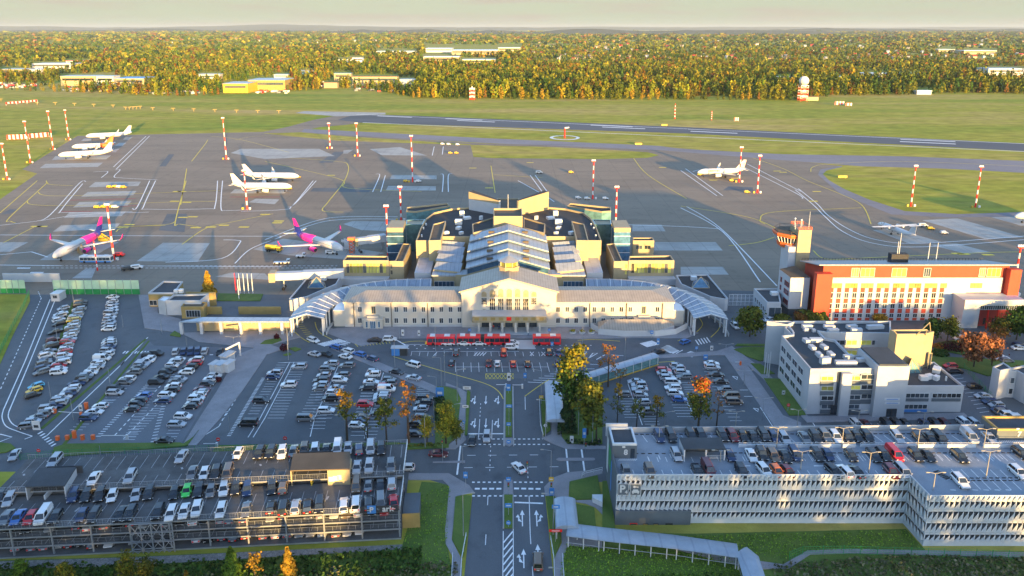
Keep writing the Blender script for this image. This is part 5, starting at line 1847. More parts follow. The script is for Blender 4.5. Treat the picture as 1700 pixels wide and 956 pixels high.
# ramp hoods
def hood(pts,z,label,wall):
 w=[G(q[0],q[1],z)for q in pts]
 h=thing('ramp_hood',label,'ramp hood',(w[0].x,w[0].y,ZF))
 mb=MB()
 mb.prism([(v.x,v.y)for v in w],z-.25,z)
 mb.build('roof','roof_brown' if wall else 'roof_felt',h)
 a,b,c,d=w
 e=(b-a)
 e.z=0
 e.normalize()
 for p,q in((a,d),(b,c)):
  o_=e*.12 if p is a else-e*.12
  mb=MB()
  mb.prism([((p+o_-e*.12).x,(p+o_).y),((p+o_+e*.12).x,(p+o_).y),((q+o_+e*.12).x,(q+o_).y),((q+o_-e*.12).x,(q+o_).y)],ZF+.01,z-.26)
  mb.build('side_wall','warm_panel' if wall else 'white_panel',h)
 L_=(b-a).length
 nf=Vector((-e.y,e.x,0))
 if wall:
  p,q=a+e*(L_*.62),b-e*.25
  mb=MB()
  mb.prism([(p.x,p.y),(q.x,q.y),((q+nf*4).x,(q+nf*4).y),((p+nf*4).x,(p+nf*4).y)],ZF+.01,z-.26)
  mb.build('plant_room','warm_panel',h)
  for t in(.18,.38,.55):
   v=p.lerp(q,t)-nf*.04
   MB().obox((v.x,v.y,ZF+.7+t),1.2 if t<.5 else .9,.06,1.1,math.atan2(e.y,e.x)).build('notice','white_paint',h)
  v=a+e*(L_*.34)
 else:
  v=a+e*(L_*.45)
 mb=MB()
 mb.prism([((v-e*.15).x,v.y),((v+e*.15).x,v.y),((v+e*.15+nf*7).x,(v+nf*7).y),((v-e*.15+nf*7).x,(v+nf*7).y)],ZF+.01,ZF+1.0)
 mb.build('ramp_divider','yellow_paint' if wall else 'light_metal',h)
 mb=MB()
 q0,q1=a+e*.3,(v if not wall else a+e*(L_*.6))
 if not wall:
  q1=b-e*.3
 bk=[q0+nf*7.0,q1+nf*7.0]
 mb.prism([(bk[0].x,bk[0].y),(bk[1].x,bk[1].y),((bk[1]+nf*.2).x,(bk[1]+nf*.2).y),((bk[0]+nf*.2).x,(bk[0]+nf*.2).y)],ZF+.012,z-.26)
 mb.build('back_wall','roof_felt',h)
hood([Ga(290,622),Ga(760,608),Ga(895,392),Ga(455,402)],9.6,'dark flat ramp hood on white side walls at the left of the steel deck',False)
hood([Gc(295,430),Gc(995,412),Gc(1000,208),Gc(330,232)],10.2,'brown roofed ramp hood with golden walls and notices on the steel deck',True)
# letters on the front rail
sg=dk(3.0,-.12,0)
yaw=math.atan2(u.y,u.x)
dbox(.4,11.2,-.2,-.1,ZF-.15,ZF+1.35,MB()).build('sign_board','roof_dark',K_)
for tx_,s_,sz,m_ in(('uni',8.9,1.7,'white_paint'),('ark',2.4,1.7,'white_paint')):
 v=dk(s_,-.26,ZF+.62)
 lettering(tx_,sz,m_,K_,v,yaw,bold=.03)
v=dk(5.6,-.24,ZF-.3)
dbox(4.75,6.45,-.3,-.21,ZF-.25,ZF+1.5,MB()).build('sign_square','blue_paint',K_)
lettering('P',1.6,'white_paint',K_,dk(5.6,-.36,ZF+.62),yaw,bold=.03)
# painted stalls on the decks
mb=MB()
def deckline(p,q,z,w=.14):
 strip(mb,[G(*p,z),G(*q,z)],w,z+.006)
S0=(P0-G(*Gc(1540,150),ZB)).dot(u)
for i in range(44):
 s=.8+i*2.42
 if s>DW:break
 for t0,t1,z in((DB-5.2,DB-.3,ZB),(DF+.5,DF+3.6,ZB),(DF-5.2,DF-2.5,ZF),(.4,4.6,ZF)):
  strip(mb,[dk(s+t0*.02,t0),dk(s+t1*.02,t1)],.10,z+.006)
 for z in LV[1:2]:
  strip(mb,[dk(s,.5),dk(s,5)],.12,z+.006)
for s in(15,31,47.5,64,80,96):
 strip(mb,[dk(s,DF+5.3),dk(s+.4,DB-5.5)],.4,ZB+.008)
 strip(mb,[dk(s,5.4),dk(s+.3,DF-5.6)],.4,ZF+.008)
mb.build('stall_pattern','mark_worn',K_)
# --- grey multi-storey garage, bottom right
GZ,GP=10.3,11.4
Ca=zc(1000,690,7.083);Cb_=zc(1220,690,7.083);Ce=zc(1440,690,6.538);Cf=zc(1000,800,6.538)
foot=[(1024.8,787.3),(1510.5,787.8),(1544.5,822.3),(1800,822.3),(1800,703),(1045,709),(1007,712)]
wp_=[Vector((x,y,0))for x,y in pw(foot,GP)]
M_=thing('parking_garage','grey multi-storey car park with rows of folded triangular facade fins','parking garage',(wp_[1].x,wp_[1].y,0))
ins=1.0
cen=sum(wp_,Vector())/len(wp_)
core=[]
for i,p in enumerate(wp_):
 a,b=wp_[i-1],wp_[(i+1)%len(wp_)]
 d1_,d2_=(p-a).normalized(),(b-p).normalized()
 sgn=1
 n1,n2=Vector((-d1_.y,d1_.x,0)),Vector((-d2_.y,d2_.x,0))
 bi=n1+n2
 bi=bi/max(bi.dot(n1),.4)
 core.append(p+bi*.6)
cp=[(v.x,v.y)for v in core]
for z in(.05,2.75,5.35,7.95):
 MB().prism(cp,z-.3,z).build('floor_slab','grey_concrete',M_)
MB().prism(cp,GZ-.35,GZ).build('roof_deck','deck_grey',M_)
core2=[]
for i,p in enumerate(wp_):
 a,b=wp_[i-1],wp_[(i+1)%len(wp_)]
 d1_,d2_=(p-a).normalized(),(b-p).normalized()
 n1,n2=Vector((-d1_.y,d1_.x,0)),Vector((-d2_.y,d2_.x,0))
 bi=n1+n2
 bi=bi/max(bi.dot(n1),.4)
 core2.append(p+bi*8.0)
MB().prism([(v.x,v.y)for v in core2],.05,GZ-.36).build('inner_wall','grey_concrete',M_)
def facade(a,b,name='facade',fins=True):
 """one face: base plinth, slab bands and a row of triangular fins on each storey, parapet on top"""
 d=b-a
 ln=d.length
 d.normalize()
 n=Vector((d.y,-d.x,0))
 mb=MB()
 def band(z0,z1,off=.0,th=.12):
  p,q=a+n*off,b+n*off
  mb.prism([(p.x,p.y),(q.x,q.y),((q-n*th).x,(q-n*th).y),((p-n*th).x,(p-n*th).y)],z0,z1)
 band(0,1.25)
 for z in(3.0,5.6,8.2):
  band(z-.42,z+.30)
 band(GZ-.2,GP)
 cnt=max(1,int(ln/.98))
 st=ln/cnt
 for zb,zt in((1.25,2.58),(3.3,5.18),(5.9,7.78),(8.5,GZ-.2),(GZ-.19,GP-.05)):
  for i in range(cnt):
   p=a+d*(i*st)
   o=n*.02
   A=p+o
   B_=p+d*(st*.92)+o
   T_=p+d*(st*.62)+n*.42
   k=len(mb.v)
   mb.v+=[(A.x,A.y,zb),(B_.x,B_.y,zb),(T_.x,T_.y,zt),((p+d*st*.74).x+n.x*.42,(p+d*st*.74).y+n.y*.42,zb)]
   T2=p+d*(st*.86)+n*.36
   mb.v.append((T2.x,T2.y,zt))
   mb.poly((k,k+3,k+2));mb.poly((k+3,k+4,k+2));mb.poly((k+3,k+1,k+4))
 for i in range(cnt):
  p=a+d*(i*st-.05)
  q=p+d*.13
  mb.prism([(p.x,p.y),(q.x,q.y),((q-n*.06).x,(q-n*.06).y),((p-n*.06).x,(p-n*.06).y)],1.2,GP-.1)
 x=0
 while x<=ln:
  p=a+d*x+n*.03
  q=p+d*.16
  mb.prism([(p.x,p.y),(q.x,q.y),((q-n*.1).x,(q-n*.1).y),((p-n*.1).x,(p-n*.1).y)],0,GP-.01)
  x+=7.9
 return mb.build(name,'facade_mesh',M_)
facade(wp_[0],wp_[1]);facade(wp_[1],wp_[2]);facade(wp_[2],wp_[3])
for a,b in((wp_[4],wp_[5]),(wp_[5],wp_[6])):
 d=(b-a).normalized()
 n=Vector((d.y,-d.x,0))
 MB().prism([(a.x,a.y),(b.x,b.y),((b-n*.2).x,(b-n*.2).y),((a-n*.2).x,(a-n*.2).y)],0,GP).build('rear_wall','grey_concrete',M_)
a,b=wp_[6],wp_[0]
d=(b-a).normalized()
n=Vector((d.y,-d.x,0))
MB().prism([(a.x,a.y),(b.x,b.y),((b-n*.25).x,(b-n*.25).y),((a-n*.25).x,(a-n*.25).y)],0,GP+.01).build('side_wall','garage_dark',M_)
for t0,t1,z0,z1,m_ in((.28,.48,5.8,10.8,'green_panel'),(.12,.24,3,11.2,'white_paint'),(.50,.56,2.2,9,'blue_paint')):
 p,q=a.lerp(b,t0)+n*.06,a.lerp(b,t1)+n*.06
 MB().prism([(p.x,p.y),(q.x,q.y),((q-n*.05).x,(q-n*.05).y),((p-n*.05).x,(p-n*.05).y)],z0,z1).build('banner',m_,M_)
 # grey plant base at the left end of the front
yb_=wp_[0].y-.55
xa,xb=XA(1021.5,yb_,2),XA(1147,yb_,2)
bz=ZH(848,yb_)
MB().box(xa,xb,yb_,wp_[0].y+.1,0,bz).build('plant_base','garage_dark',M_)
for q,w_,h_,g,f_ in((337,1.3,.8,'glass_dark','red_paint'),(723,1.3,.8,'glass_dark','dark_metal')):
 z=ZH(Cf(0,470)[1],yb_)
 window(M_,(XA(Cf(q,0)[0],yb_,z),yb_-.02,z),w_,h_,g,f_,bars=0)
for q in(467,578):
 z=ZH(Cf(0,490)[1],yb_)
 window(M_,(XA(Cf(q,0)[0],yb_,z),yb_-.02,z),.9,1.5,'tan_board','dark_metal',bars=0,name='plant_door')
 # parking signs
ys_=wp_[0].y-.55
for q,nm in((227,'P'),(361,'car')):
 z=ZH(Cf(0,82)[1],ys_)
 x=XA(Cf(q,0)[0],ys_,z)
 sb=MB()
 sb.prism([(x-1.02,ys_),(x+1.02,ys_),(x+1.02,ys_+.12),(x-1.02,ys_+.12)],z-1.25,z+1.25)
 bo=sb.build('sign_board','garage_dark',M_)
 mb=MB()
 for dx0,dx1,z0,z1 in((-1.1,1.1,1.25,1.33),(-1.1,1.1,-1.33,-1.25),(-1.1,-1.02,-1.25,1.25),(1.02,1.1,-1.25,1.25)):
  mb.box(x+dx0,x+dx1,ys_-.02,ys_+.13,z+z0,z+z1)
 mb.build('sign_border','white_paint',bo)
 if nm=='P':
  lettering('P',2.3,'white_paint',bo,(x-.2,ys_-.05,z+.1),0,bold=.06)
  lettering('4',1.0,'white_paint',bo,(x+.62,ys_-.05,z-.55),0,bold=.03)
 else:
  mb=MB()
  y0,y1=ys_-.08,ys_-.002
  mb.box(x-.75,x+.75,y0,y1,z-.72,z-.28)
  mb.prism([(0,0)]*0 or[(x-.5,y0),(x+.5,y0),(x+.5,y1),(x-.5,y1)],z-.279,z+.02)
  for s in(-.62,.42):
   mb.box(x+s,x+s+.22,y0,y1,z-.95,z-.721)
  mb.box(x-.1,x+.6,y0,y1,z+.55,z+.68)
  mb.box(x+.4,x+.5,y0,y1,z+.38,z+.549)
  c=Vector((x-.28,y0,z+.62))
  mb.tube((c.x,y0,c.z),(c.x,y1,c.z),.27,n=12)
  mb.build('car_key_symbol','white_paint',bo)
  # stair heads on the roof
def stairhead(xa,xb,y,zt,dep,lab,num,label,golden=False):
 h=thing('rooftop_hut',label,'rooftop hut',((xa+xb)/2,y,GZ))
 MB().box(xa,xb,y,y+dep,GZ+.01,zt).build('walls','garage_dark',h)
 MB().box(xa+.4,xb-.4,y+.4,y+dep-.4,zt,zt+.05).build('roof','roof_felt',h)
 mb=MB()
 for q in((xa,xb,y,y+.39),(xa,xb,y+dep-.39,y+dep),(xa,xa+.39,y+.39,y+dep-.39),(xb-.39,xb,y+.39,y+dep-.39)):
  mb.box(q[0],q[1],q[2],q[3],zt,zt+.5)
 mb.build('parapet','tan_board' if golden else 'facade_mesh',h)
 cxn=xa+(xb-xa)*(.55 if not golden else .38)
 lettering(num,1.7,'white_paint',h,(cxn,y-.05,GZ+1.4),0,bold=.04)
 MB().box(cxn-.8,cxn-.15,y-.05,y-.01,GZ+2.5,GZ+2.9).build('sign','white_paint',h)
 MB().box(cxn+1.0,cxn+1.9,y-.04,y-.005,GZ+.05,GZ+2.3).build('door','glass_dark',h)if not golden else window(h,(cxn+3,y-.03,GZ+1.4),1.0,.8,'red_paint','pink_paint',bars=0,name='round_sign')
 return h
y8=G(*Ca(240,500),GZ).y
stairhead(XA(Ca(118,0)[0],y8,12),XA(Ca(405,0)[0],y8,12),y8,ZH(Ca(0,352)[1],y8),6.5,None,'8','grey rooftop hut with the number 8 on the roof of the grey garage')
v=G(*Ca(180,150),14)
MB().box(v.x-2.4,v.x+2.4,y8+6.6,y8+7.0,GP,ZH(Ca(0,92)[1],y8+6.8)).build('roof_board','white_panel',M_)
y7=G(*Ce(1500,262),GZ).y
x7=XA(Ce(1408,0)[0],y7,12)
stairhead(x7,x7+13,y7,ZH(Ce(0,165)[1],y7),5.5,None,'7','golden-topped rooftop hut with the number 7 on the roof of the grey garage',True)
# ramp cover on the roof
yr0=G(*Ca(960,525),GZ).y
xr0,xr1=XA(Ca(955,0)[0],yr0,11),XA(Ca(1445,0)[0],yr0,11)
rz1=ZH(Ca(0,402)[1],yr0)
rd2=G(*Ca(900,268),rz1).y-yr0
rc_=thing('ramp_cover','dark flat roof on white posts over the ramp of the grey garage roof','ramp cover',((xr0+xr1)/2,yr0,GZ))
MB().box(xr0,xr1,yr0,yr0+rd2,rz1,rz1+.25).build('roof','roof_felt',rc_)
for x in(xr0,xr0+(xr1-xr0)*.52,xr1-.3):
 MB().box(x,x+.3,yr0,yr0+.3,GZ,rz1-.01).build('post','white_paint',rc_)
MB().box(xr0,xr0+.2,yr0+.31,yr0+rd2,GZ,rz1-.01).build('side_wall','white_panel',rc_)
MB().box(xr0+.25,xr1-.31,yr0+rd2*.75,yr0+rd2*.75+.2,GZ,rz1-.01).build('back_wall','roof_felt',rc_)
mb=MB()
for z in(.5,1.0):
 mb.tube((xr0+(xr1-xr0)*.52,yr0+.1,GZ+z),(xr1,yr0+.1,GZ+z),.05,n=5)
mb.build('railing','light_metal',rc_)
# dividing wall along the middle of the roof
ym0=G(1500,743,GZ).y
for xa_px,xb_px in((1226,1420),(1428,1620),(1632,1790)):
 xa,xb=XA(xa_px,ym0,GZ),XA(xb_px,ym0,GZ)
 MB().box(xa,xb,ym0,ym0+.18,GZ,GZ+.75).build('divider_wall','facade_mesh',M_)
 mb=MB()
 mb.tube((xa,ym0+.09,GZ+1.1),(xb,ym0+.09,GZ+1.1),.05,n=5)
 x=xa
 while x<xb:
  mb.tube((x,ym0+.09,GZ+.75),(x,ym0+.09,GZ+1.1),.04,n=4)
  x+=2
 mb.build('divider_rail','light_metal',M_)
 # painted stalls on the roof
mb=MB()
def rstalls(a,b,n,c,w=.13):
 A,B_,C_=G(*a,GZ),G(*b,GZ),G(*c,GZ)
 for i in range(n+1):
  p=A+(B_-A)*(i/n)
  strip(mb,[p,p+(C_-A)],w,GZ+.007)
rstalls(Ca(470,230),Ce(1230,215),35,Ca(530,310));rstalls(Ca(540,490),Ce(1690,420),44,Ca(560,545));rstalls(Ca(355,635),Ce(190,595),26,Ca(375,690));rstalls(Ca(530,480),Ca(790,450),2,Ca(550,530))
rstalls(Ce(910,580),Ce(1650,590),7,Ce(1120,800));rstalls(Cb_(110,455),Ce(1600,420),38,Cb_(150,535))
for k in range(6):
 rstalls(Ce(715+k*25,615+k*15),Ce(716+k*25,615+k*15),1,Ce(775+k*25,595+k*15),.35)
for x in range(900,1600,120):
 p,q=Ce(x,805),Ce(x+60,808)
 strip(mb,[G(*p,GZ),G(*q,GZ)],.2,GZ+.007)
for q in((170,505,410,525),):
 for k in range(9):
  p=Ca(190+k*24,528)
  strip(mb,[G(*p,GZ),G(*Ca(215+k*24,508),GZ)],.18,GZ+.007)
for k in range(14):
 strip(mb,[G(*Ce(1420+k*24,290),GZ),G(*Ce(1442+k*24,272),GZ)],.18,GZ+.007)
for x,y in((640,370),(1300,358),(110,358)):
 p,q=Cb_(x,y),Cb_(x+130,y-2)
 strip(mb,[G(*p,GZ),G(*q,GZ)],.25,GZ+.007)
for x,y in((60,590),(930,590)):
 p,q=Cb_(x,y),Cb_(x+120,y)
 strip(mb,[G(*p,GZ),G(*q,GZ)],.25,GZ+.007)
mb.build('stall_pattern','mark_white',M_)
mb=MB()
for(a,b)in((Ca(400,222),Ce(1230,195)),(Ca(400,447),Ca(800,447)),(Cb_(0,440),Ce(1600,405)),(Ce(1060,680),Ce(1690,676)),(Ce(1080,706),Ce(1690,706))):
 A,B_=G(*a,GZ),G(*b,GZ)
 d=(B_-A)
 n=int(d.length/1.25)
 for k in range(n):
  p=A+d*(k/n)
  mb.obox((p.x,p.y,GZ),.8,.16,.12,math.atan2(d.y,d.x))
mb.build('wheel_stop','roof_dark',M_)
M_['kind']if False else None
# --- cars
CARD={}
def car_kind(kind):
 """meshes of one kind of car, nose towards +x, standing on z = 0"""
 if kind in CARD:
  return CARD[kind]
 Lc,Wc,Hc,hood,boot,zb,rear={'hatchback':(4.1,1.76,1.46,1.05,.12,.90,.45),'saloon':(4.65,1.80,1.44,1.25,.72,.90,.75),'estate car':(4.7,1.82,1.48,1.2,.10,.92,.40),'off-roader':(4.5,1.88,1.68,1.15,.10,1.03,.35),'people carrier':(4.75,1.88,1.80,.75,.08,1.05,.22),'van':(5.1,1.95,2.0,.80,.06,1.15,.12)}[kind]
 h,w=Lc/2,Wc/2
 body=MB()
 rings=[]
 for x,k,zt,zl in((-h,.78,zb-.20,.42),(-h+.10,.92,zb-.06,.28),(-h+.45,.99,zb,.22),(-h+max(boot,.5)+.3,1,zb,.22),(0,1,zb-.01,.20),(h-hood,1,zb-.02,.22),(h-.55,.97,zb-.16,.22),(h-.14,.90,zb-.25,.28),(h,.74,zb-.34,.40)):
  q=w*k
  rings.append([(x,-q*.9,zl),(x,-q,zl+.22),(x,-q,zt-.16),(x,-q*.88,zt),(x,q*.88,zt),(x,q,zt-.16),(x,q,zl+.22),(x,q*.9,zl)])
 body.loft(rings)
 xb0,xf0=-h+boot+.04,h-hood+.05
 xb1,xf1=xb0+rear,xf0-(.75 if kind not in('van','people carrier')else .62)
 wb,wt=w*.90,w*.72
 bot=[(xb0,-wb,zb-.05),(xf0,-wb,zb-.05),(xf0,wb,zb-.05),(xb0,wb,zb-.05)]
 top=[(xb1,-wt,Hc-.06),(xf1,-wt,Hc-.06),(xf1,wt,Hc-.06),(xb1,wt,Hc-.06)]
 gl=MB()
 gl.loft([bot,top])
 rf=[[(xb1-.06,-wt-.03,Hc-.08),(xf1+.05,-wt-.03,Hc-.08),(xf1+.05,wt+.03,Hc-.08),(xb1-.06,wt+.03,Hc-.08)],[(xb1+.12,-wt+.12,Hc),(xf1-.12,-wt+.12,Hc),(xf1-.12,wt-.12,Hc),(xb1+.12,wt-.12,Hc)]]
 body.loft(rf)
 for i in range(4):
  body.tube(bot[i],top[i],.06,n=5)
 for s in(-1,1):
  a,b=Vector((.0,s*wb,zb-.05)),Vector((.0,s*wt,Hc-.06))
  body.tube(a,b,.05,n=5)
  body.box(xf0-.28,xf0-.08,s*(w+.09)-.09,s*(w+.09)+.09,zb-.02,zb+.14)
 if kind=='van':
  for s in(-1,1):
   body.face([(xb0-.02,s*(wb+.02),zb-.04),(.1,s*(wb+.02),zb-.04),(.1,s*(wt+.03),Hc-.07),(xb1-.04,s*(wt+.03),Hc-.07)][::-s])
 wh=MB()
 wh.m(0).tube((0,-.11,0),(0,.11,0),.33,n=14)
 wh.m(1).tube((0,-.125,0),(0,.125,0),.20,n=10)
 hl=MB().box(h-.24,h-.05,-.2,.2,zb-.42,zb-.27)
 tl=MB().box(-h-.01,-h+.14,-.15,.15,zb-.36,zb-.12)
 pl=MB().box(-.012,.012,-.26,.26,-.06,.06)
 d={'body':body.mesh(kind.replace(' ','_').replace('-','_')+'_body','car_paint'),'window':gl.mesh('car_window','car_glass'),'wheel':wh.mesh('wheel',['black_rubber','light_metal']),'headlight':hl.mesh('headlight','lamp_glass'),'tail_light':tl.mesh('tail_light','red_paint'),'plate':pl.mesh('number_plate','white_paint'),'dim':(h,w,Hc,zb)}
 CARD[kind]=d
 return d
RGBS={'white':(.66,.66,.66),'silver':(.36,.38,.41),'grey':(.15,.16,.17),'black':(.012,.013,.016),'dark blue':(.015,.035,.10),'red':(.52,.012,.02),'yellow':(.78,.46,.02),'green':(.05,.55,.08),'light blue':(.10,.42,.60),'orange':(.75,.16,.02),'maroon':(.10,.012,.018),'brown':(.16,.11,.07),'blue':(.03,.12,.36)}
CODE={'w':'white','s':'silver','g':'grey','k':'black','d':'dark blue','r':'red','y':'yellow','G':'green','c':'light blue','o':'orange','m':'maroon','n':'brown','b':'blue'}
TCODE={'H':'hatchback','S':'saloon','E':'estate car','O':'off-roader','P':'people carrier','V':'van'}
ORD=['first','second','third','fourth','fifth','sixth','seventh','eighth','ninth','tenth','eleventh','twelfth','thirteenth','fourteenth','fifteenth','sixteenth','seventeenth','eighteenth','nineteenth','twentieth','twenty-first','twenty-second','twenty-third']
CARS=[]
crng=random.Random(21)
def carrow(row,zm,z,hd,items,end='far end',flip=.5,group=None):
 """a row of parked cars read off the photo; hd = pair of photo points along which they point"""
 a,b=G(*hd[0],z),G(*hd[1],z)
 yaw=math.atan2((b-a).y,(b-a).x)
 for i,it in enumerate(items):
  x,y=zm(it[0],it[1])
  code=it[2]if len(it)>2 else ''
  col=CODE[code[0]]if code and code[0]!='?' else crng.choice(['white']*5+['silver']*6+['grey']*5+['black']*6+['dark blue']*3+['red']+['brown'])
  ty=TCODE[code[1]]if len(code)>1 else crng.choice(['hatchback']*4+['saloon']*3+['estate car']*3+['off-roader']*4+['people carrier'])
  p=G(x,y,z+.7)
  if 'deck level' in row:
   p=p+nv*(2.75-(p-P0).dot(nv)+crng.uniform(-.2,.3))
  f=math.pi if crng.random()<flip else 0
  CARS.append(dict(p=(p.x,p.y,z),yaw=yaw+f+crng.uniform(-.03,.03),col=col,ty=ty,row=row,i=i,n=len(items),end=end,group=group or('cars in the '+row)))
I_=lambda x,y:(x,y)
H0=((100,600),(140,600))
carrow('left hedge row, left car park',Ba,.025,(Ba(640,270),Ba(850,222)),[(745,290,'s'),(715,355,'w'),(700,385,'s'),(690,425,'w'),(690,470,'k'),(650,565,'k'),(620,660,'m'),(600,715,'g'),(600,745,'k'),(570,795,'s'),(550,845,'w'),(530,910,'d'),(520,940,'g'),Bb(500,70)+('g',),][:13])
CARS_FIX=[(500,70,'d'),(490,115,'gE'),(425,280,'cH'),(400,332,'yH'),(385,388,'kH')]
carrow('short row by the road bend',Bb,.025,(Bb(300,300),Bb(500,240)),CARS_FIX)
carrow('right hedge row, left car park',Ba,.025,(Ba(860,440),Ba(970,425)),[(945,215,'g'),(940,250,'k'),(930,300,'s'),(920,325,'g'),(900,365,'s'),(880,400,'s'),(860,430,'y'),(870,465,'s'),(850,505,'w'),(850,540,'n'),(840,575,'s'),(825,610,'w'),(810,655,'s'),(790,690,'r'),(785,730,'s'),(770,770,'w'),(755,812,'r'),(755,850,'w'),(745,890,'s'),(735,930,'w')])
carrow('near end of the right hedge row',Bb,.025,(Ba(860,440),Ba(970,430)),[(700,20,'s'),(690,50,'r'),(690,85,'w'),(690,120,'wO')])
carrow('upper column beside the empty stalls',Ba,.025,H0,[(1325,158,'w'),(1320,212,'w'),(1320,243,'s'),(1318,278,'w'),(1310,315,'w'),(1300,352,'s'),(1295,392,'w'),(1280,425,'s'),(1280,455,'s'),(1280,495,'s'),(1275,532,'wO')])
carrow('middle column below the empty stalls',Ba,.025,H0,[(1285,660,'s'),(1280,690,'w'),(1280,720,'s'),(1270,750,'d'),(1262,790,'s'),(1260,828,'w'),(1200,880,'wV'),(1155,930,'w')])
carrow('diagonal row beside the exit road',Bb,.025,(Bb(400,620),Bb(560,600)),[(1150,25,'w'),(1130,60,'s'),(1075,95,'w'),(1060,130,'w'),(1010,160,'s'),(985,195,'k'),(945,225,'g'),(900,255,'d'),(845,315,'w'),(820,345,'s'),(790,380,'d'),(745,405,'w'),(700,445,'s'),(680,485,'s'),(630,515,'d'),(560,545,'s'),(545,580,'w'),(500,610,'g'),(455,640,'g'),(385,695,'s'),(335,745,'g')])
carrow('first row of the middle car park',Cc,.025,H0,[(420,185,'k'),(340,205,'k'),(335,240,'w'),(310,265,'w'),(270,290,'s'),(245,315,'s'),(210,348,'g'),(160,405,'g'),(80,480,'w'),(60,515,'g')])
carrow('left edge of the middle car park',Bb,.025,H0,[(1355,315,'k'),(1350,358,'s'),(1180,515,'w'),(1110,585,'w'),(1040,660,'d')])
carrow('second row of the middle car park',Cc,.025,H0,[(670,255,'w'),(650,285,'s'),(610,322,'w'),(575,375,'k'),(530,405,'k'),(480,458,'k'),(420,520,'k'),(275,675,'bH'),(215,735,'k'),(195,778,'k'),(130,838,'kH')])
carrow('third row of the middle car park',Cc,.025,H0,[(890,260,'w'),(870,297,'r'),(820,345,'k'),(775,400,'wO'),(700,483,'s'),(660,512,'g'),(620,572,'w'),(600,612,'k'),(545,672,'wE'),(495,740,'dE')])
carrow('fourth row of the middle car park',Cc,.025,H0,[(1105,445,'w'),(1070,485,'w'),(1020,540,'k'),(960,605,'m'),(940,638,'s'),(920,670,'w'),(890,715,'w'),(865,765,'s'),(820,805,'k'),(735,925,'w'),(660,1015,'s'),(518,1205,'kS')])
carrow('short row along the checkpoint road',Cc,.025,(Cc(640,190),Cc(665,125)),[(650,160,'s'),(740,165,'d'),(825,165,'d'),(905,165,'d'),(990,155,'s'),(1170,165,'k')],end='left end')
carrow('near stalls of the third car park',Ee,.025,H0,[(540,335,'sE'),(255,415,'s'),(235,457,'d'),(420,550,'wO'),(100,738,'k')])
carrow('aisle of the third car park',Dd,.025,H0,[(1500,440,'kV')])
carrow('centre row of the third car park',Ee,.025,H0,[(920,300,'s'),(870,365,'gE'),(830,440,'s'),(800,500,'k'),(800,555,'s'),(785,592,'g'),(620,945,'g')])
carrow('right side of the third car park',Ee,.025,H0,[(1105,322,'gE'),(1045,437,'gE'),(1020,493,'w'),(970,588,'s'),(940,643,'w'),(910,712,'kO'),(860,850,'w')])
carrow('first row of the fourth car park',Ee,.025,H0,[(1420,397,'s'),(1410,432,'w'),(1390,517,'w'),(1350,585,'k'),(1320,780,'r')])
carrow('second row of the fourth car park',Ee,.025,H0,[(1600,490,'g'),(1600,535,'g'),(1545,570,'r'),(1570,605,'wV'),(1515,672,'s'),(1505,712,'s'),(1505,748,'k'),(1470,880,'k')])
carrow('near end of the fourth car park',Ff,.025,H0,[(560,580,'n'),(550,622,'d'),(510,672,'w')])
carrow('column beside the dark hedge',Ff,.025,H0,[(1310,352,'k'),(1300,412,'k'),(1265,478,'s'),(1285,585,'g'),(1220,665,'k'),(1200,775,'k')])
carrow('link road beside the fourth car park',Ff,.035,(Ff(910,40),Ff(1050,70)),[(980,45,'kS'),(1180,112,'sS')],end='left end')
carrow('drop-off lane left of the forecourt',Ee,.035,(Ee(900,90),Ee(1450,260)),[(970,105,'bE'),(1115,150,'wE'),(1250,190,'bE'),(1395,240,'dE')],end='left end')
carrow('entry lane under the drop-off queue',Ee,.035,(Ee(900,90),Ee(1450,230)),[(720,188,'sS'),(858,190,'kS'),(1085,217,'wS')],end='left end')
carrow('ramp mouth under the western canopy',Ee,.035,(Ee(650,0),Ee(760,40)),[(710,25,'w')])
carrow('taxi rank before the terminal',Gg,.035,H0,[(550,340,'yS'),(735,345,'wE'),(925,345,'wS'),(1105,345,'wS'),(1500,340,'w'),(1485,392,'wO')],end='left end')
carrow('forecourt stalls',Gg,.035,((845,600),(845,640)),[(830,452,'kO'),(1390,458,'r'),(778,575,'k'),(1215,578,'m'),(1315,582,'w'),(1500,585,'rH'),(1672,588,'k')],end='left end',flip=1)
carrow('forecourt stalls behind the yellow tree',Hh,.035,((900,600),(900,640)),[(365,445,'k'),(475,450,'d'),(475,580,'d')],end='left end',flip=1)
carrow('forecourt link road',Gg,.035,(Gg(200,570),Gg(450,640)),[(325,600,'wP')])
carrow('barrier lane left of the buses',Gg,.035,H0,[(50,298,'wO')])
carrow('barrier lane beside the yellow grid',zc(540,430,4.722),.035,H0,[(385,632,'kS')])
carrow('crossing beside the glazed walkway',Ii,.035,(Ii(60,190),Ii(250,150)),[(235,160,'kS')])
carrow('ramp exit by the zebra crossing',Ii,.035,(Ii(490,70),Ii(610,30)),[(550,45,'bH')])
carrow('yard behind the eastern canopy',W5,.03,(W5(1100,230),W5(1160,290)),[(1145,262,'wO')])
carrow('left column of the right car park',Jj,.025,H0,[(390,372,'s'),(430,415,'s'),(440,460,'s'),(250,520,'g'),(450,523,'s'),(480,612,'s'),(525,725,'g')])
carrow('centre column of the right car park',Jj,.025,H0,[(870,185,'s'),(895,213,'s'),(720,237,'r'),(730,272,'s'),(940,262,'s'),(965,312,'gE'),(765,328,'s'),(825,380,'wP'),(830,442,'w'),(855,510,'wO'),(910,580,'b')])
carrow('right column of the right car park',Jj,.025,H0,[(1285,160,'w'),(1295,203,'s'),(1340,287,'k'),(1390,367,'k'),(1440,460,'g'),(1510,540,'nP'),(1550,610,'nP')])
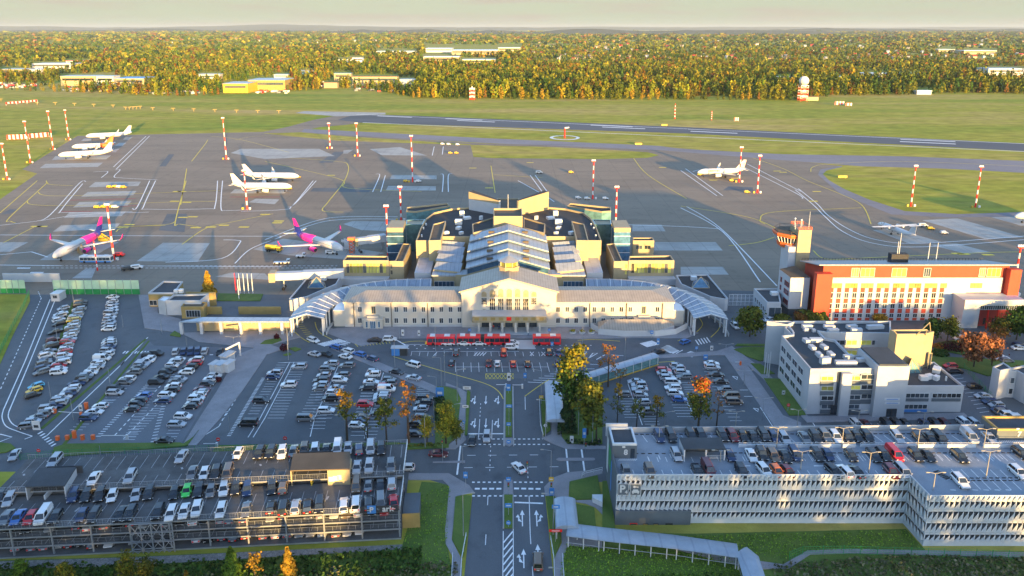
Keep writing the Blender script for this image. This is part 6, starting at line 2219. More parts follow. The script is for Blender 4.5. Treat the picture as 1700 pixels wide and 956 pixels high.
# steel deck
DH=(Dd(95,920),Dd(150,835))
carrow('back row of the upper steel deck',Ga,ZB,DH,[(645,308,'sO')])
carrow('long back row on the upper steel deck',Gb,ZB,((455,775),(459,765)),[(575,258,'sS'),(1240,225,'wH'),(1490,220,'kO'),(1625,212,'kO')],end='left end',flip=1)
carrow('back row beside the brown hood',Gc,ZB,((560,770),(561,760)),[(200,215,'wO'),(335,190,'g'),(460,180,'n'),(585,180,'wE'),(720,170,'k'),(850,165,'wV'),(975,158,'s'),(1105,175,'dO'),(1240,157,'sP'),(1365,170,'k')],end='left end')
carrow('middle row on the upper steel deck',Ga,ZB,((140,800),(146,790)),[(1100,520,'wS'),(1530,500,'s')],end='left end',flip=1)
carrow('row of four on the upper steel deck',Gb,ZB,((330,790),(334,780)),[(700,450,'g'),(845,458,'w'),(980,450,'k'),(1120,447,'n')],end='left end',flip=1)
carrow('upper deck stalls right of the brown hood',Gc,ZB,((620,780),(621,770)),[(1080,385,'s'),(1225,378,'s'),(1480,372,'g')],end='left end',flip=1)
carrow('left row under the upper steel deck',Ga,ZF,((120,830),(127,815)),[(5,725,'k'),(110,760,'sE'),(865,720,'dO'),(1020,718,'k'),(1175,712,'kO'),(1320,722,'w'),(1600,702,'s')],end='left end',flip=1)
carrow('centre row under the upper steel deck',Gb,ZF,((330,825),(334,810)),[(195,692,'k'),(490,690,'k'),(640,662,'GH'),(778,662,'kO'),(920,665,'gH'),(1075,645,'wO'),(1215,632,'kO'),(1350,645,'d'),(1640,630,'kO')],end='left end',flip=1)
carrow('right row under the upper steel deck',Gc,ZF,((600,810),(601,795)),[(215,622,'n'),(1070,600,'n'),(1215,590,'g'),(1355,592,'k'),(1490,572,'sO')],end='left end',flip=.4)
carrow('front left row on the steel deck',Gd,ZF,((60,860),(70,845)),[(75,215,'gS'),(225,210,'bS'),(385,212,'rH'),(545,192,'wV'),(700,203,'k'),(1030,185,'d'),(1180,182,'k'),(1520,165,'k'),(1640,165,'k')],end='left end',flip=1)
carrow('front centre row on the steel deck',Ge,ZF,((320,850),(325,835)),[(320,145,'k'),(485,155,'wE'),(650,130,'wS'),(810,110,'wO'),(1115,120,'wE'),(1430,115,'g')],end='left end',flip=1)
carrow('front right row on the steel deck',Gc,ZF,((560,840),(561,825)),[(70,852,'k'),(215,862,'k'),(360,850,'s'),(500,845,'k'),(640,835,'k'),(925,828,'wE'),(1070,815,'w'),(1215,808,'k'),(1360,790,'gP'),(1510,788,'r')],end='left end',flip=.4)
carrow('left part of first covered deck level',Gd,LV[2],((60,890),(66,880)),[(45,420,'k'),(240,450,'k'),(565,405,'s'),(905,385,'k'),(1060,385,'s'),(1260,372,'g'),(1410,395,'k'),(1580,352,'k')],end='left end')
carrow('middle of first covered deck level',Ge,LV[2],((320,880),(324,870)),[(90,355,'s'),(235,330,'k'),(390,345,'g'),(570,310,'k'),(725,320,'w'),(870,305,'k'),(1070,312,'s'),(1200,290,'g'),(1365,295,'d')],end='left end')
carrow('right part of first covered deck level',Gf,LV[2],((560,865),(561,855)),[(35,245,'s'),(175,245,'k'),(485,228,'g'),(625,230,'s'),(795,200,'wO'),(930,212,'n'),(1075,195,'wO'),(1240,215,'k'),(1385,185,'r')],end='left end')
carrow('left part of the lowest deck level',Gd,LV[0],((60,925),(66,915)),[(85,715,'s'),(275,730,'g'),(440,715,'g'),(605,708,'w'),(760,690,'k'),(920,680,'k'),(1070,670,'k'),(1275,665,'w'),(1585,640,'w')],end='left end')
carrow('right part of the lowest deck level',Gf,LV[0],((560,900),(561,890)),[(75,520,'w'),(215,505,'g'),(360,505,'s'),(495,488,'s'),(635,478,'s'),(800,465,'g'),(930,485,'s'),(1075,480,'w')],end='left end')
carrow('middle of the lowest deck level',Ge,LV[0],((320,915),(324,905)),[(740,600,'s'),(900,590,'k'),(1070,582,'k'),(1215,575,'k'),(1360,572,'k'),(1580,590,'g')],end='left end')
# grey garage roof
MH=(Ca(470,310),Ca(440,235))
RH=(Cb_(150,535),Cb_(110,460))
carrow('back left row on the grey garage roof',Ca,GZ,MH,[(670,238,'dO'),(808,232,'kP'),(1045,225,'k'),(1165,230,'k'),(1412,228,'k'),(1530,232,'m')],end='left end',flip=1)
carrow('back centre row on the grey garage roof',Cb_,GZ,RH,[(95,227,'k'),(215,237,'k'),(340,227,'kP'),(460,240,'d'),(582,252,'s'),(820,250,'g'),(945,247,'k'),(1060,232,'gO'),(1185,245,'w'),(1312,235,'kP'),(1430,230,'k'),(1555,238,'k')],end='left end',flip=1)
carrow('back right row on the grey garage roof',Ce,GZ,(Ce(700,290),Ce(620,200)),[(325,222,'s'),(555,235,'k'),(678,235,'k'),(780,232,'k'),(1105,220,'sV'),(1325,230,'sS')],end='left end',flip=1)
carrow('middle left row on the grey garage roof',Ca,GZ,MH,[(870,450,'s'),(1500,460,'d')],end='left end',flip=1)
carrow('middle row on the grey garage roof',Cb_,GZ,RH,[(195,457,'wS'),(318,445,'kO'),(455,460,'n'),(592,472,'k'),(708,447,'dP'),(970,458,'k'),(1095,455,'d'),(1365,462,'k'),(1635,462,'k')],end='left end',flip=1)
carrow('middle right row on the grey garage roof',Ce,GZ,(Ce(700,480),Ce(600,380)),[(175,422,'k'),(293,412,'rV'),(525,425,'k'),(650,422,'k'),(1000,438,'k'),(1672,405,'kO')],end='left end',flip=1)
carrow('front left row on the grey garage roof',Ca,GZ,(Ca(620,690),Ca(600,640)),[(280,642,'g'),(558,645,'n'),(1118,640,'k'),(1245,622,'mV'),(1640,645,'k')],end='left end',flip=1)
carrow('front centre row on the grey garage roof',Cb_,GZ,(Cb_(310,690),Cb_(270,640)),[(82,645,'k'),(345,638,'wO'),(495,640,'oH'),(625,648,'m'),(1160,645,'k'),(1295,648,'w'),(1425,648,'k')],end='left end',flip=.6)
carrow('front right stalls on the grey garage roof',Ce,GZ,(Ce(1110,800),Ce(900,590)),[(260,602,'m'),(385,600,'sP'),(1008,705,'wO'),(1640,612,'wO')],end='left end',flip=1)
# behind the grey garage
carrow('row along the concrete office front',e3,.025,(e3(1310,780),e3(1230,700)),[(1290,730,'w'),(1405,738,'m')],end='left end',flip=1)
carrow('row along the annex front',e4,.025,(e4(170,770),e4(90,700)),[(90,728,'k'),(205,730,'k'),(312,732,'k'),(540,728,'d'),(655,715,'k'),(768,720,'m'),(1000,718,'w'),(1122,722,'s')],end='left end',flip=1)
carrow('diagonal row right of the annex',e4,.025,H0,[(835,45,'r'),(890,105,'k'),(1120,285,'k'),(1220,398,'s'),(1300,465,'d'),(1375,505,'s'),(1405,562,'d'),(1455,592,'g'),(1525,622,'w'),(1560,655,'w'),(1590,690,'s')])
carrow('yard before the red offices',d2,.025,((1580,545),(1620,545)),[(700,205,'s'),(960,208,'wV'),(945,362,'s'),(1015,355,'w'),(1650,440,'d'),(1645,472,'w'),(1435,592,'w'),(1500,620,'g')],end='left end')
carrow('stall by the low white wing',zc(1240,510,7.083),.025,((1270,533),(1285,530)),[(262,140,'w')])
# traffic on the main road and cross street
carrow('stop line of the main road',W1,.035,((785,730),(786,720)),[(245,728,'k'),(382,695,'s')],end='left end',flip=1)
carrow('middle of the junction',W2,.035,((870,780),(858,768)),[(678,195,'wS')],flip=0)
carrow('right lane of the main road',W3,.035,((892,940),(892,920)),[(857,565,'nP')],flip=0)
carrow('cross street right of the steel deck',I_,.035,((640,775),(690,775)),[(728,752,'mS'),(674,775,'wH')],end='right end')
carrow('exit lane behind the steel deck',I_,.035,((18,760),(28,745)),[(24,754,'s')],flip=1)
def put_car(c):
 d=CARD[c['ty']]if c['ty']in CARD else car_kind(c['ty'])
 h,w,Hc,zb=d['dim']
 t=D.objects.new('parked_car' if c['ty']!='van' else 'parked_van',None)
 COL.objects.link(t)
 t.location=c['p']
 t.rotation_euler=(0,0,c['yaw'])
 t.empty_display_size=.5
 n=c['n']
 where=ORD[c['i']]+' from '+c['end']+', '+c['row']if n>1 else 'at the '+c['row']
 tag(t,'%s %s %s'%(c['col'],c['ty'],where),'van' if c['ty']=='van' else 'car',c['group'])
 col=RGBS[c['col']]+(1,)
 def add(nm,me,loc=(0,0,0)):
  o=D.objects.new(nm,me)
  COL.objects.link(o)
  o.parent=t
  o.location=loc
  return o
 add('body',d['body']).color=col
 add('window',d['window'])
 for x in(-h+.78,h-.82):
  for y in(-w+.08,w-.08):
   add('wheel',d['wheel'],(x,y,.33))
 for s in(-1,1):
  add('headlight',d['headlight'],(0,s*(w*.62),0))
  add('tail_light',d['tail_light'],(0,s*(w*.62),0))
 add('number_plate',d['plate'],(-h-.015,0,.62))
def dist(c):
 return Vector(c['p'][:2]).length
CARS.sort(key=dist)
for k in TCODE.values():
 car_kind(k)
for c in CARS[:300]:
 put_car(c)
 # the smallest, farthest rows merge into one object
def car_tint_material():
 m=leafmat('car_tint')
 m.node_tree.nodes.get('Principled BSDF').inputs['Roughness'].default_value=.3
 m.node_tree.nodes.get('Principled BSDF').inputs['Specular IOR Level'].default_value=.5
car_tint_material()
def merged_cars(cars):
 V,Fc,tint=[],[],[]
 n0=0
 for c in cars:
  d=car_kind(c['ty'])
  h,w,Hc,zb=d['dim']
  M=Matrix.Translation(c['p'])@Matrix.Rotation(c['yaw'],4,'Z')
  pcs=[(d['body'],RGBS[c['col']],(0,0,0)),(d['window'],(.012,.018,.026),(0,0,0))]
  for x in(-h+.78,h-.82):
   for y in(-w+.08,w-.08):
    pcs.append((d['wheel'],(.02,.02,.02),(x,y,.33)))
  for me,col,off in pcs:
   Mo=M@Matrix.Translation(off)
   for v in me.vertices:
    V.append(tuple(Mo@v.co))
   for p in me.polygons:
    Fc.append(tuple(n0+i for i in p.vertices))
    tint.append(col)
   n0+=len(me.vertices)
 me=D.meshes.new('parked_cars')
 me.from_pydata(V,[],Fc)
 a=me.color_attributes.new('tint','FLOAT_COLOR','CORNER')
 buf=[]
 for p,col in zip(me.polygons,tint):
  buf+=list(col+(1,))*p.loop_total
 a.data.foreach_set('color',buf)
 me.materials.append(MATS['car_tint'])
 o=D.objects.new('parked_cars',me)
 COL.objects.link(o)
 tag(o,'farther rows of cars parked between the hedge, the car parks and the terminal forecourt','cars',None,'stuff')
if len(CARS)>300:
 merged_cars(CARS[300:])
print('CARS',len(CARS),dist(CARS[min(299,len(CARS)-1)]))
# --- buses
def bus(px,py,length,label,joint=False,colr='bus_red',low='bus_red',z=.035,yaw=0.0):
 p=G(px,py,z)
 t=thing('city_bus' if colr=='bus_red' else 'apron_bus',label,'bus',(p.x,p.y,z),yaw)
 secs=[(-length/2,length/2)]if not joint else[(-length/2,-length*.02-.6),(-length*.02+.6,length/2)]
 def add(nm,mb,m):
  o=D.objects.new(nm,mb.mesh(nm,m))
  COL.objects.link(o)
  o.parent=t
  return o
 for a,b in secs:
  mb=MB()
  mb.loft([[(x,-1.27,.3),(x,1.27,.3),(x,1.27,2.75),(x,1.05,3.0),(x,-1.05,3.0),(x,-1.27,2.75)]for x in(a,b)])
  mb.box(a,b,-1.285,-1.271,.3,.75)
  add('body',mb,colr)
  mb=MB()
  n=max(2,int((b-a)/1.6))
  for s in(-1,1):
   y=s*1.29
   for k in range(n):
    x0=a+.25+(b-a-.5)*k/n
    mb.box(x0,x0+(b-a-.5)/n-.1,min(y,y-s*.03),max(y,y-s*.03),1.15,2.45)
  add('side_window',mb,'glass_dark')
  mb=MB()
  mb.box(a+1.0,a+2.6,-.9,.9,3.001,3.25)
  mb.box(b-3.4,b-1.6,-.8,.8,3.001,3.22)
  add('roof_hatch',mb,'light_metal')
  for x in((a+2.0,b-2.4)if not joint else((a+b)/2+(1.5 if a<0 else-.5),)if a<0 else(a+2.4,b-2.2)):
   for s in(-1,1):
    add('wheel',MB().tube((x,s*1.2-.15,.5),(x,s*1.2+.15,.5),.5,n=14),'black_rubber')
 if joint:
  mb=MB()
  for k in range(6):
   x=secs[0][1]+k*.2
   mb.box(x,x+.1,-1.22,1.22,.5,2.9)
   mb.box(x+.1,x+.2,-1.1,1.1,.6,2.8)
  add('bellows',mb,'dark_metal')
 add('windscreen',MB().box(length/2-.02,length/2+.04,-1.1,1.1,1.0,2.6),'glass_dark')
 if low!=colr:
  mb=MB()
  for s in(-1,1):
   mb.box(-length/2,length/2,min(s*1.28,s*1.3),max(s*1.28,s*1.3),.32,.95)
  add('blue_skirt',mb,low)
bus(732.5,571,9.0,'single red city bus at the left end of the bus stop')
bus(803,570.5,17.2,'long articulated red city bus waiting before the terminal entrance',True)
bus(907.5,570.5,9.0,'single red city bus right of the terminal entrance')
mb=MB()
a,b=G(884,571.2),G(945,571.2)
bus(161,435,13.5,'white apron bus with a blue skirt beside the pink aircraft',False,'white_paint','blue_paint',.09)
# --- aircraft
def plane(nose,tail,label,length=37.6,scheme='white',gear=3.9):
 A,B_=G(*nose,gear),G(*tail,gear+1.2)
 d=A-B_
 yaw=math.atan2(d.y,d.x)
 c=(A+B_)/2
 t=thing('airliner',label,'aircraft',(c.x,c.y,.05),yaw,'airliners on the apron')
 Lh=length/2
 r=1.98
 def add(nm,mb,m,par=None,smooth=True):
  o=D.objects.new(nm,mb.mesh(nm,m,smooth=smooth))
  COL.objects.link(o)
  o.parent=par or t
  return o
 st=[(-Lh,.25,1.25),(-Lh+1.5,.62,.95),(-Lh+4,1.18,.62),(-Lh+7,1.68,.28),(-Lh+10,1.92,.06),(-Lh+12,r,0),(0,r,0),(Lh-6,r,0),(Lh-4.2,1.9,-.03),(Lh-2.8,1.68,-.12),(Lh-1.5,1.25,-.28),(Lh-.6,.8,-.42),(Lh-.05,.2,-.5)]
 def ring(x,rr,dz,n=18):
  return[(x,rr*math.cos(2*math.pi*k/n),gear+dz+rr*math.sin(2*math.pi*k/n))for k in range(n)]
 if scheme=='pink':
  front=[s for s in st if s[0]>=-1]
  front[0]=(-1.5,r,0)
  back=[s for s in st if s[0]<-1]+[(-1.5,r,0)]
  mid=[s for s in back if s[0]>-Lh+6]
  end=[s for s in back if s[0]<=-Lh+7]
  add('fuselage',MB().loft([ring(*s)for s in front]),'white_paint')
  add('pink_section',MB().loft([ring(*s)for s in mid]),'pink_paint')
  add('tail_cone',MB().loft([ring(*s)for s in end]),'navy_paint')
 else:
  add('fuselage',MB().loft([ring(*s)for s in st]),'white_paint')
 eng={'pink':'pink_paint','red':'light_metal'}.get(scheme,'white_paint')
 for s in(-1,1):
  mb=MB()
  def sec(y,xl,ch,z,th):
   return[(xl,y,z),(xl-ch*.3,y,z+th),(xl-ch,y,z+.02),(xl-ch*.4,y,z-th*.6)]
  q=[sec(s*1.5,4.6,7.2,gear-1.05,.5),sec(s*6,1.6,4.4,gear-.65,.32),sec(s*16.2,-3.6,1.7,gear+.35,.12)]
  mb.loft(q if s<0 else[x[::-1]for x in q])
  w_=add('wing',mb,'white_paint')
  mb=MB()
  q=[sec(s*16.2,-3.6,1.7,gear+.35,.1),[(x-.9,s*16.75,z+.9)for x,y,z in sec(0,-3.6,1.4,gear+.35,.06)],[(x-1.8,s*17.0,z+2.4)for x,y,z in sec(0,-3.6,.7,gear+.35,.04)]]
  mb.loft(q if s<0 else[x[::-1]for x in q])
  add('winglet',mb,'pink_paint' if scheme=='pink' else 'white_paint',w_)
  mb=MB()
  n=16
  rg=[]
  for x,rr in((6.4,1.0),(6.0,1.12),(4.6,1.2),(3.2,1.02),(2.2,.7)):
   rg.append([(x,s*5.8+rr*math.cos(2*math.pi*k/n),gear-1.75+rr*math.sin(2*math.pi*k/n))for k in range(n)])
  mb.loft(rg)
  e=add('engine',mb,eng)
  mb=MB().tube((6.38,s*5.8,gear-1.75),(6.44,s*5.8,gear-1.75),.86,n=16)
  add('engine_intake',mb,'dark_metal',e,False)
  mb=MB()
  mb.box(2.6,5.2,s*5.8-.12,s*5.8+.12,gear-.9,gear-.55)
  add('pylon',mb,'white_paint',None,False)
  mb=MB()
  q=[sec(s*.4,-Lh+4.4,3.6,gear+1.0,.2),sec(s*6.2,-Lh+1.6,1.5,gear+1.5,.08)]
  mb.loft(q if s<0 else[x[::-1]for x in q])
  add('tailplane',mb,'white_paint')
  mb=MB()
  mb.tube((-1.6,s*3.6,.6),(-1.6,s*3.6,gear-.9),.16,n=6)
  mb.tube((-1.6,s*3.6-.45,.6),(-1.6,s*3.6+.45,.6),.6,n=12)
  add('main_gear',mb,'black_rubber',None,False)
  mb=MB()
  for k in range(26):
   x=Lh-7.2-k*(length-16)/26
   mb.box(x,x+.28,s*(r+.005)-.02,s*(r+.005)+.02,gear+.35,gear+.7)
  add('cabin_window',mb,'glass_dark',None,False)
  mb=MB()
  mb.face([(Lh-1.75,s*.95,gear+.42),(Lh-2.7,s*1.42,gear+.52),(Lh-2.85,s*1.22,gear+1.05),(Lh-2.1,s*.72,gear+.86)][::s])
  mb.face([(Lh-1.62,s*.06,gear+.46),(Lh-1.72,s*.9,gear+.44),(Lh-2.08,s*.68,gear+.9),(Lh-2.0,s*.06,gear+.95)][::s])
  add('cockpit_window',mb,'glass_dark',None,False)
 mb=MB()
 mb.tube((Lh-4.6,0,.4),(Lh-4.6,0,gear-1.3),.12,n=6)
 mb.tube((Lh-4.6,-.3,.42),(Lh-4.6,.3,.42),.42,n=12)
 add('nose_gear',mb,'black_rubber',None,False)
 def fin(z0,z1,m,f0,f1):
  """slice of the tail fin between fractions f0 and f1 of its height"""
  lo=lambda f:(-Lh+7.0-5.3*f,-Lh+1.0-1.4*f)
  mb=MB()
  rr=[]
  for f in(f0,f1):
   xl,xt=lo(f)
   z=gear+1.5+6.1*f
   th=.3*(1-f*.6)
   rr.append([(xl,0,z),((xl+xt)/2,th,z),(xt,.03,z),(xt,-.03,z),((xl+xt)/2,-th,z)])
  mb.loft(rr)
  return mb
 if scheme=='pink':
  f=add('tail_fin',fin(0,0,'',0,.42),'navy_paint',None,False)
  add('fin_tip',fin(0,0,'',.42,1),'pink_paint',f,False)
 elif scheme=='red':
  add('tail_fin',fin(0,0,'',0,1),'orange_paint',None,False)
  st2=[s for s in st if s[0]<=-Lh+10]
  add('red_tail',MB().loft([ring(s[0],s[1]*1.01,s[2])for s in st2]),'orange_paint')
 elif scheme=='striped':
  f=add('tail_fin',fin(0,0,'',0,1),'white_paint',None,False)
  for k in range(6):
   add('red_stripe',MB().loft([[(x,y*1.15+(.02 if y>0 else-.02 if y<0 else 0),z)for x,y,z in r_]for r_ in[fin(0,0,'',.12+k*.15,.17+k*.15).v[:5],fin(0,0,'',.12+k*.15,.17+k*.15).v[5:]]]),'red_paint',f,False)
  me=text_mesh('HESTON',2.0,'dark_metal',.02,.03)
  for sg in(-1,1):
   o=D.objects.new('lettering',me)
   COL.objects.link(o)
   o.parent=t
   o.location=(Lh-11,sg*(r+.03),gear+.55)
   o.rotation_euler=(math.pi/2,0,0 if sg<0 else math.pi)
 else:
  add('tail_fin',fin(0,0,'',0,1),'white_paint',None,False)
 return t
plane((100,256.5),(184,249.5),'nearest white airliner parked at the left edge of the apron')
plane((120,243),(188,238.5),'white airliner with a red tail between two white ones at the left',32,'red')
plane((148,225),(213,220),'farthest white airliner at the left, its tail against the grass')
plane((496,291.5),(404,288),'rear one of two white airliners facing right near the apron centre')
plane((483,308.5),(386,305),'front one of two white airliners facing right near the apron centre')
plane((107,416),(156,388),'pink and white airliner facing the viewer with stairs at its doors, left',37.6,'pink')
plane((560,410),(496,386),'pink and white airliner facing right beside the boarding bridge',37.6,'pink')
plane((1154,285),(1241,280.5),'white airliner with a red striped tail and dark titles on the right',33.8,'striped')
plane((1691,358),(1790,352),'white airliner cut off by the right edge of the picture')
def turboprop(nose,tail,label):
 A,B_=G(*nose,2.6),G(*tail,3.2)
 d=A-B_
 c=(A+B_)/2
 t=thing('propeller_plane',label,'aircraft',(c.x,c.y,.05),math.atan2(d.y,d.x))
 Lh,g,r=13.0,2.6,1.4
 def add(nm,mb,m,par=None,smooth=False):
  o=D.objects.new(nm,mb.mesh(nm,m,smooth=smooth))
  COL.objects.link(o)
  o.parent=par or t
  return o
 def ring(x,rr,dz,n=16):
  return[(x,rr*math.cos(2*math.pi*k/n),g+dz+rr*math.sin(2*math.pi*k/n))for k in range(n)]
 add('fuselage',MB().loft([ring(*s)for s in((-Lh,.2,1.0),(-Lh+3,.7,.6),(-Lh+7,1.3,.1),(-3,r,0),(Lh-5,r,0),(Lh-2.5,1.2,-.1),(Lh-1,.8,-.3),(Lh,.2,-.45))]),'white_paint',None,True)
 for s in(-1,1):
  mb=MB()
  q=[[(2.8,s*.3,g+1.5),(1.9,s*.3,g+1.8),(.1,s*.3,g+1.5),(1.4,s*.3,g+1.35)],[(2.8,s*5,g+1.5),(1.9,s*5,g+1.8),(.1,s*5,g+1.5),(1.4,s*5,g+1.35)],[(2.3,s*12.5,g+1.7),(1.9,s*12.5,g+1.8),(.9,s*12.5,g+1.7),(1.4,s*12.5,g+1.64)]]
  mb.loft(q if s<0 else[x[::-1]for x in q])
  add('wing',mb,'white_paint')
  mb=MB()
  mb.tube((4.6,s*4,g+1.1),(0,s*4,g+1.2),.55,.4,10)
  e=add('engine',mb,'white_paint')
  for k in range(6):
   a=math.pi*k/3
   add('propeller_blade',MB().tube((4.7,s*4,g+1.1),(4.7,s*4+1.9*math.cos(a),g+1.1+1.9*math.sin(a)),.14,.08,5),'dark_metal',e)
  mb=MB()
  q=[[(-Lh+2.2,s*.1,g+5.3),(-Lh+1.2,s*.1,g+5.45),(-Lh+.2,s*.1,g+5.3)],[(-Lh+1.6,s*3.6,g+5.35),(-Lh+1.1,s*3.6,g+5.45),(-Lh+.4,s*3.6,g+5.35)]]
  mb.loft(q if s<0 else[x[::-1]for x in q])
  add('tailplane',mb,'white_paint')
  mb=MB()
  mb.tube((.6,s*2,.45),(.6,s*1.5,g-.6),.12,n=6)
  mb.tube((.6,s*2-.3,.45),(.6,s*2+.3,.45),.45,n=10)
  add('main_gear',mb,'black_rubber')
 add('nose_gear',MB().tube((Lh-3,0,0),(Lh-3,0,g-.8),.15,n=6),'black_rubber')
 add('tail_fin',MB().loft([[(-Lh+5,.05,g+1.2),(-Lh+3,.22,g+1.2),(-Lh+.6,.05,g+1.2),(-Lh+.6,-.05,g+1.2),(-Lh+3,-.22,g+1.2)],[(-Lh+2.6,.03,g+5.3),(-Lh+1.4,.12,g+5.3),(-Lh+.2,.03,g+5.3),(-Lh+.2,-.03,g+5.3),(-Lh+1.4,-.12,g+5.3)]]),'white_paint')
turboprop((1466,373),(1511,388),'small white high-winged propeller plane seen from behind on the right apron')
# --- apron vehicles
def small_truck(px,py,label,name,cat,yaw,body,parts):
 p=G(px,py,.09)
 t=thing(name,label,cat,(p.x,p.y,.09),yaw)
 for nm,b,m in parts:
  o=D.objects.new(nm,b.mesh(nm,m))
  COL.objects.link(o)
  o.parent=t
 for x in body:
  for s in(-1,1):
   o=D.objects.new('wheel',MB().tube((x,s*1.0-.15,.45),(x,s*1.0+.15,.45),.45,n=12).mesh('wheel','black_rubber'))
   COL.objects.link(o)
   o.parent=t
def tank():
 mb=MB()
 rg=[[(x,1.15*k*math.cos(2*math.pi*i/14),2.1+1.1*k*math.sin(2*math.pi*i/14))for i in range(14)]for x,k in((-4.2,.7),(-4.0,1),(1.2,1),(1.4,.7))]
 return mb.loft(rg)
small_truck(455.5,417.5,'yellow fuel tanker truck beside the pink aircraft','fuel_tanker','truck',-.25,(-3,-1.8,2.6),[('tank',tank(),'yellow_paint'),('chassis',MB().box(-4.2,3.6,-.9,.9,.6,.95),'dark_metal'),('cab',MB().box(1.8,3.8,-1.15,1.15,.95,2.8),'yellow_paint'),('windscreen',MB().box(3.79,3.85,-1,1,1.8,2.6),'glass_dark')])
for px,py,lab in((500,427,'white aircraft tug with a flat deck left of the second pink aircraft'),(474,437.5,'small white baggage tug on the apron road'),(461,438,'flat baggage trailer behind the small tug')):
 small_truck(px,py,lab,'baggage_tug','tug',.1,(-1,1),[('deck',MB().box(-2.2 if 'deck' in lab else-1.6,1.8,-.9,.9,.45,.95),'light_metal')]+([('cab',MB().box(.6,1.9,-.85,.85,.95,2.1),'white_paint'),('window',MB().box(1.0,1.93,-.88,.88,1.45,1.95),'glass_dark')]if 'trailer' not in lab else[]))
for px,py,lab,yaw,m in((227.5,446,'white service van on the apron road',.3,'white_paint'),(549,421,'white service van under the nose of the second pink aircraft',0,'white_paint'),(198,425,'red service car beside the red and white mast',0,'red_paint'),(1532,376,'white service car beside the propeller plane',0,'white_paint'),(895,287.5,'white service truck alone on the middle apron',0,'white_paint'),(97,427,'white tow truck at the nose of the left pink aircraft',-.9,'white_paint'),(212,448,'dark pushback tractor on the apron road',.5,'dark_metal')):
 small_truck(px,py,lab,'service_van','service vehicle',yaw,(-1.3,1.3),[('body',MB().loft([[(x,-.95,.4),(x,.95,.4),(x,.95,h_*.6),(x,.75,h_),(x,-.75,h_),(x,-.95,h_*.6)]for x,h_ in((-2.3,1.7),(1.0,1.85),(1.3,1.2),(2.3,1.0))]),m),('window',MB().box(-1.6,.9,-.9,.9,1.2,1.6),'glass_dark')])
def stairs(px,py,yaw,label,m):
 p=G(px,py,.09)
 t=thing('passenger_stairs',label,'passenger stairs',(p.x,p.y,.09),yaw)
 mb=MB()
 for k in range(12):
  mb.box(-4.5+k*.5,-4.0+k*.5,-.8,.8,.3+k*.26,.42+k*.26)
 mb.box(1.5,3.2,-.9,.9,3.3,3.45)
 o=D.objects.new('steps',mb.mesh('steps','light_metal'));COL.objects.link(o);o.parent=t
 for s in(-1,1):
  mb=MB()
  mb.prism([(-4.6,s*.85-.04),(1.5,s*.85-.04),(1.5,s*.85+.04),(-4.6,s*.85+.04)],.3,[1.3,4.4,4.4,1.3])
  mb.box(1.5,3.2,s*.85-.04,s*.85+.04,3.4,4.6)
  o=D.objects.new('side_panel',mb.mesh('side_panel',m));COL.objects.link(o);o.parent=t
  mb=MB().tube((2.4,s*.7,0),(2.4,s*.7,3.3),.1,n=6)
  o=D.objects.new('support_leg',mb.mesh('support_leg','grey_metal'));COL.objects.link(o);o.parent=t
stairs(135,421,2.45,'white passenger stairs at the front door of the left pink aircraft','warm_panel')
stairs(170,401,2.9,'yellow covered passenger stairs at the rear door of the left pink aircraft','yellow_paint')
stairs(578,414,2.6,'white passenger stairs beside the boarding bridge','white_paint')
# --- vegetation
PAL={'olive':[(.075,.095,.014),(.11,.12,.016),(.15,.14,.018),(.055,.075,.012)],'gold':[(.34,.19,.018),(.42,.25,.025),(.26,.15,.018),(.20,.15,.02)],'rust':[(.22,.085,.022),(.28,.12,.03),(.16,.07,.02),(.14,.10,.02)],'red':[(.40,.075,.022),(.30,.14,.02),(.16,.13,.018),(.45,.12,.025)],'copper':[(.26,.10,.045),(.32,.13,.055),(.19,.075,.035),(.11,.05,.025)],'green':[(.03,.07,.012),(.045,.09,.016),(.06,.11,.018),(.022,.05,.01)],'dark':[(.014,.034,.014),(.02,.045,.016),(.028,.055,.018)],'yellowgreen':[(.16,.17,.014),(.22,.20,.018),(.12,.14,.014),(.28,.22,.02)],'lime':[(.12,.22,.02),(.16,.26,.03),(.08,.15,.016)],'weeds':[(.09,.10,.04),(.13,.13,.07),(.06,.085,.025),(.17,.15,.09)],'plum':[(.05,.008,.014),(.08,.01,.018),(.035,.006,.01)]}
def cards(P,N,size,rng,stretch=1.0):
 """quads of the given size at points P facing roughly along N"""
 n=len(P)
 N=N+rng.normal(0,.55,N.shape)
 N/=np.linalg.norm(N,axis=1,keepdims=True)+1e-9
 R=rng.normal(0,1,N.shape)
 U=np.cross(N,R)
 U/=np.linalg.norm(U,axis=1,keepdims=True)+1e-9
 W=np.cross(N,U)
 s=np.asarray(size).reshape(-1,1)*rng.uniform(.6,1.25,(n,1))/2
 a=rng.uniform(.55,1.0,(n,1))
 V=np.stack([P-U*s-W*s*a,P+U*s*a-W*s,P+U*s+W*s*a,P-U*s*a+W*s],1)
 return V.reshape(-1,3)
def quads_mesh(name,V,tint,m='leaf'):
 """mesh of free quads, one tint each"""
 n=len(V)//4
 me=D.meshes.new(name)
 me.vertices.add(len(V))
 me.vertices.foreach_set('co',np.asarray(V,np.float32).ravel())
 me.loops.add(n*4)
 me.loops.foreach_set('vertex_index',np.arange(n*4,dtype=np.int32))
 me.polygons.add(n)
 me.polygons.foreach_set('loop_start',np.arange(0,n*4,4,dtype=np.int32))
 me.update(calc_edges=True)
 a=me.color_attributes.new('tint','FLOAT_COLOR','CORNER')
 c=np.ones((n,4,4),np.float32)
 c[:,:,:3]=np.asarray(tint)[:,None,:]
 a.data.foreach_set('color',c.ravel())
 me.materials.append(MATS[m])
 return me
def tints(pal,n,rng,vary=.3):
 p=np.array(PAL[pal])
 t=p[rng.integers(0,len(p),n)]
 return t*rng.uniform(1-vary,1+vary,(n,1))
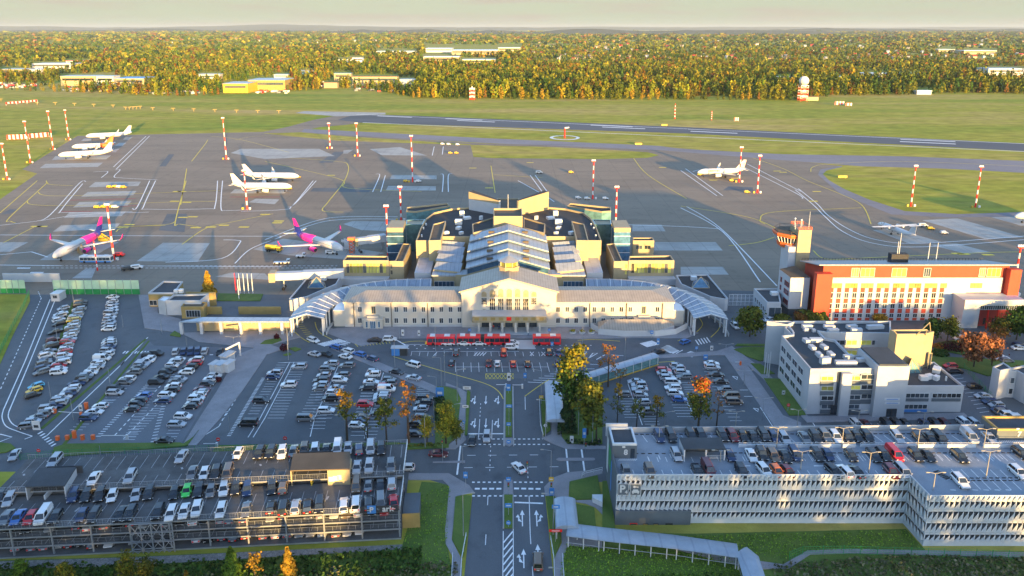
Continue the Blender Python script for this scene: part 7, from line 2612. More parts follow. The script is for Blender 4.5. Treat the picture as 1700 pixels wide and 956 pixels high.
def limbs(mb,h,r,tr,rng,n=8,start=.3,up=.6,twigs=2):
 """tapered trunk with limbs; returns limb points for leaf clumps"""
 tips=[]
 lean=rng.uniform(-.03,.03,2)*h
 top=Vector((lean[0],lean[1],h*.92))
 mid=Vector((lean[0]*.3,lean[1]*.3,h*.45))
 mb.tube((0,0,-.2),mid,tr,tr*.62,8)
 mb.tube(mid,top,tr*.62,tr*.12,7)
 for i in range(n):
  t=start+(.92-start)*(i+rng.uniform(0,.8))/n
  z=h*t
  a=i*2.4+rng.uniform(-.4,.4)
  k=r*(1.05-.55*max(0,(t-.5)/.5))*rng.uniform(.65,1.05)
  b=Vector((lean[0]*t,lean[1]*t,z))
  e=b+Vector((math.cos(a)*k,math.sin(a)*k,k*up*rng.uniform(.6,1.4)))
  if e.z>h*.99:e.z=h*.99
  m_=b.lerp(e,.5)+Vector((0,0,-.05*k))
  mb.tube(b,m_,tr*.33*(1.2-t),tr*.2*(1.2-t),5)
  mb.tube(m_,e,tr*.2*(1.2-t),.03,5)
  tips+=[e,m_.lerp(e,.5)]
  for j in range(twigs):
   q=m_.lerp(e,rng.uniform(.1,.8))
   g=q+Vector((rng.normal(0,.35),rng.normal(0,.35),rng.uniform(.2,.7)))*(k*.55)
   mb.tube(q,g,.05,.02,4)
   tips.append(g)
 tips.append(top)
 return tips
def tree(base,top,wpx,kind,pal,label,group=None,seed=0,pal2=None,density=1.0,name='tree',base_world=None,cat='tree',dim=1.0):
 """one near tree: base and top photo points, crown width in photo pixels"""
 rng=np.random.default_rng(seed+100)
 b=G(*base,.1)
 h=max(1.2,ZH(top[1],b.y))
 dep=b.y*CPI+(CAMH-h*.6)*SPI
 r=wpx/FPX*dep/2
 t=thing(name,label,cat,(b.x,b.y,.05),0,group)
 mb=MB()
 if kind=='conifer':
  mb.tube((0,0,-.1),(0,0,h*.97),max(.12,h*.018),.03,7)
  n=int(900*density)
  f=rng.random(n)**.75
  z=h*(.08+.91*(1-f))[:]
  z=h*(.06+.93*rng.random(n)**1.25)
  rr=r*(1-(z/h))**.85*(.55+.45*np.sqrt(rng.random(n)))*(1+.22*np.sin(z*9/h*2))
  a=rng.random(n)*2*np.pi
  P=np.stack([rr*np.cos(a),rr*np.sin(a),z],1)
  N=np.stack([np.cos(a),np.sin(a),np.full(n,.5)],1)
  V=cards(P,N,np.full(n,max(.35,r*.32)),rng)
 else:
  sparse=kind in('sparse','bare')
  tips=limbs(mb,h,r,max(.12,h*.022),rng,10 if sparse else 9,.32 if sparse else .25,.7 if sparse else .5,3 if sparse else 2)
  tips=np.array([tuple(p)for p in tips])
  n=int((420 if kind=='sparse' else 90 if kind=='bare' else 1500)*density)
  if kind in('round','full','column'):
  # clumps spread through the crown's volume, leaving gaps
   nc=26
   cz=h*(.30+.66*rng.random(nc))
   t_=(cz/h-.30)/.66
   env=np.sin(np.pi*np.clip(.12+.84*t_,0,1))**(.6 if kind!='column' else .4)
   ca_=rng.random(nc)*2*np.pi
   cr_=r*env*np.sqrt(rng.random(nc))*.82
   C=np.stack([cr_*np.cos(ca_),cr_*np.sin(ca_),cz],1)
   C=np.concatenate([C,tips[rng.integers(0,len(tips),8)]])
   sig=r*.24
  else:
   C=tips
   sig=r*(.17 if kind=='sparse' else .12)
  pick=rng.integers(0,len(C),n)
  off=rng.normal(0,1,(n,3))*np.array([sig,sig,sig*.85])
  P=C[pick]+off
  P[:,2]=np.clip(P[:,2],h*.12,h*1.02)
  N=off/(np.linalg.norm(off,axis=1,keepdims=True)+1e-6)+np.array([0,0,.4])
  V=cards(P,N,np.full(n,np.clip(r*.16,.28,.75)),rng)
 n=len(V)//4
 tt=tints(pal,n,rng)*dim
 if pal2:
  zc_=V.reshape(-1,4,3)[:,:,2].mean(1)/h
  mk=zc_+rng.normal(0,.06,n)>.74
  tt[mk]=(tints(pal2,n,rng)*.62)[mk]
 tr_=D.objects.new('trunk',mb.mesh('trunk','trunk_bark'))
 cr2=D.objects.new('crown',quads_mesh('crown',V,tt))
 for o in(tr_,cr2):
  COL.objects.link(o)
  o.parent=t
 return t
tr=tree
tr(Ff(400,855),Ff(385,265),34,'sparse','olive','thin tree with a pale orange top behind the steel deck',seed=1,pal2='gold',density=1.6)
tr(Ff(865,885),Ff(865,385),34,'sparse','olive','sparse olive tree beside the right end of the steel deck',seed=2,density=2.0)
tr(Ff(1125,895),Ff(1135,145),34,'sparse','rust','tall thin rusty tree at the near edge of the fourth car park',seed=3,density=1.3)
tr(Ff(612,855),Ff(600,600),12,'bare','olive','short bare tree between the orange-topped tree and the olive tree',seed=4)
tr(Ff(640,855),Ff(655,455),14,'bare','olive','taller bare tree behind the steel deck',seed=5)
tr(Ff(1340,905),Ff(1345,585),24,'full','yellowgreen','small yellow-green tree beside the dark hedge',seed=6)
tr(Ff(1560,900),Ff(1560,395),32,'column','yellowgreen','bushy yellow-green tree left of the main road',seed=7,density=1.5)
tr((758,738),(757,700),22,'full','olive','low olive shrub tree at the corner of the junction',seed=8)
tr((948,706),(949,574),46,'column','green','tall green poplar with a bright yellow top beside the roofed footpath',seed=9,pal2='yellowgreen',density=2.4)
tr((975,722),(973,637),54,'full','olive','broad olive tree in front of the tall poplar',seed=10,density=1.6)
tr((940,712),(941,650),26,'conifer','dark','dark conifer between the roofed footpath and the olive tree',seed=11,density=1.3)
tr((990,733),(992,665),28,'sparse','olive','thin leafy tree left of the grey garage',seed=12,density=1.5)
tr(Hh(1060,860),Hh(1050,370),30,'sparse','rust','tall nearly bare tree with orange tips in front of the glazed walkway',seed=13,density=.7)
tr(Hh(1197,850),Hh(1205,670),24,'bare','rust','small bare tree below the glazed walkway',seed=14)
tr((1026,668),(1026,636),14,'sparse','gold','little orange tree at the edge of the right car park',seed=15)
tr(Jj(175,900),Jj(180,575),26,'bare','olive','bare tree behind the rooftop board of the grey garage',seed=16,density=2)
tr(Jj(400,930),Jj(380,600),22,'sparse','olive','slim olive tree left in the row behind the grey garage',seed=17,density=1.4)
tr(Jj(632,930),Jj(640,545),24,'sparse','olive','slim olive and gold tree, middle of the row behind the grey garage',seed=18,pal2='gold',density=1.4)
tr(Jj(1125,935),Jj(1150,350),38,'full','olive','large tree with a red and orange top behind the grey garage',seed=19,pal2='red',density=1.2)
tr(Jj(1340,920),Jj(1350,485),22,'bare','rust','thin bare tree with a few red leaves behind the grey garage',seed=20,density=2)
tr(W5(1272,355),W5(1285,130),42,'round','olive','round dark olive tree between the eastern canopy and the concrete office',seed=21,density=1.3)
tr(d2(793,405),d2(815,105),30,'round','olive','round olive tree before the red offices entrance',seed=22)
tr(d2(1385,400),d2(1385,140),32,'round','rust','rusty green tree before the white annex of the red offices',seed=23,pal2='olive')
tr(d2(1610,380),d2(1600,28),40,'round','green','large dark green tree at the right edge',seed=24,density=1.4)
tr(d2(1105,705),d2(1110,305),42,'round','copper','big copper-brown tree beside the concrete office',seed=25,density=1.6)
tr(d2(1320,690),d2(1315,350),28,'round','copper','smaller copper-brown tree right of the big copper one',seed=26)
tr(d2(620,385),d2(620,150),30,'round','green','green tree behind the golden core of the concrete office',seed=27)
tr(d1(880,175),d1(880,30),26,'conifer','green','dark green conifer at the left end of the red offices',seed=28)
tr(d1(760,185),d1(760,70),34,'round','olive','low olive tree under the white stair block',seed=29)
tr(d1(640,180),d1(650,85),24,'round','rust','low rusty shrub under the white stair block',seed=30)
tr(d1(1560,180),d1(1575,100),22,'round','gold','low golden tree before the pilasters of the red offices',seed=31)
tr(d1(410,180),d1(420,110),26,'round','olive','low olive bush left of the rusty shrub',seed=32)
tr(e8(655,262),e8(645,62),23,'conifer','gold','golden conifer behind the checkpoint building',seed=33,density=1.4)
tr((1690,650),(1688,610),26,'bare','rust','bare brown tree behind the grey building at the right edge',seed=34,density=3)
for x,y,yt,w_,k,p_,lab in((387,962,910,40,'conifer','lime','bright green young conifer at the bottom edge'),(424,962,922,26,'sparse','gold','small orange tree right of the green conifer at the bottom edge'),(480,956,910,30,'conifer','gold','orange-yellow young larch at the bottom edge'),(212,962,924,30,'full','yellowgreen','yellow-green bush left of the bracing at the bottom edge'),(243,966,930,30,'full','olive','olive bush under the bracing at the bottom edge'),(108,966,938,26,'full','yellowgreen','yellow-green shrub below the left part of the steel deck'),(34,956,932,22,'full','lime','green shrub below the left end of the steel deck'),(310,966,948,14,'conifer','gold','tiny golden sapling at the bottom edge')):
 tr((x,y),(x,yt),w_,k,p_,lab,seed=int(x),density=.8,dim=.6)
def bush(p,w_,h,pal,label,seed,name='shrub'):
 rng=np.random.default_rng(seed)
 v=G(*p)
 n=int(260*max(1,w_/2))
 a=rng.random(n)*2*np.pi
 q=np.sqrt(rng.random(n))
 P=np.stack([w_/2*q*np.cos(a),w_/2.6*q*np.sin(a),h*(.1+.9*rng.random(n)*(1-.5*q*q))],1)
 N=P*np.array([1,1,1.2])
 N/=np.linalg.norm(N,axis=1,keepdims=True)
 o=D.objects.new(name,quads_mesh(name,cards(P,N,np.full(n,.32),rng),tints(pal,n,rng)))
 COL.objects.link(o)
 o.location=(v.x,v.y,.1)
 tag(o,label,'shrub')
bush((472,582),2.6,2.4,'plum','dark red bush on a small island left of the car park entrance',1)
bush(e8(1290,690),1.8,1.8,'plum','small dark red bush beside the toll canopy',2)
bush(Cc(1255,400),1.6,1.8,'plum','dark red bush beside the pay station',3)
bush(Cc(1155,520),1.8,1.6,'plum','dark red bush below the pay station',4)
bush(d2(700,480),4.2,1.6,'red','crimson bush behind the concrete office',5)
bush(d2(865,495),7.5,2.6,'plum','dark purple hedge bush behind the concrete office',6)
bush(d2(700,560),6,1.4,'green','low green bush behind the concrete office',7)
# dark hedge left of the main road
def hedge(pts,w_,h,pal,label,seed,name='hedge',kind=None,size=.5,den=9):
 rng=np.random.default_rng(seed)
 P_,N_=[],[]
 for i in range(len(pts)-1):
  a,b=G(*pts[i]),G(*pts[i+1])
  d=b-a
  n=int(d.length*w_*den)
  t=rng.random(n)
  e=Vector((-d.y,d.x,0)).normalized()
  s=rng.uniform(-.5,.5,n)
  z=h*(.05+.95*rng.random(n)**.7)*(1-1.2*s*s)*(.8+.35*np.sin(t*d.length*.9+seed))
  P_.append(np.stack([a.x+d.x*t+e.x*s*w_,a.y+d.y*t+e.y*s*w_,z],1))
  N_.append(np.stack([e.x*s,e.y*s,np.full(n,.5)],1))
 P=np.concatenate(P_)
 N=np.concatenate(N_)
 o=D.objects.new(name,quads_mesh(name,cards(P,N,np.full(len(P),size),rng),tints(pal,len(P),rng,.4)))
 COL.objects.link(o)
 tag(o,label,'hedge' if kind is None else 'undergrowth',None,kind)
 return o
hedge([Ff(1480,380),Ff(1500,700)],3.2,2.6,'dark','long dark green hedge between the car park and the footpath',11)
hedge([W1(1110,400),W1(1130,700)],5,2.4,'dark','dark thicket under the trees right of the roofed footpath',12)
hedge([W1(1120,760),W1(1440,770)],1.6,1.2,'dark','low clipped hedge along the pavement left of the grey garage',13)
hedge([(660,742),(735,740)],1.4,.9,'olive','low olive hedge along the cross street',14)
# rough growth along the bottom edge and long grass
hedge([(-60,966),(200,962),(420,952),(700,932)],7,1.5,'green','rough dark undergrowth along the slope below the steel deck',15,'undergrowth','stuff',.55,6)
hedge([(-60,985),(300,984),(760,960)],8,1.1,'weeds','rough olive weeds along the bottom edge',16,'undergrowth','stuff',.5,5)
hedge([(1290,962),(1500,945),(1760,950)],7,.9,'weeds','rough grey-green weeds below the path by the grey garage',17,'undergrowth','stuff',.45,7)
hedge([(960,968),(1180,962),(1260,968)],3,.5,'green','tufted grass below the footpath shelter',18,'undergrowth','stuff',.4,5)
# near meadow strips
sheet('meadow',[[(-200,1100),(-200,936),(200,925),(668,905),(700,800),(742,802),(748,815),(742,900),(752,960),(752,1100)],[(930,1100),(926,956),(932,930),(940,902),(1020,884),(1148,886),(1504,878),(1537,914),(1800,917),(1800,1100)]],.03,'lawn')
sheet('gravel_strip',[[(-200,950),(-200,938),(200,926),(300,922),(668,904),(668,912),(300,934),(200,940)]],.06,'gravel')
# small meadow tufts that break up the lawns
def tufts(polys,n,seed,pal,size,zr,label):
 rng=np.random.default_rng(seed)
 P=[]
 for poly in polys:
  w=[G(*q)for q in poly]
  xs_2,ys_2=[v.x for v in w],[v.y for v in w]
  k=0
  while k<n:
   x,y=rng.uniform(min(xs_2),max(xs_2)),rng.uniform(min(ys_2),max(ys_2))
   c=False
   for i in range(len(w)):
    a,b=w[i],w[i-1]
    if(a.y>y)!=(b.y>y)and x<(b.x-a.x)*(y-a.y)/(b.y-a.y)+a.x:
     c=not c
   k+=1
   if c:
    P.append((x,y,zr*rng.random()+.1))
 P=np.array(P)
 N=np.tile(np.array([[0,-.3,1.]]),(len(P),1))
 o=D.objects.new('grass_tufts',quads_mesh('grass_tufts',cards(P,N,np.full(len(P),size),rng),tints(pal,len(P),rng,.45)))
 COL.objects.link(o)
 tag(o,label,'grass',None,'stuff')
tufts([[(680,830),(742,805),(748,815),(742,900),(752,960),(500,960),(668,910)],[(932,930),(940,905),(1230,925),(1230,960),(930,960)],[(1020,888),(1148,890),(1504,881),(1535,915),(1340,915),(1300,930),(1230,915)]],4200,31,'lime',.22,.15,'short tufted grass on the lawns around the two garages')
# --- the country beyond the runway
def to_px(x,y,z=0.0):
 dx,dy,dz=x,y,z-CAMH
 f=dy*CPI-dz*SPI
 upv=dy*SPI+dz*CPI
 return 850+FPX*dx/f,CPY-FPX*upv/f
FAR_B=[]
def farb(*a):
 FAR_B.append(a)
farb(102,160,126,142,30,'warm_panel','grey_metal','long cream workshop hall beyond the runway on the left')
farb(161,190,124,142,22,'office_concrete','walk_roof','taller cream block at the right end of the workshop hall')
farb(192,240,130,143,40,'warm_panel','blue_paint','pale warehouse with a bright blue roof beyond the runway')
farb(331,366,123,133,15,'white_panel','grey_metal','small white house block among the trees left of the yellow hall')
farb(371,412,139,154,45,'yellow_paint','grey_metal','bright yellow hall front beyond the runway')
farb(413,474,132,150,50,'tan_board','grey_metal','tan extension behind the bright yellow hall')
farb(555,583,122,134,14,'warm_panel','grey_metal','three-storey cream block among the trees')
farb(585,660,127,141,18,'warm_panel','roof_brown','long low cream block among the trees')
farb(538,560,137,146,12,'warm_panel','roof_brown','small cream shed near the runway field')
farb(664,688,132,147,16,'white_panel','walk_roof','white-blue hangar at the left edge of the birch wood')
farb(707,750,77,87,90,'white_panel','light_metal','left third of the huge pale distribution hall')
farb(750,826,78,91,120,'warm_panel','light_metal','middle part of the huge pale distribution hall')
farb(827,864,77,86,90,'warm_panel','light_metal','right third of the huge pale distribution hall')
farb(703,762,93,104,60,'warm_panel','light_metal','pale flat hall below the distribution hall')
farb(768,822,99,107,40,'warm_panel','light_metal','lower cream hall right of the pale flat hall')
farb(54,118,106,114,50,'office_concrete','light_metal','long pale hall far left in the woods')
farb(0,38,115,123,40,'warm_panel','grey_metal','cream hall at the left edge in the woods')
farb(50,70,115,124,25,'office_concrete','blue_paint','hall with blue end in the woods far left')
farb(585,604,96,104,20,'light_metal','grey_metal','grey hall with pitched roof in the woods')
farb(560,584,99,104,20,'white_panel','light_metal','pale low hall left of the grey pitched hall')
farb(625,690,85,89,40,'white_panel','light_metal','long white greenhouse roofs left of the distribution hall')
farb(1432,1465,122,130,30,'white_panel','light_metal','white hall in the right-hand woods')
farb(1466,1526,123,128,40,'red_paint','light_metal','long red-fronted hall in the right-hand woods')
farb(1386,1412,128,135,25,'white_panel','walk_roof','white and blue hall left of the red-fronted hall')
farb(1600,1654,84,90,60,'warm_panel','light_metal','long cream hall far right')
farb(1558,1585,82,86,50,'warm_panel','light_metal','pale hall left of the long cream hall far right')
farb(1522,1546,151,157,12,'white_panel','light_metal','low white hut at the edge of the right-hand field')
farb(1640,1700,114,125,40,'white_panel','walk_roof','white blue-roofed halls at the right edge')
farb(1290,1318,128,136,20,'white_panel','light_metal','white sheds behind the radar tower')
farb(110,150,101,106,40,'white_panel','red_paint','red-roofed sheds far left in the woods')
farb(455,480,124,130,20,'white_panel','walk_roof','blue and white sheds behind the tan extension')
farb(500,520,118,124,18,'blue_paint','walk_roof','bright blue shed in the woods')
for x0_,x1_,yt,yb_2,dep,wm,rm,lab in FAR_B:
 a,b=G(x0_,yb_2),G(x1_,yb_2)
 h=max(3.5,ZH(yt,a.y)if False else CAMH*(yb_2-yt)/(yb_2-YH))
 o=thing('industrial_hall',lab,'building',((a.x+b.x)/2,a.y,0))
 hh=min(h,16)
 MB().box(a.x,b.x,a.y,a.y+dep,0,hh).build('wall',wm,o)
 MB().box(a.x-.5,b.x+.5,a.y-.5,a.y+dep+.5,hh+.01,hh+.7).build('roof',rm,o)
 if b.x-a.x>30:
  n=int((b.x-a.x)/6)
  mb=MB()
  mb.box(a.x+3,b.x-3,a.y-.12,a.y-.01,hh*.55,hh*.78)
  mb.build('window_band','glass_dark',o)
def inbuild(px,py):
 for q in FAR_B:
  if q[0]-3<px<q[1]+3 and q[2]-4<py<q[3]+(5 if q[3]>110 else 2):
   return True
 return False
EDGE=[(-200,147),(0,149),(60,151),(140,153),(200,156),(300,160),(360,158),(380,152),(470,152),(560,146),(610,148),(650,155),(690,162),(760,163),(1000,164.5),(1160,165),(1340,166),(1380,158),(1500,157),(1600,154),(1700,155),(1900,156)]
def edge(px):
 return np.interp(px,[e[0]for e in EDGE],[e[1]for e in EDGE])
def proto(kind,rng,n):
 """unit tree (height 1, radius 1) of n leaf cards: points, normals"""
 if kind=='cone':
  z=.08+.92*rng.random(n)**1.1
  rr=(1-z)**.8*(.6+.4*rng.random(n))
 else:
  z=.03+.95*rng.random(n)
  t=(z-.03)/.97
  rr=np.sin(np.pi*np.clip(.14+.82*t,0,1))**.7*(.55+.45*rng.random(n))
 a=rng.random(n)*2*np.pi
 P=np.stack([rr*np.cos(a),rr*np.sin(a),z],1)
 N=np.stack([np.cos(a),np.sin(a),.35+z*.5],1)
 return P,N
FOREST_PAL=['olive','olive','yellowgreen','gold','rust','green','dark','copper']
def wood_zone(px,py,rng):
 """which trees grow where: weights over FOREST_PAL, density, height"""
 if px>690 and py>128:
  w=[4,2,3.2,.8,.35,1.8,.6,.1]
  return w,1.0,17
 if py>110:
  return[4,2,2.6,.9,.7,1.6,.5,.2],.85,14
 if py>84:
  if px>870:return[4,2,1.8,.7,.6,2,.6,.2],.62,10
  return[4,2,2,.7,.8,2,1.2,.2],.95,14
 if py>66:
  return[4,2,1.2,.5,.5,2.4,1,.1],.5,10
 return[3,1,.6,.5,.6,2,1.4,.1],.75,13
def grow(dmin,dmax,step,ncards,size,seed,name,label):
 rng=np.random.default_rng(seed)
 V_,T_=[],[]
 protos=[proto('ball' if k%3 else 'cone',rng,ncards)for k in range(9)]
 y=dmin
 singles=[]
 while y<dmax:
  s=step(y)
  half=y*.80
  for x in np.arange(-half,half,s):
   X,Y=x+rng.uniform(-.5,.5)*s,y+rng.uniform(-.5,.5)*s
   px,py=to_px(X,Y)
   if not(-30<px<1730):continue
   if py>edge(px):continue
   if inbuild(px,py):continue
   w,den,ht=wood_zone(px,py,rng)
   cl=noise.noise((X*.004,Y*.004,3.3))+.6*noise.noise((X*.012,Y*.012,8.1))
   if rng.random()>den*(1.0 if cl>-.22 else .3 if cl>-.36 else .06):continue
   w=np.array(w,float)
   mix=noise.noise((X*.006+40,Y*.006,1.7))
   w[[3,4,7]]*=max(.1,1+2.6*mix)
   w[[5,6]]*=max(.2,1-2.0*mix)
   pal=FOREST_PAL[rng.choice(8,p=w/w.sum())]
   k=int(rng.integers(0,9))if pal not in('dark','green')else int(rng.integers(0,3))*3
   P,N=protos[k]
   h=ht*rng.uniform(.5,1.35)
   r=h*(rng.uniform(.2,.32))*max(1,s/9)
   a=rng.random()*6.28
   ca,sa=math.cos(a),math.sin(a)
   Q=P*np.array([r,r,h])
   Q=np.stack([Q[:,0]*ca-Q[:,1]*sa+X,Q[:,0]*sa+Q[:,1]*ca+Y,Q[:,2]],1)
   V_.append(cards(Q,N,np.full(ncards,size*max(r,2)),rng))
   base=np.array(PAL[pal])[rng.integers(0,len(PAL[pal]))]
   T_.append(base*(.62 if pal in('gold','rust','copper')else 1)*np.array([1.0,1.12,.9])*rng.uniform(.6,1.0)*rng.uniform(.75,1.3,(ncards,1)))
  y+=s
 V=np.concatenate(V_)
 T=np.concatenate(T_)
 o=D.objects.new(name,quads_mesh(name,V,T))
 COL.objects.link(o)
 tag(o,label,'forest',None,'stuff')
 return len(V_)
na=grow(1000,1500,lambda y:8.5,56,.46,71,'forest','autumn wood of birches and pines along the far side of the runway')
nb=grow(1500,3000,lambda y:8.5+(y-1500)*.008,24,.68,72,'forest','mixed autumn woodland in the middle distance between halls and villages')
nc_=grow(3000,13000,lambda y:20+(y-3000)*.011,12,.9,73,'forest','far woodland fading towards the horizon')
print('FOREST',na,nb,nc_)
# single trees along the front edge of the wood
erng=np.random.default_rng(90)
EP=[]
for k in range(6):
 n=120
 P,N=proto('ball' if k%3 else 'cone',erng,n)
 P=P*np.array([3.6,3.6,16])
 base=['olive','yellowgreen','gold','rust','olive','green'][k]
 V=cards(P,N,np.full(n,1.5),erng)
 T=np.array(PAL[base])[erng.integers(0,len(PAL[base]),n)]*erng.uniform(.55,.95,(n,1))*np.array([1.0,1.06,.9])
 tm=MB().tube((0,0,-.1),(0,0,8),.22,.1,6).mesh('edge_trunk','trunk_bark')
 EP.append((quads_mesh('edge_crown',V,T),tm,['olive birch','yellow-green birch','golden birch','rusty aspen','dull olive tree','dark green spruce'][k]))
for i in range(150):
 px=-10+1720*(i+erng.random()*.8)/150
 py=edge(px)-.2+erng.uniform(-.3,.9)
 if inbuild(px,py):continue
 v=G(px,py)
 k=int(erng.integers(0,6))
 t=D.objects.new('edge_tree',None)
 COL.objects.link(t)
 t.location=v
 t.rotation_euler=(0,0,erng.random()*6)
 sc_=erng.uniform(.55,1.1)*(1 if px>690 else .7)
 t.scale=(sc_*1.05,sc_*1.05,sc_)
 tag(t,'%s on the front edge of the far wood beyond the runway'%EP[k][2],'tree','%s trees on the edge of the far wood'%EP[k][2])
 for nm,me in(('crown',EP[k][0]),('trunk',EP[k][1])):
  o=D.objects.new(nm,me)
  COL.objects.link(o)
  o.parent=t
  # village houses among the far trees
def house_mesh(w_,d_,h,rh,wall,roof):
 mb=MB()
 mb.box(-w_/2,w_/2,-d_/2,d_/2,0,h)
 mb.face([(-w_/2,-d_/2,h),(-w_/2,d_/2,h),(-w_/2,0,h+rh)][::-1])
 mb.face([(w_/2,-d_/2,h),(w_/2,d_/2,h),(w_/2,0,h+rh)])
 mb.m(1)
 mb.face([(-w_/2-.4,-d_/2-.4,h-.2),(w_/2+.4,-d_/2-.4,h-.2),(w_/2+.4,0,h+rh),(-w_/2-.4,0,h+rh)])
 mb.face([(w_/2+.4,d_/2+.4,h-.2),(-w_/2-.4,d_/2+.4,h-.2),(-w_/2-.4,0,h+rh),(w_/2+.4,0,h+rh)])
 return mb.mesh('village_house',[wall,roof])
HM=[(house_mesh(11,9,6,3.5,'white_panel','roof_brown'),'white house with a brown roof'),(house_mesh(12,9,6,3.5,'warm_panel','deep_red'),'cream house with a dark red roof'),(house_mesh(10,8,6.5,3,'white_panel','grey_metal'),'white house with a grey roof'),(house_mesh(13,10,5,3.5,'warm_panel','roof_brown'),'cream house with a brown roof')]
hrng=np.random.default_rng(55)
cnt=0
while cnt<270:
 z=hrng.random()
 if z<.62:px,py=hrng.uniform(880,1720),66+34*hrng.random()**.8
 elif z<.85:px,py=hrng.uniform(-20,700),hrng.uniform(59,72)
 else:px,py=hrng.uniform(560,1700),hrng.uniform(58,70)
 v=G(px,py)
 if noise.noise((v.x*.0035,v.y*.0035,6.6))<-.05 or inbuild(px,py):continue
 k=int(hrng.integers(0,4))
 o=D.objects.new('village_house',HM[k][0])
 COL.objects.link(o)
 o.location=v
 o.rotation_euler=(0,0,hrng.uniform(-.7,.7))
 s_=max(1,min(1.35,v.y/2900))*hrng.uniform(.75,1.15)
 o.scale=(s_,s_,s_*1.1)
 tag(o,'%s among the trees of the far villages'%HM[k][1],'house',HM[k][1]+'s of the far villages')
 cnt+=1
 # parked lorries and cars, sheds on the far yards read as one scatter
yr=np.random.default_rng(8)
mbs=MB()
for(x0_,x1_,y0_,y1_,n)in((0,60,138,146,60),(100,240,144,152,70),(200,330,151,156,60),(410,480,150,155,30),(485,560,136,144,60),(590,690,144,153,50)):
 for i in range(n):
  v=G(yr.uniform(x0_,x1_),yr.uniform(y0_,y1_))
  mbs.m(int(yr.integers(0,5))).obox((v.x,v.y,0),yr.uniform(4,7),yr.uniform(2,3),yr.uniform(1.5,2.6),yr.uniform(0,3))
o=mbs.build('yard_vehicles',['white_paint','grey_metal','red_paint','dark_metal','white_paint'])
tag(o,'distant vehicles and sheds crowding the yards on the far side of the field','vehicles',None,'stuff')
# the wood behind the viewpoint that shades the foreground
WY=-40.0
def wood_top(s):
 return np.interp(s,[-420,-60,-2,4,9,32,39,52,85,105,125,138,150,178,186,215,255,300,420,800],[39,40,38,27,15,14,32,36.5,36.5,35,32.5,30,26.5,26.5,28,31.5,34.5,40,41,41])
wr=np.random.default_rng(64)
V_,T_=[],[]
tmb=MB()
for row in range(4):
 yy=WY-row*5.5
 for x in np.arange(-420,780,4.6):
  X,Y=x+wr.uniform(-1.6,1.6),yy+wr.uniform(-2,2)
  s=X+.392*(Y-WY)
  h=wood_top(s)+(WY-Y)*.0963+wr.normal(0,1.5)-row*.3
  if wr.random()<.1:h-=wr.uniform(1,5)
  if 120<s<195:h+=(-7 if wr.random()<.4 else 1.5)
  if 2<s<40 and wr.random()<.3:h+=8
  gap=8<s<34 or 160<s<180
  n=50 if gap else 95
  P,N=proto('ball' if wr.random()<.6 else 'cone',wr,n)
  r=wr.uniform(2.6,3.6)
  Q=P*np.array([r,r,h])+np.array([X,Y,0])
  V_.append(cards(Q,N,np.full(n,2.3 if not gap else 1.9),wr))
  T_.append(tints(['olive','green','gold','dark'][int(wr.integers(0,4))],n,wr))
  tmb.tube((X,Y,-.2),(X,Y,h*.8),.25,.1,5)
o=D.objects.new('woodland',quads_mesh('woodland',np.concatenate(V_),np.concatenate(T_)))
COL.objects.link(o)
tag(o,'tall mixed wood on the near side of the road, casting the long shade','wood',None,'stuff')
o2=tmb.build('woodland_trunks','trunk_bark')
o2.parent=o
# --- masts, lamps, signs and small things
def mast(base,topy,label,head=True,w=.5,dark=False):
 b=G(*base)
 h=ZH(topy,b.y)
 t=thing('floodlight_mast',label,'mast',b)
 mb=MB()
 n=9
 for k in range(n):
  z0,z1=h*k/n,h*(k+1)/n
  f=lambda z:w*(1-.45*z/h)
  mb.m(0 if k%2==0 else 1).tube((b.x,b.y,z0),(b.x,b.y,z1),f(z0),f(z1),8,False)
 mb.build('mast_pole',['red_paint','white_paint'],t)
 if head:
  MB().obox((b.x,b.y,h),2.2,1.2,.35).build('platform','red_paint',t)
  for s in(-.8,0,.8):
   mb=MB()
   mb.obox((b.x+s,b.y,h+.36),.6,.5,.75)
   mb.build('floodlight','lamp_glass',t)
  for k,s in enumerate((-2.2,1.8)):
   MB().obox((b.x+s,b.y-.6,0),1.0,.8,1.2).build('cabinet','white_paint' if k else 'yellow_paint',t)
MASTS=[((12.5,298),240,'red and white floodlight mast in the grass at the left edge'),((51,270),203,'mast on the grass nearest the red and white barrier'),((88.5,248),186,'mast on the grass edge left of the three parked airliners'),((114.5,232),184,'farthest mast on the grass at the left apron corner'),((376,264),197,'tall mast behind the two white airliners'),((548,246),206,'mast at the far edge of the apron by the taxiway bend'),((594,259),206,'mast left of the pale concrete stand at the far apron'),((685,302),227,'mast standing between two pale stands behind the terminal'),((984,330),268,'mast on the apron right of the blade walls'),((1022,374),312,'mast behind the eastern stair tower'),((1227,302),246,'mast at the tail of the striped airliner'),((1257,320),260,'mast on the apron right of the striped airliner'),((1512,342),277,'left mast on the round grass island'),((1619,344),278,'right mast on the round grass island'),((189.5,431),342,'tall mast beside the left pink airliner'),((410.5,347),285,'mast in front of the two white airliners'),((644.5,428),344,'mast at the corner of the western blue tower'),((666,366),312,'mast behind the western rear wing'),((1681,490),411,'mast at the right end of the red offices')]
for m_ in MASTS:
 mast(*m_)
mast((162,449),398,'short thin red and white pole in front of the apron bus',False,.3)
mast((1120,197),172,'short red and white antenna mast in the field beyond the runway',False,.7)
mast((1181,199),184,'small red and white pole beyond the runway',False,.6)
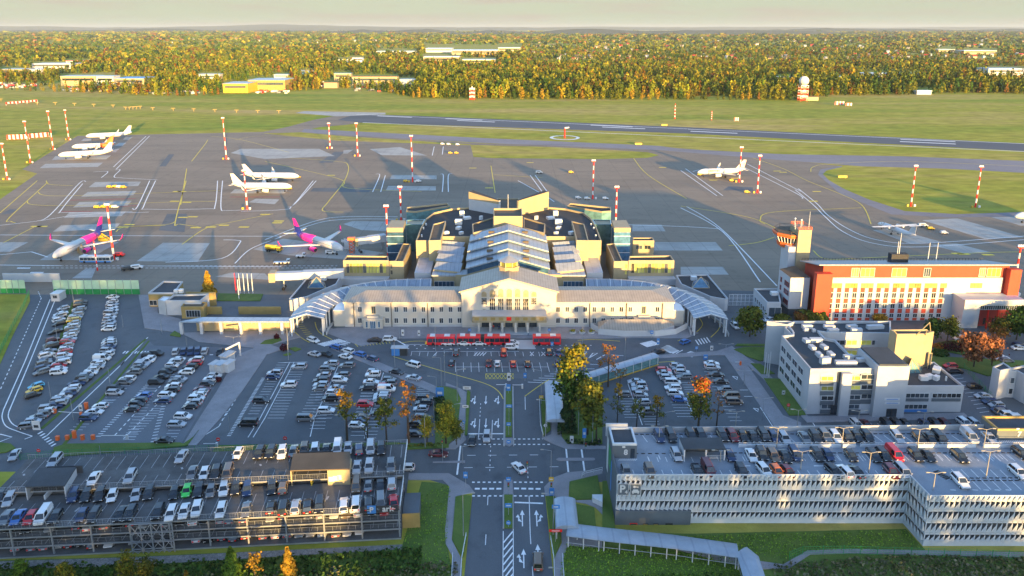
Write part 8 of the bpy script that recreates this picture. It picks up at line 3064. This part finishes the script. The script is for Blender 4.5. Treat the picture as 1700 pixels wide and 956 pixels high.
# radar tower and checkered tower beyond the runway
def lattice(base,w_,h,label,name):
 b=G(*base)
 t=thing(name,label,'tower',b)
 n=6
 for k in range(n):
  z0,z1=h*k/n,h*(k+1)/n
  mb=MB()
  for sx in(-1,1):
   for sy in(-1,1):
    mb.tube((b.x+sx*w_/2,b.y+sy*w_/2,z0),(b.x+sx*w_/2,b.y+sy*w_/2,z1),.3,n=5)
  for sy in(-1,1):
   mb.tube((b.x-w_/2,b.y+sy*w_/2,z0),(b.x+w_/2,b.y+sy*w_/2,z1),.28,n=5)
   mb.tube((b.x+w_/2,b.y+sy*w_/2,z0),(b.x-w_/2,b.y+sy*w_/2,z1),.28,n=5)
   mb.box(b.x-w_/2,b.x+w_/2,b.y+sy*w_/2-.2,b.y+sy*w_/2+.2,z1-.9,z1)
  mb.build('tower_section','red_paint' if k%2==0 else 'white_paint',t)
 return t,b
Y_=G(1333,167).y
hr=ZH(141,Y_)
t,b=lattice((1332,167),10,hr,'white radar dome on a red and white lattice tower beyond the runway','radar_tower')
mb=MB()
n=20
R_=6.6
mb.loft([[(b.x+R_*math.sin(math.pi*k/10)*math.cos(2*math.pi*i/n),b.y+R_*math.sin(math.pi*k/10)*math.sin(2*math.pi*i/n),hr+R_*.85-R_*math.cos(math.pi*k/10))for i in range(n)]for k in range(1,11)])
mb.build('radar_dome','white_paint',t,True)
v=G(1349,167)
o=thing('radar_hut','low cream hut at the foot of the radar tower','hut',v)
MB().box(v.x-9,v.x+8,v.y,v.y+8,0,5).build('walls','warm_panel',o)
MB().box(v.x-9.4,v.x+8.4,v.y-.4,v.y+8.4,5.01,5.6).build('roof','roof_brown',o)
t,b=lattice((784,165),7,ZH(146,G(784,165).y),'small red and white checkered tower at the edge of the birch wood','antenna_tower')
MB().tube((b.x,b.y,ZH(146,b.y)),(b.x,b.y,ZH(143,b.y)),1.2,.6,8).build('antenna','white_paint',t)
# striped boards, barrier and localiser in the grass
def board(pts,h,n,label,name,sup=.6):
 a,b=G(*pts[0]),G(*pts[1])
 o=thing(name,label,'barrier',a)
 mb=MB()
 for k in range(n):
  p,q=a+(b-a)*(k/n),a+(b-a)*((k+1)/n)
  mb.m(k%2).prism([(p.x,p.y),(q.x,q.y),(q.x,q.y+.3),(p.x,p.y+.3)],sup,h)
 mb.build('striped_panel',['red_paint','white_paint'],o)
 for k in(0,.33,.66,1):
  p=a+(b-a)*k
  MB().obox((p.x,p.y+.5,0),.3,.3,h).build('post','white_paint',o)
board(((11.5,232.5),(48,231)),4.6,11,'long red and white striped blast board in the grass at the left','striped_board')
board(((49,230),(81,227.5)),4.4,9,'second red and white striped board right of the first','striped_board')
board(((10,175.5),(62,171)),4.5,17,'red and white localiser antenna row in the far field','localiser_antenna',2.2)
board(((1386,174.5),(1401,174.5)),5,6,'red and white striped hut board near the radar tower','striped_board')
board(((1404,176),(1414,176)),4,4,'smaller red and white board beside the striped hut board','striped_board')
board(((1219,201),(1226,201)),4,4,'small red and white box board beyond the runway','striped_board')
for k,(x,y)in enumerate(((92,174),(124,175.5),(156,177),(188,178.5),(209,182),(215,182),(221,181.5),(227,181),(233,180.5),(254,183),(288,184),(322,185),(357,186),(393,187),(428,187.5),(463,188),(2,168),(62,174))):
 v=G(x,y)
 o=D.objects.new('approach_light',None)
 COL.objects.link(o)
 o.location=v
 tag(o,'yellow T-shaped approach light frame in the grass before the runway','approach light','approach lights before the runway')
 for nm,mb in(('post',MB().box(-.3,.3,-.2,.2,0,3)),('light_bar',MB().box(-2.6,2.6,-.2,.2,3.001,3.6))):
  q=D.objects.new(nm,mb.mesh(nm,'tan_board'))
  COL.objects.link(q)
  q.parent=o
v=G(937.5,228.5)
t=thing('windsock_mast','red and white mast on a white ring in the grass between taxiway and runway','mast',v)
MB().tube((v.x,v.y,0),(v.x,v.y,9),.8,.6,8).build('mast_pole','red_paint',t)
MB().tube((v.x,v.y,9),(v.x+4,v.y,9.6),.9,.5,10).build('windsock','white_paint',t)
mb=MB()
for i in range(24):
 a,c=2*math.pi*i/24,2*math.pi*(i+1)/24
 mb.face([(v.x+14*math.cos(a),v.y+14*math.sin(a),.1),(v.x+14*math.cos(c),v.y+14*math.sin(c),.1),(v.x+11*math.cos(c),v.y+11*math.sin(c),.1),(v.x+11*math.cos(a),v.y+11*math.sin(a),.1)][::-1])
mb.build('ring','white_paint',t)
for x,y,lab in((1399,295.5,'yellow taxiway guidance sign on the round grass island'),(1103,209,'yellow guidance sign beside the runway on the right'),(1060,240.5,'yellow guidance sign at the tip of the grass strip')):
 v=G(x,y)
 o=thing('guidance_sign',lab,'sign',v)
 MB().box(v.x-3,v.x+3,v.y,v.y+.4,.3,1.7).build('panel','yellow_paint',o)
 for s in(-2,2):
  MB().box(v.x+s,v.x+s+.2,v.y+.1,v.y+.3,0,.3).build('leg','grey_metal',o)
  # equipment parked on the empty stands
GSE=[(A8(665,42),'yellow_paint'),(A8(700,40),'yellow_paint'),(A8(722,42),'white_paint'),(A8(748,43),'yellow_paint'),(A8(590,165),'yellow_paint'),(A8(632,163),'yellow_paint'),(A8(685,163),'yellow_paint'),(A8(697,164),'white_paint'),((495,295),'yellow_paint'),((480,314),'yellow_paint'),((674,302),'yellow_paint'),((695,302),'white_paint'),((735,240),'light_metal'),((745,240.5),'light_metal'),((760,241),'light_metal'),((748,255),'yellow_paint'),((758,255),'yellow_paint'),((1215,301),'yellow_paint'),((1240,320),'yellow_paint'),((1162,291),'yellow_paint'),((1545,381),'yellow_paint'),((1567,388),'white_paint'),((960,330),'white_paint'),((975,331),'white_paint'),((1005,331),'white_paint'),((948,287),'yellow_paint')]
for k,(q,m_)in enumerate(GSE):
 v=G(*q)
 col={'yellow_paint':'yellow','white_paint':'white','light_metal':'grey'}[m_]
 o=D.objects.new('equipment_cart',None)
 COL.objects.link(o)
 o.location=v
 tag(o,'small %s equipment cart standing on the open apron'%col,'equipment cart','%s equipment carts on the apron'%col)
 mb=MB()
 mb.loft([[(x,-.9,.4),(x,.9,.4),(x,.9,z*.7),(x,.6,z),(x,-.6,z),(x,-.9,z*.7)]for x,z in((-1.7,1.5),(.4,1.7),(.7,1.1),(1.7,.9))])
 for nm,b_,mm in(('body',mb,m_),('wheel',MB().tube((-1,-1,.35),(-1,1,.35),.35,n=10),'black_rubber'),('wheel',MB().tube((1,-1,.35),(1,1,.35),.35,n=10),'black_rubber')):
  q_=D.objects.new(nm,b_.mesh(nm,mm))
  COL.objects.link(q_)
  q_.parent=o
  # orange maintenance lift beside the boarding bridge
v=G(584,421)
o=thing('scissor_lift','orange marshalling tower at the corner of the boarding bridge','lift',v)
mb=MB()
for k in range(4):
 z0,z1=k*1.6,k*1.6+1.6
 for s in(-1,1):
  mb.tube((v.x-1.1*s,v.y,z0),(v.x+1.1*s,v.y,z1),.16,n=5)
  mb.tube((v.x-1.1,v.y+.8,z0),(v.x-1.1,v.y+.8,z1),.14,n=5)
  mb.tube((v.x+1.1,v.y+.8,z0),(v.x+1.1,v.y+.8,z1),.14,n=5)
mb.build('tower_frame','orange_paint',o)
MB().box(v.x-1.5,v.x+1.5,v.y-.5,v.y+1.4,6.4,7.6).build('basket','orange_paint',o)
# flagpoles
for k,(x,yb,yt)in enumerate(((392,486,453),(399,487.5,454),(406,487,454),(413,487,454),(420,487,454),(397,497,464))):
 v=G(x,yb)
 o=MB().tube((v.x,v.y,0),(v.x,v.y,ZH(yt,v.y)),.18,.12,7).build('flagpole','red_paint' if k==0 else 'light_metal',None,origin=v)
 tag(o,'bare flagpole in the row on the lawn beside the checkpoint' if k<5 else 'single bare flagpole standing in front of the flagpole row','flagpole','flagpoles by the checkpoint lawn' if k<5 else None)
for k,(x,yb,yt)in enumerate(((1269,621,585),(1273,624,588),(1276,627,584))):
 v=G(x,yb)
 o=MB().tube((v.x,v.y,0),(v.x,v.y,ZH(yt,v.y)),.14,.10,7).build('flagpole','white_paint',None,origin=v)
 tag(o,'white flagpole beside the concrete office lawn','flagpole','flagpoles by the concrete office')
 # street lamps
def lamp(base,topy,label,arms=((1,0),),m='grey_metal',z0=0.0,arm=1.8,height=None):
 b=G(*base,z0)if height is None else G(base[0],topy,z0+height)
 h=ZH(topy,b.y)-z0 if height is None else height
 t=thing('street_lamp',label,'street lamp',(b.x,b.y,z0))
 MB().tube((b.x,b.y,z0),(b.x,b.y,z0+h),.11,.06,7).build('pole',m,t)
 for ax,ay in arms:
  e=Vector((b.x+ax*arm,b.y+ay*arm,z0+h+.3))
  MB().tube((b.x,b.y,z0+h-.03),e,.045,n=5).build('arm',m,t)
  MB().obox((e.x+ax*.3,e.y+ay*.3,e.z-.08),.7 if ax else .28,.28 if ax else .7,.13).build('lamp_head','lamp_cover',t)
two=((1,0),(-1,0))
RL=[((1289,743),711,'left lamp on the middle line'),((1397,743),711,'second lamp on the middle line'),((1523,743),713,'third lamp on the middle line'),((1633,743),713,'right lamp on the middle line'),((1329,780),750,'left lamp near the front parapet'),((1442,785),752,'right lamp near the front parapet'),((1637,792),750,'lamp beside the black kerb stops'),((1549,814),786,'lamp at the inner corner'),((1094,732),709,'lamp beside the rooftop hut 8'),((1195.5,766),749,'lamp at the ramp cover')]
for b_,ty_,lab in RL:
 lamp(b_,ty_,lab+' of the grey garage roof',two,'lamp_cover',GZ,1.3)
for k,(x,ty_)in enumerate(((1223,684),(1326,681),(1427,683),(1536,685))):
 lamp((x,0),ty_,['lamp behind the grey garage at the right car park','lamp behind the grey garage near the concrete office corner','lamp behind the grey garage before the office front','lamp behind the grey garage before the annex'][k],two,'lamp_cover',0,1.3,9.5)
SL=[(W1(108,375),W1(0,80)[1],'lamp beside the footpath upper left of the main road',((1,0),)),(W1(65,590),W1(0,400)[1],'lamp by the yellow-green tree left of the main road',((1,0),)),(W1(887,370),W1(0,85)[1],'lamp at the yellow sign right of the main road',((-1,0),)),(W1(928,700),W1(0,365)[1],'lamp beside the roofed footpath',((-1,0),)),(W1(1232,690),W1(0,355)[1],'lamp in front of the broad olive tree',((1,0),)),(W1(1362,770),W1(0,490)[1],'thin lamp at the corner hedge left of the grey garage',()),(W2(158,165),W2(0,5)[1],'lamp at the left side of the junction',((1,0),)),(W2(978,300),W2(0,45)[1],'lamp with the yellow diamond sign at the junction',((-1,0),)),(W3(165,340),W2(0,450)[1],'tall lamp on the left verge south of the junction',((1,0),)),(W3(998,330),W2(0,455)[1],'tall lamp on the right verge south of the junction',((-1,0),)),(W3(1078,820),W3(0,640)[1],'lamp at the bottom edge right of the main road',((-1,0),)),(Gg(658,860),Gg(0,525)[1],'lamp beside the parking entrance sign',((-1,0),)),(Gg(697,800),Gg(0,432)[1],'lamp on the forecourt kerb',((1,0),)),(Gg(843,950),Gg(0,662)[1],'lamp on the lawn left of the median',((1,0),)),(Gg(600,930),Gg(0,750)[1],'lamp at the edge of the fourth car park',((-1,0),)),(Gg(112,630),Gg(0,300)[1],'lamp with a round clock at the forecourt corner',((1,0),)),(Gg(590,455),Gg(0,150)[1],'thin lamp before the left wing of the terminal',()),(Gg(165,300),Gg(0,150)[1],'thin lamp at the left end of the forecourt',()),(Hh(755,450),Hh(0,140)[1],'thin lamp before the right wing of the terminal',()),(Hh(1255,555),Hh(0,280)[1],'lamp behind the glazed walkway',((-1,0),)),(Ii(1028,130),Ii(0,85)[1],'double lamp at the eastern ramp exit',two),(Ii(1240,560),Ii(0,395)[1],'double lamp on the road beside the right car park, upper',two),(Ii(1455,960),Ii(0,720)[1],'double lamp on the road beside the right car park, lower',two),(Jj(730,915),Jj(0,740)[1],'double lamp behind the grey garage parapet',two),(Ba(865,215),Ba(0,30)[1],'thin lamp at the top of the left hedge',()),(Ba(685,730),Ba(0,460)[1],'thin lamp in the left hedge',()),(Bb(600,440),Bb(0,240)[1],'thin lamp near the road bend',()),(Bb(1295,270),Bb(0,70)[1],'thin lamp beside the exit road, upper',()),(Bb(865,690),Bb(0,420)[1],'thin lamp beside the exit road, lower',()),(e8(220,640),e8(0,480)[1],'white lamp post left of the toll canopy',()),(e8(455,790),e8(0,670)[1],'thin lamp at the short car row',()),(e8(1400,820),e8(0,580)[1],'thin lamp left of the western ramp',()),(e8(890,745),e8(0,672)[1],'yellow double lamp in front of the toll canopy',two),(Ee(418,265),Ee(0,75)[1],'thin lamp on the island of the third car park',()),(Dd(1290,560),Dd(0,350)[1],'thin lamp beside the lane arrows',()),((1195,745),720,'thin lamp at the zebra left of the grey garage',()),(Ff(385,850),Ff(0,570)[1],'lamp behind the steel deck beside the orange-topped tree',((-1,0),)),(Ff(1425,720),Ff(0,395)[1],'lamp at the dark hedge',((-1,0),)),(Ff(1318,950),Ff(0,580)[1],'lamp before the small yellow-green tree',()),(Ba(1450,520),Ba(0,380)[1],'short white lamp among the empty stalls',()),(Ga(1185,260),Ga(0,140)[1],'thin lamp behind the green mesh fence',())]
for b_,ty_,lab,arms in SL:
 lamp(b_,ty_,lab,arms)
 # traffic signs and signals
def sign(base,topy,w_,h_,m,label,name='traffic_sign',shape='box',m2='grey_metal'):
 b=G(*base,.1)
 h=max(1.8,ZH(topy,b.y))
 o=thing(name,label,'sign',b)
 MB().tube((b.x,b.y,.1),(b.x,b.y,h),.07,n=6).build('post',m2,o)
 if shape=='box':
  MB().box(b.x-w_/2,b.x+w_/2,b.y-.12,b.y-.071,h-h_,h).build('sign_plate',m,o)
  MB().box(b.x-w_*.3,b.x+w_*.3,b.y-.135,b.y-.121,h-h_*.65,h-h_*.4).build('sign_symbol','white_paint' if m!='white_paint' else 'dark_metal',o)
 elif shape=='disc':
  MB().tube((b.x,b.y-.12,h-w_/2),(b.x,b.y-.075,h-w_/2),w_/2,n=14).build('sign_plate',m,o)
  MB().box(b.x-w_*.3,b.x+w_*.3,b.y-.14,b.y-.121,h-w_*.58,h-w_*.42).build('sign_symbol','white_paint',o)
 else:
  MB().prism([(b.x-w_/2,b.y-.12),(b.x+w_/2,b.y-.12),(b.x+w_/2,b.y-.07),(b.x-w_/2,b.y-.07)],h-h_,h).build('sign_plate',m,o)
 return o
SG=[(W2(583,645),W2(0,532)[1],1.5,1.0,'blue_paint','blue and white direction sign in the grassed median south of the junction','box'),(W2(583,760),W2(0,700)[1],1.0,1,'blue_paint','round blue arrow sign at the south end of the median','disc'),(W2(583,380),W2(0,290)[1],1.1,1.0,'blue_paint','blue sign on the south refuge of the junction','box'),(W1(585,790),W1(0,725)[1],1.1,1,'blue_paint','round blue arrow sign on the north refuge of the junction','disc'),(W1(585,690),W1(0,565)[1],1.1,.9,'blue_paint','blue sign in the north median near the stop line','box'),(W1(588,560),W1(0,400)[1],1.6,.8,'blue_paint','blue panel in the middle of the north median','box'),(W1(583,300),W1(0,210)[1],1.2,2.0,'blue_paint','tall blue pylon at the north end of the median','box'),(W1(587,190),W1(0,105)[1],1.0,2.4,'white_paint','white and blue totem in the forecourt opening','box'),(W2(186,380),W2(0,240)[1],1.0,1.6,'blue_paint','blue crossing sign on the left pavement of the junction','box'),(W2(985,465),W2(0,390)[1],1.1,2.0,'blue_paint','stack of blue signs on the right pavement of the junction','box'),(W2(1020,780),W2(0,545)[1],1.6,.9,'blue_paint','pair of blue lane signs right of the main road','box'),(W2(980,350),W2(0,290)[1],1.1,1.1,'yellow_paint','yellow priority diamond on the right lamp of the junction','box'),(W3(1020,390),W3(0,270)[1],2.6,.6,'red_paint','red and white place sign right of the main road','box'),(W1(165,700),W1(0,545)[1],1.0,1.4,'blue_paint','round and blue signs on the strip left of the main road','disc'),(W1(185,560),W1(0,405)[1],1.6,.7,'white_paint','white panel sign left of the main road','box'),(W1(197,290),W1(0,230)[1],2.2,.9,'white_paint','pair of white panels at the top left of the main road','box'),(W1(925,690),W1(0,578)[1],.9,1.1,'white_paint','white round sign on the verge by the roofed footpath','disc'),(W1(887,400),W1(0,315)[1],1.2,.9,'yellow_paint','yellow sign on the lamp right of the main road','box'),(W1(1170,760),W1(0,690)[1],.9,2.0,'white_paint','white and blue totem beside the corner hedge','box'),(W1(1285,800),W1(0,620)[1],.9,2.6,'blue_paint','tall blue banner post left of the grey garage','box'),(W1(737,180),W1(0,105)[1],.9,1.6,'blue_paint','blue and white sign among the forecourt stalls','box'),(Gg(640,990),Gg(0,870)[1],2.2,3.2,'blue_paint','large blue and white parking board at the fourth car park','box'),(Hh(400,400),Hh(0,335)[1],.9,1.4,'blue_paint','blue and white sign before the right red bus','box'),(Hh(1570,290),Hh(0,200)[1],1.0,1.2,'blue_paint','dark blue sign at the site hoarding','box'),(Ii(787,260),Ii(0,200)[1],1.3,1.7,'blue_paint','tall dark blue board at the top of the right car park','box'),(Ii(858,155),Ii(0,100)[1],.9,1.6,'white_paint','white and blue sign at the eastern ramp','box'),(Ii(680,165),Ii(0,135)[1],.9,.9,'blue_paint','small blue sign between the zebra crossings','box'),(Ii(228,105),Ii(0,10)[1],.9,2,'blue_paint','white and blue signs at the left zebra crossing','box'),(Ba(645,870),Ba(0,0)[1]+115,.9,1.6,'white_paint','white sign beside the zebra of the exit road','box'),(Bb(958,600),Bb(0,505)[1],1.0,1.9,'white_paint','white sign board at the orange barriers of the exit road','box'),(Bb(435,800),Bb(0,695)[1],2.0,3.0,'white_paint','large white board at the lower end of the exit road','box'),(Dd(1155,680),Dd(0,612)[1],1.0,1,'red_paint','red no-entry disc behind the steel deck','disc'),(Gc(240,100),Gc(0,40)[1],1.0,1,'red_paint','second red no-entry disc behind the steel deck','disc'),(e3(480,585),e3(0,492)[1],.9,.9,'red_paint','red no-entry disc on the lawn of the concrete office','disc'),(e3(425,405),e3(0,368)[1],.9,1.2,'white_paint','white tag board on the lawn of the concrete office','box'),(Ga(465,250),Ga(0,175)[1],.9,.9,'red_paint','red and white round sign at the exit lane by the steel deck','disc'),(Gg(205,270),Gg(0,190)[1],.9,2.2,'white_paint','white totem before the left wing of the terminal','box'),(Gg(395,275),Gg(0,200)[1],.8,2,'white_paint','slim white totem left of the red buses','box'),(Gg(990,235),Gg(0,192)[1],1.0,.9,'blue_paint','blue stop sign behind the articulated bus','box'),(Hh(365,235),Hh(0,195)[1],1.0,.9,'blue_paint','blue stop sign behind the right red bus','box')]
for b_,ty_,w_,h_,m_,lab,sh in SG:
 sign(b_,ty_,w_,h_,m_,lab,'traffic_sign',sh)
def signal(base,topy,label):
 b=G(*base,.1)
 h=max(2.8,ZH(topy,b.y))
 o=thing('traffic_light',label,'traffic light',b)
 MB().tube((b.x,b.y,.1),(b.x,b.y,h),.07,n=6).build('post','grey_metal',o)
 hd=MB().box(b.x-.2,b.x+.2,b.y-.3,b.y-.08,h-1.0,h).build('signal_head','roof_dark',o)
 for k,m_ in enumerate(('green_panel','yellow_paint','red_paint')):
  MB().tube((b.x,b.y-.33,h-.83+k*.33),(b.x,b.y-.301,h-.83+k*.33),.11,n=10).build('signal_lens',m_,hd)
signal(W2(582,440),W2(0,340)[1],'traffic light on the south refuge of the junction')
signal(W2(980,440),W2(0,355)[1],'traffic light on the right pavement of the junction')
signal(W2(757,235),W2(0,190)[1],'traffic light hanging above the middle of the junction')
signal(W2(1300,60),W2(0,5)[1],'traffic light on the right arm of the junction')
signal((735,768),730,'traffic light on the left arm of the junction')
# barrier gates
for a,b_,lab in((Bb(690,590),Bb(950,605),'white barrier boom across the exit road'),(Ga(1190,20),Ga(1490,20),'white barrier boom above the steel deck fence'),(W1(470,215),W1(560,215),'left white barrier boom at the head of the main road'),(W1(620,218),W1(712,218),'right white barrier boom at the head of the main road'),(Dd(975,682),Dd(1130,682),'white barrier boom at the lane behind the steel deck'),(Ii(1135,290),Ii(1200,290),'striped boom on the road by the concrete office')):
 p,q=G(*a,1.1),G(*b_,1.1)
 o=thing('barrier_gate',lab,'barrier',(q.x,q.y,0))
 MB().tube(p,q,.09,n=6).build('boom','white_paint',o)
 MB().obox((q.x,q.y,.03),.5,.5,1.3).build('housing','orange_paint' if 'exit' in lab or 'office' in lab else 'white_paint',o)
for k,(q,h)in enumerate(((Bb(680,925),1.0),(Bb(795,920),1.1),(Bb(880,900),1.9),(Bb(975,920),1.2),(Bb(1097,915),1.1),(Bb(1020,560),1.8),(Bb(645,605),1.0))):
 v=G(*q)
 o=MB().obox((v.x,v.y,0),.75,.6,h).obox((v.x,v.y,h),.85,.7,.12).build('ticket_machine','orange_paint',None,origin=(v.x,v.y,0))
 tag(o,'orange ticket machine at the barriers of the left car park','ticket machine','orange ticket machines of the left car park')
 # timetable cabin at the forecourt corner, planters and benches
v=G(*Gg(170,500))
o=thing('info_kiosk','small blue and white bus ticket kiosk at the forecourt corner','kiosk',v)
MB().box(v.x-2.6,v.x-.1,v.y,v.y+1.6,.05,2.5).build('advert_panel','blue_paint',o)
MB().box(v.x,v.x+2.2,v.y,v.y+1.6,.05,2.5).build('cabin','dark_metal',o)
MB().box(v.x-2.8,v.x+2.5,v.y-.3,v.y+1.8,2.51,2.75).build('roof','white_panel',o)
for k,(x,y)in enumerate(((640,232),(750,232),(860,232))):
 v=G(*Hh(x,y))
 o=thing('planter_bench','round planter bench on the pavement before the right wing','planter',v,0,'planter benches before the right wing')
 MB().tube((v.x,v.y,.1),(v.x,v.y,.6),1.2,n=14).build('tub','grey_concrete',o)
 rng=np.random.default_rng(k)
 P=rng.normal(0,.45,(60,3))*np.array([1,1,.4])+np.array([0,0,.85])
 q=D.objects.new('planting',quads_mesh('planting',cards(P,P,np.full(60,.4),rng),tints('yellowgreen',60,rng)))
 COL.objects.link(q)
 q.parent=o
v=G(*Hh(75,372))
struct('median_paving',MB().box(v.x-3.4,v.x+3.4,v.y-3.2,v.y+3.4,.04,.16),'grey_concrete')
# guard rails by the main road
for pts,lab in(([W3(190,340),W3(150,560),W3(135,760)],'steel guard rail along the left footpath at the bottom edge'),([W3(65,530),W3(55,760)],'steel handrail left of the sunken path at the bottom edge'),([W3(975,370),W3(1005,560),W3(1012,760)],'steel guard rail right of the main road at the bottom edge'),([W3(1085,535),W3(1100,760)],'steel handrail by the footpath shelter at the bottom edge'),([W2(1265,295),W2(1290,275),W2(1456,235)],'pavement railing left of the grey garage'),([W1(870,350),W1(880,600),W1(905,700)],'railing on the kerb right of the main road')):
 P=[G(*q,.1)for q in pts]
 o=thing('guard_rail',lab,'railing',P[0])
 mb=MB()
 for i in range(len(P)-1):
  for z in(.55,1.0):
   mb.tube(P[i]+Vector((0,0,z)),P[i+1]+Vector((0,0,z)),.05,n=5)
  d=P[i+1]-P[i]
  n=max(1,int(d.length/1.8))
  for k in range(n+1):
   q=P[i]+d*(k/n)
   mb.tube(q,q+Vector((0,0,1.0)),.045,n=5)
 mb.build('rail','light_metal',o)
 # concrete stair and wall by the garage corner
v=[G(*q)for q in(W2(1360,500),W2(1456,500),W2(1456,575),W2(1365,530))]
o=MB().prism([(p.x,p.y)for p in v],0,1.3).build('stair_wall','light_metal',None,origin=v[0])
tag(o,'low pale stair wall at the left corner of the grey garage','wall')
# glass gate between canopy and white wing
a,b=G(*W5(1090,90)),G(*W5(1300,90))
o=thing('glass_gate','tall white mesh gate between the eastern canopy and the low white wing','gate',a)
for k in range(6):
 x0_,x1_=a.x+(b.x-a.x)*k/6,a.x+(b.x-a.x)*(k+1)/6
 mb=MB()
 mb.tube((x0_,a.y,0),(x0_,a.y,4.4),.09,n=5)
 for z in(.2,1.6,3.0,4.4):
  mb.tube((x0_,a.y,z),(x1_,a.y,z),.06,n=5)
 for j in range(1,5):
  x=x0_+(x1_-x0_)*j/5
  mb.tube((x,a.y,.2),(x,a.y,4.4),.03,n=4)
 mb.build('gate_leaf','light_metal',o)
 # a few people: on the zebra by the drop-off, at the entrance and at the corner
def person(base,top_col,leg_col,yaw,stride,label,seed):
 v=G(*base,.12)
 k=1.72
 J={'pel':(0,0,.53),'sp':(.01,0,.66),'ch':(.01,0,.77),'nk':(.015,0,.855),'hd':(.025,0,.93),'tp':(.02,0,.985),'hl':(0,.055,.51),'kl':(stride*.55,.055,.28),'al':(stride*.5-.05*abs(stride),.055,.045),'fl':(stride*.5+.1,.055,.015),'hr':(0,-.055,.51),'kr':(-stride*.25,-.055,.28),'ar':(-stride*.75,-.055,.05),'fr':(-stride*.75+.1,-.055,.02),'sl':(.01,.115,.81),'el':(-stride*.35,.135,.64),'wl':(-stride*.35+.08,.13,.5),'gl':(-stride*.35+.11,.13,.45),'sr':(.01,-.115,.81),'er':(stride*.35,-.135,.64),'wr':(stride*.35+.08,-.13,.5),'gr':(stride*.35+.11,-.13,.45)}
 Rr={'pel':.085,'sp':.075,'ch':.09,'nk':.035,'hd':.06,'tp':.045,'hl':.06,'kl':.038,'al':.026,'fl':.022,'hr':.06,'kr':.038,'ar':.026,'fr':.022,'sl':.042,'el':.03,'wl':.02,'gl':.02,'sr':.042,'er':.03,'wr':.02,'gr':.02}
 E=[('pel','sp'),('sp','ch'),('ch','nk'),('nk','hd'),('hd','tp'),('pel','hl'),('hl','kl'),('kl','al'),('al','fl'),('pel','hr'),('hr','kr'),('kr','ar'),('ar','fr'),('ch','sl'),('sl','el'),('el','wl'),('wl','gl'),('ch','sr'),('sr','er'),('er','wr'),('wr','gr')]
 names=list(J)
 me=D.meshes.new('person')
 me.from_pydata([tuple(c*k for c in J[n])for n in names],[(names.index(a),names.index(b))for a,b in E],[])
 o=D.objects.new('person',me)
 COL.objects.link(o)
 md=o.modifiers.new('skin','SKIN')
 for i,n in enumerate(names):
  sv=me.skin_vertices[0].data[i]
  sv.radius=(Rr[n]*k,Rr[n]*k)
  sv.use_root=(n=='pel')
 o.modifiers.new('sub','SUBSURF').levels=1
 bpy.context.view_layer.update()
 m2=D.meshes.new_from_object(o.evaluated_get(bpy.context.evaluated_depsgraph_get()))
 o.modifiers.clear()
 o.data=m2
 m2.materials.clear()
 for m_ in('skin_tone',top_col,leg_col,'trunk_bark'):
  m2.materials.append(MATS[m_])
 for p in m2.polygons:
  z=p.center.z/k
  y=abs(p.center.y)/k
  p.material_index=3 if z>.945 or z<.035 else(0 if z>.845 or(y>.1 and z<.5)else(2 if z<.53 else 1))
  p.use_smooth=True
 o.location=v
 o.rotation_euler=(0,0,yaw)
 tag(o,label,'person')
mat('skin_tone',(.55,.32,.22),.6,.05)
mat('coat_black',(.02,.02,.022),.8,.1)
mat('coat_blue',(.04,.07,.15),.8,.1)
person(Ee(1020,165),'coat_black','coat_black',.6,.16,'person in dark clothes walking between the drop-off cars',1)
person(Ee(1045,160),'coat_blue','coat_black',.6,-.14,'person in a blue coat walking beside the one in black',2)
person(Gg(1270,190),'red_paint','coat_blue',1.5,.12,'person in a red top at the terminal entrance',3)
person(Gg(1335,195),'coat_blue','coat_black',1.5,-.1,'person in blue under the terminal porch',4)
person(Hh(120,260),'white_paint','coat_blue',.1,.14,'person in a white top on the pavement left of the right bus',5)
person((994,738),'coat_black','coat_blue',2.6,.14,'person in a dark jacket on the corner pavement by the grey garage',6)
# --- evening air
hz=MB().box(-61000,61000,-6500,71000,-1.5,260)
hzm=D.materials.new('haze')
hzm.use_nodes=True
ht_=hzm.node_tree
ht_.nodes.clear()
ho=ht_.nodes.new('ShaderNodeOutputMaterial')
pv=ht_.nodes.new('ShaderNodeVolumePrincipled')
pv.inputs['Color'].default_value=(.44,.54,.66,1)
pv.inputs['Density'].default_value=.000030
pv.inputs['Anisotropy'].default_value=0.0
ht_.links.new(pv.outputs[0],ho.inputs['Volume'])
MATS['haze']=hzm
tag(hz.build('haze','haze'),kind='stuff')
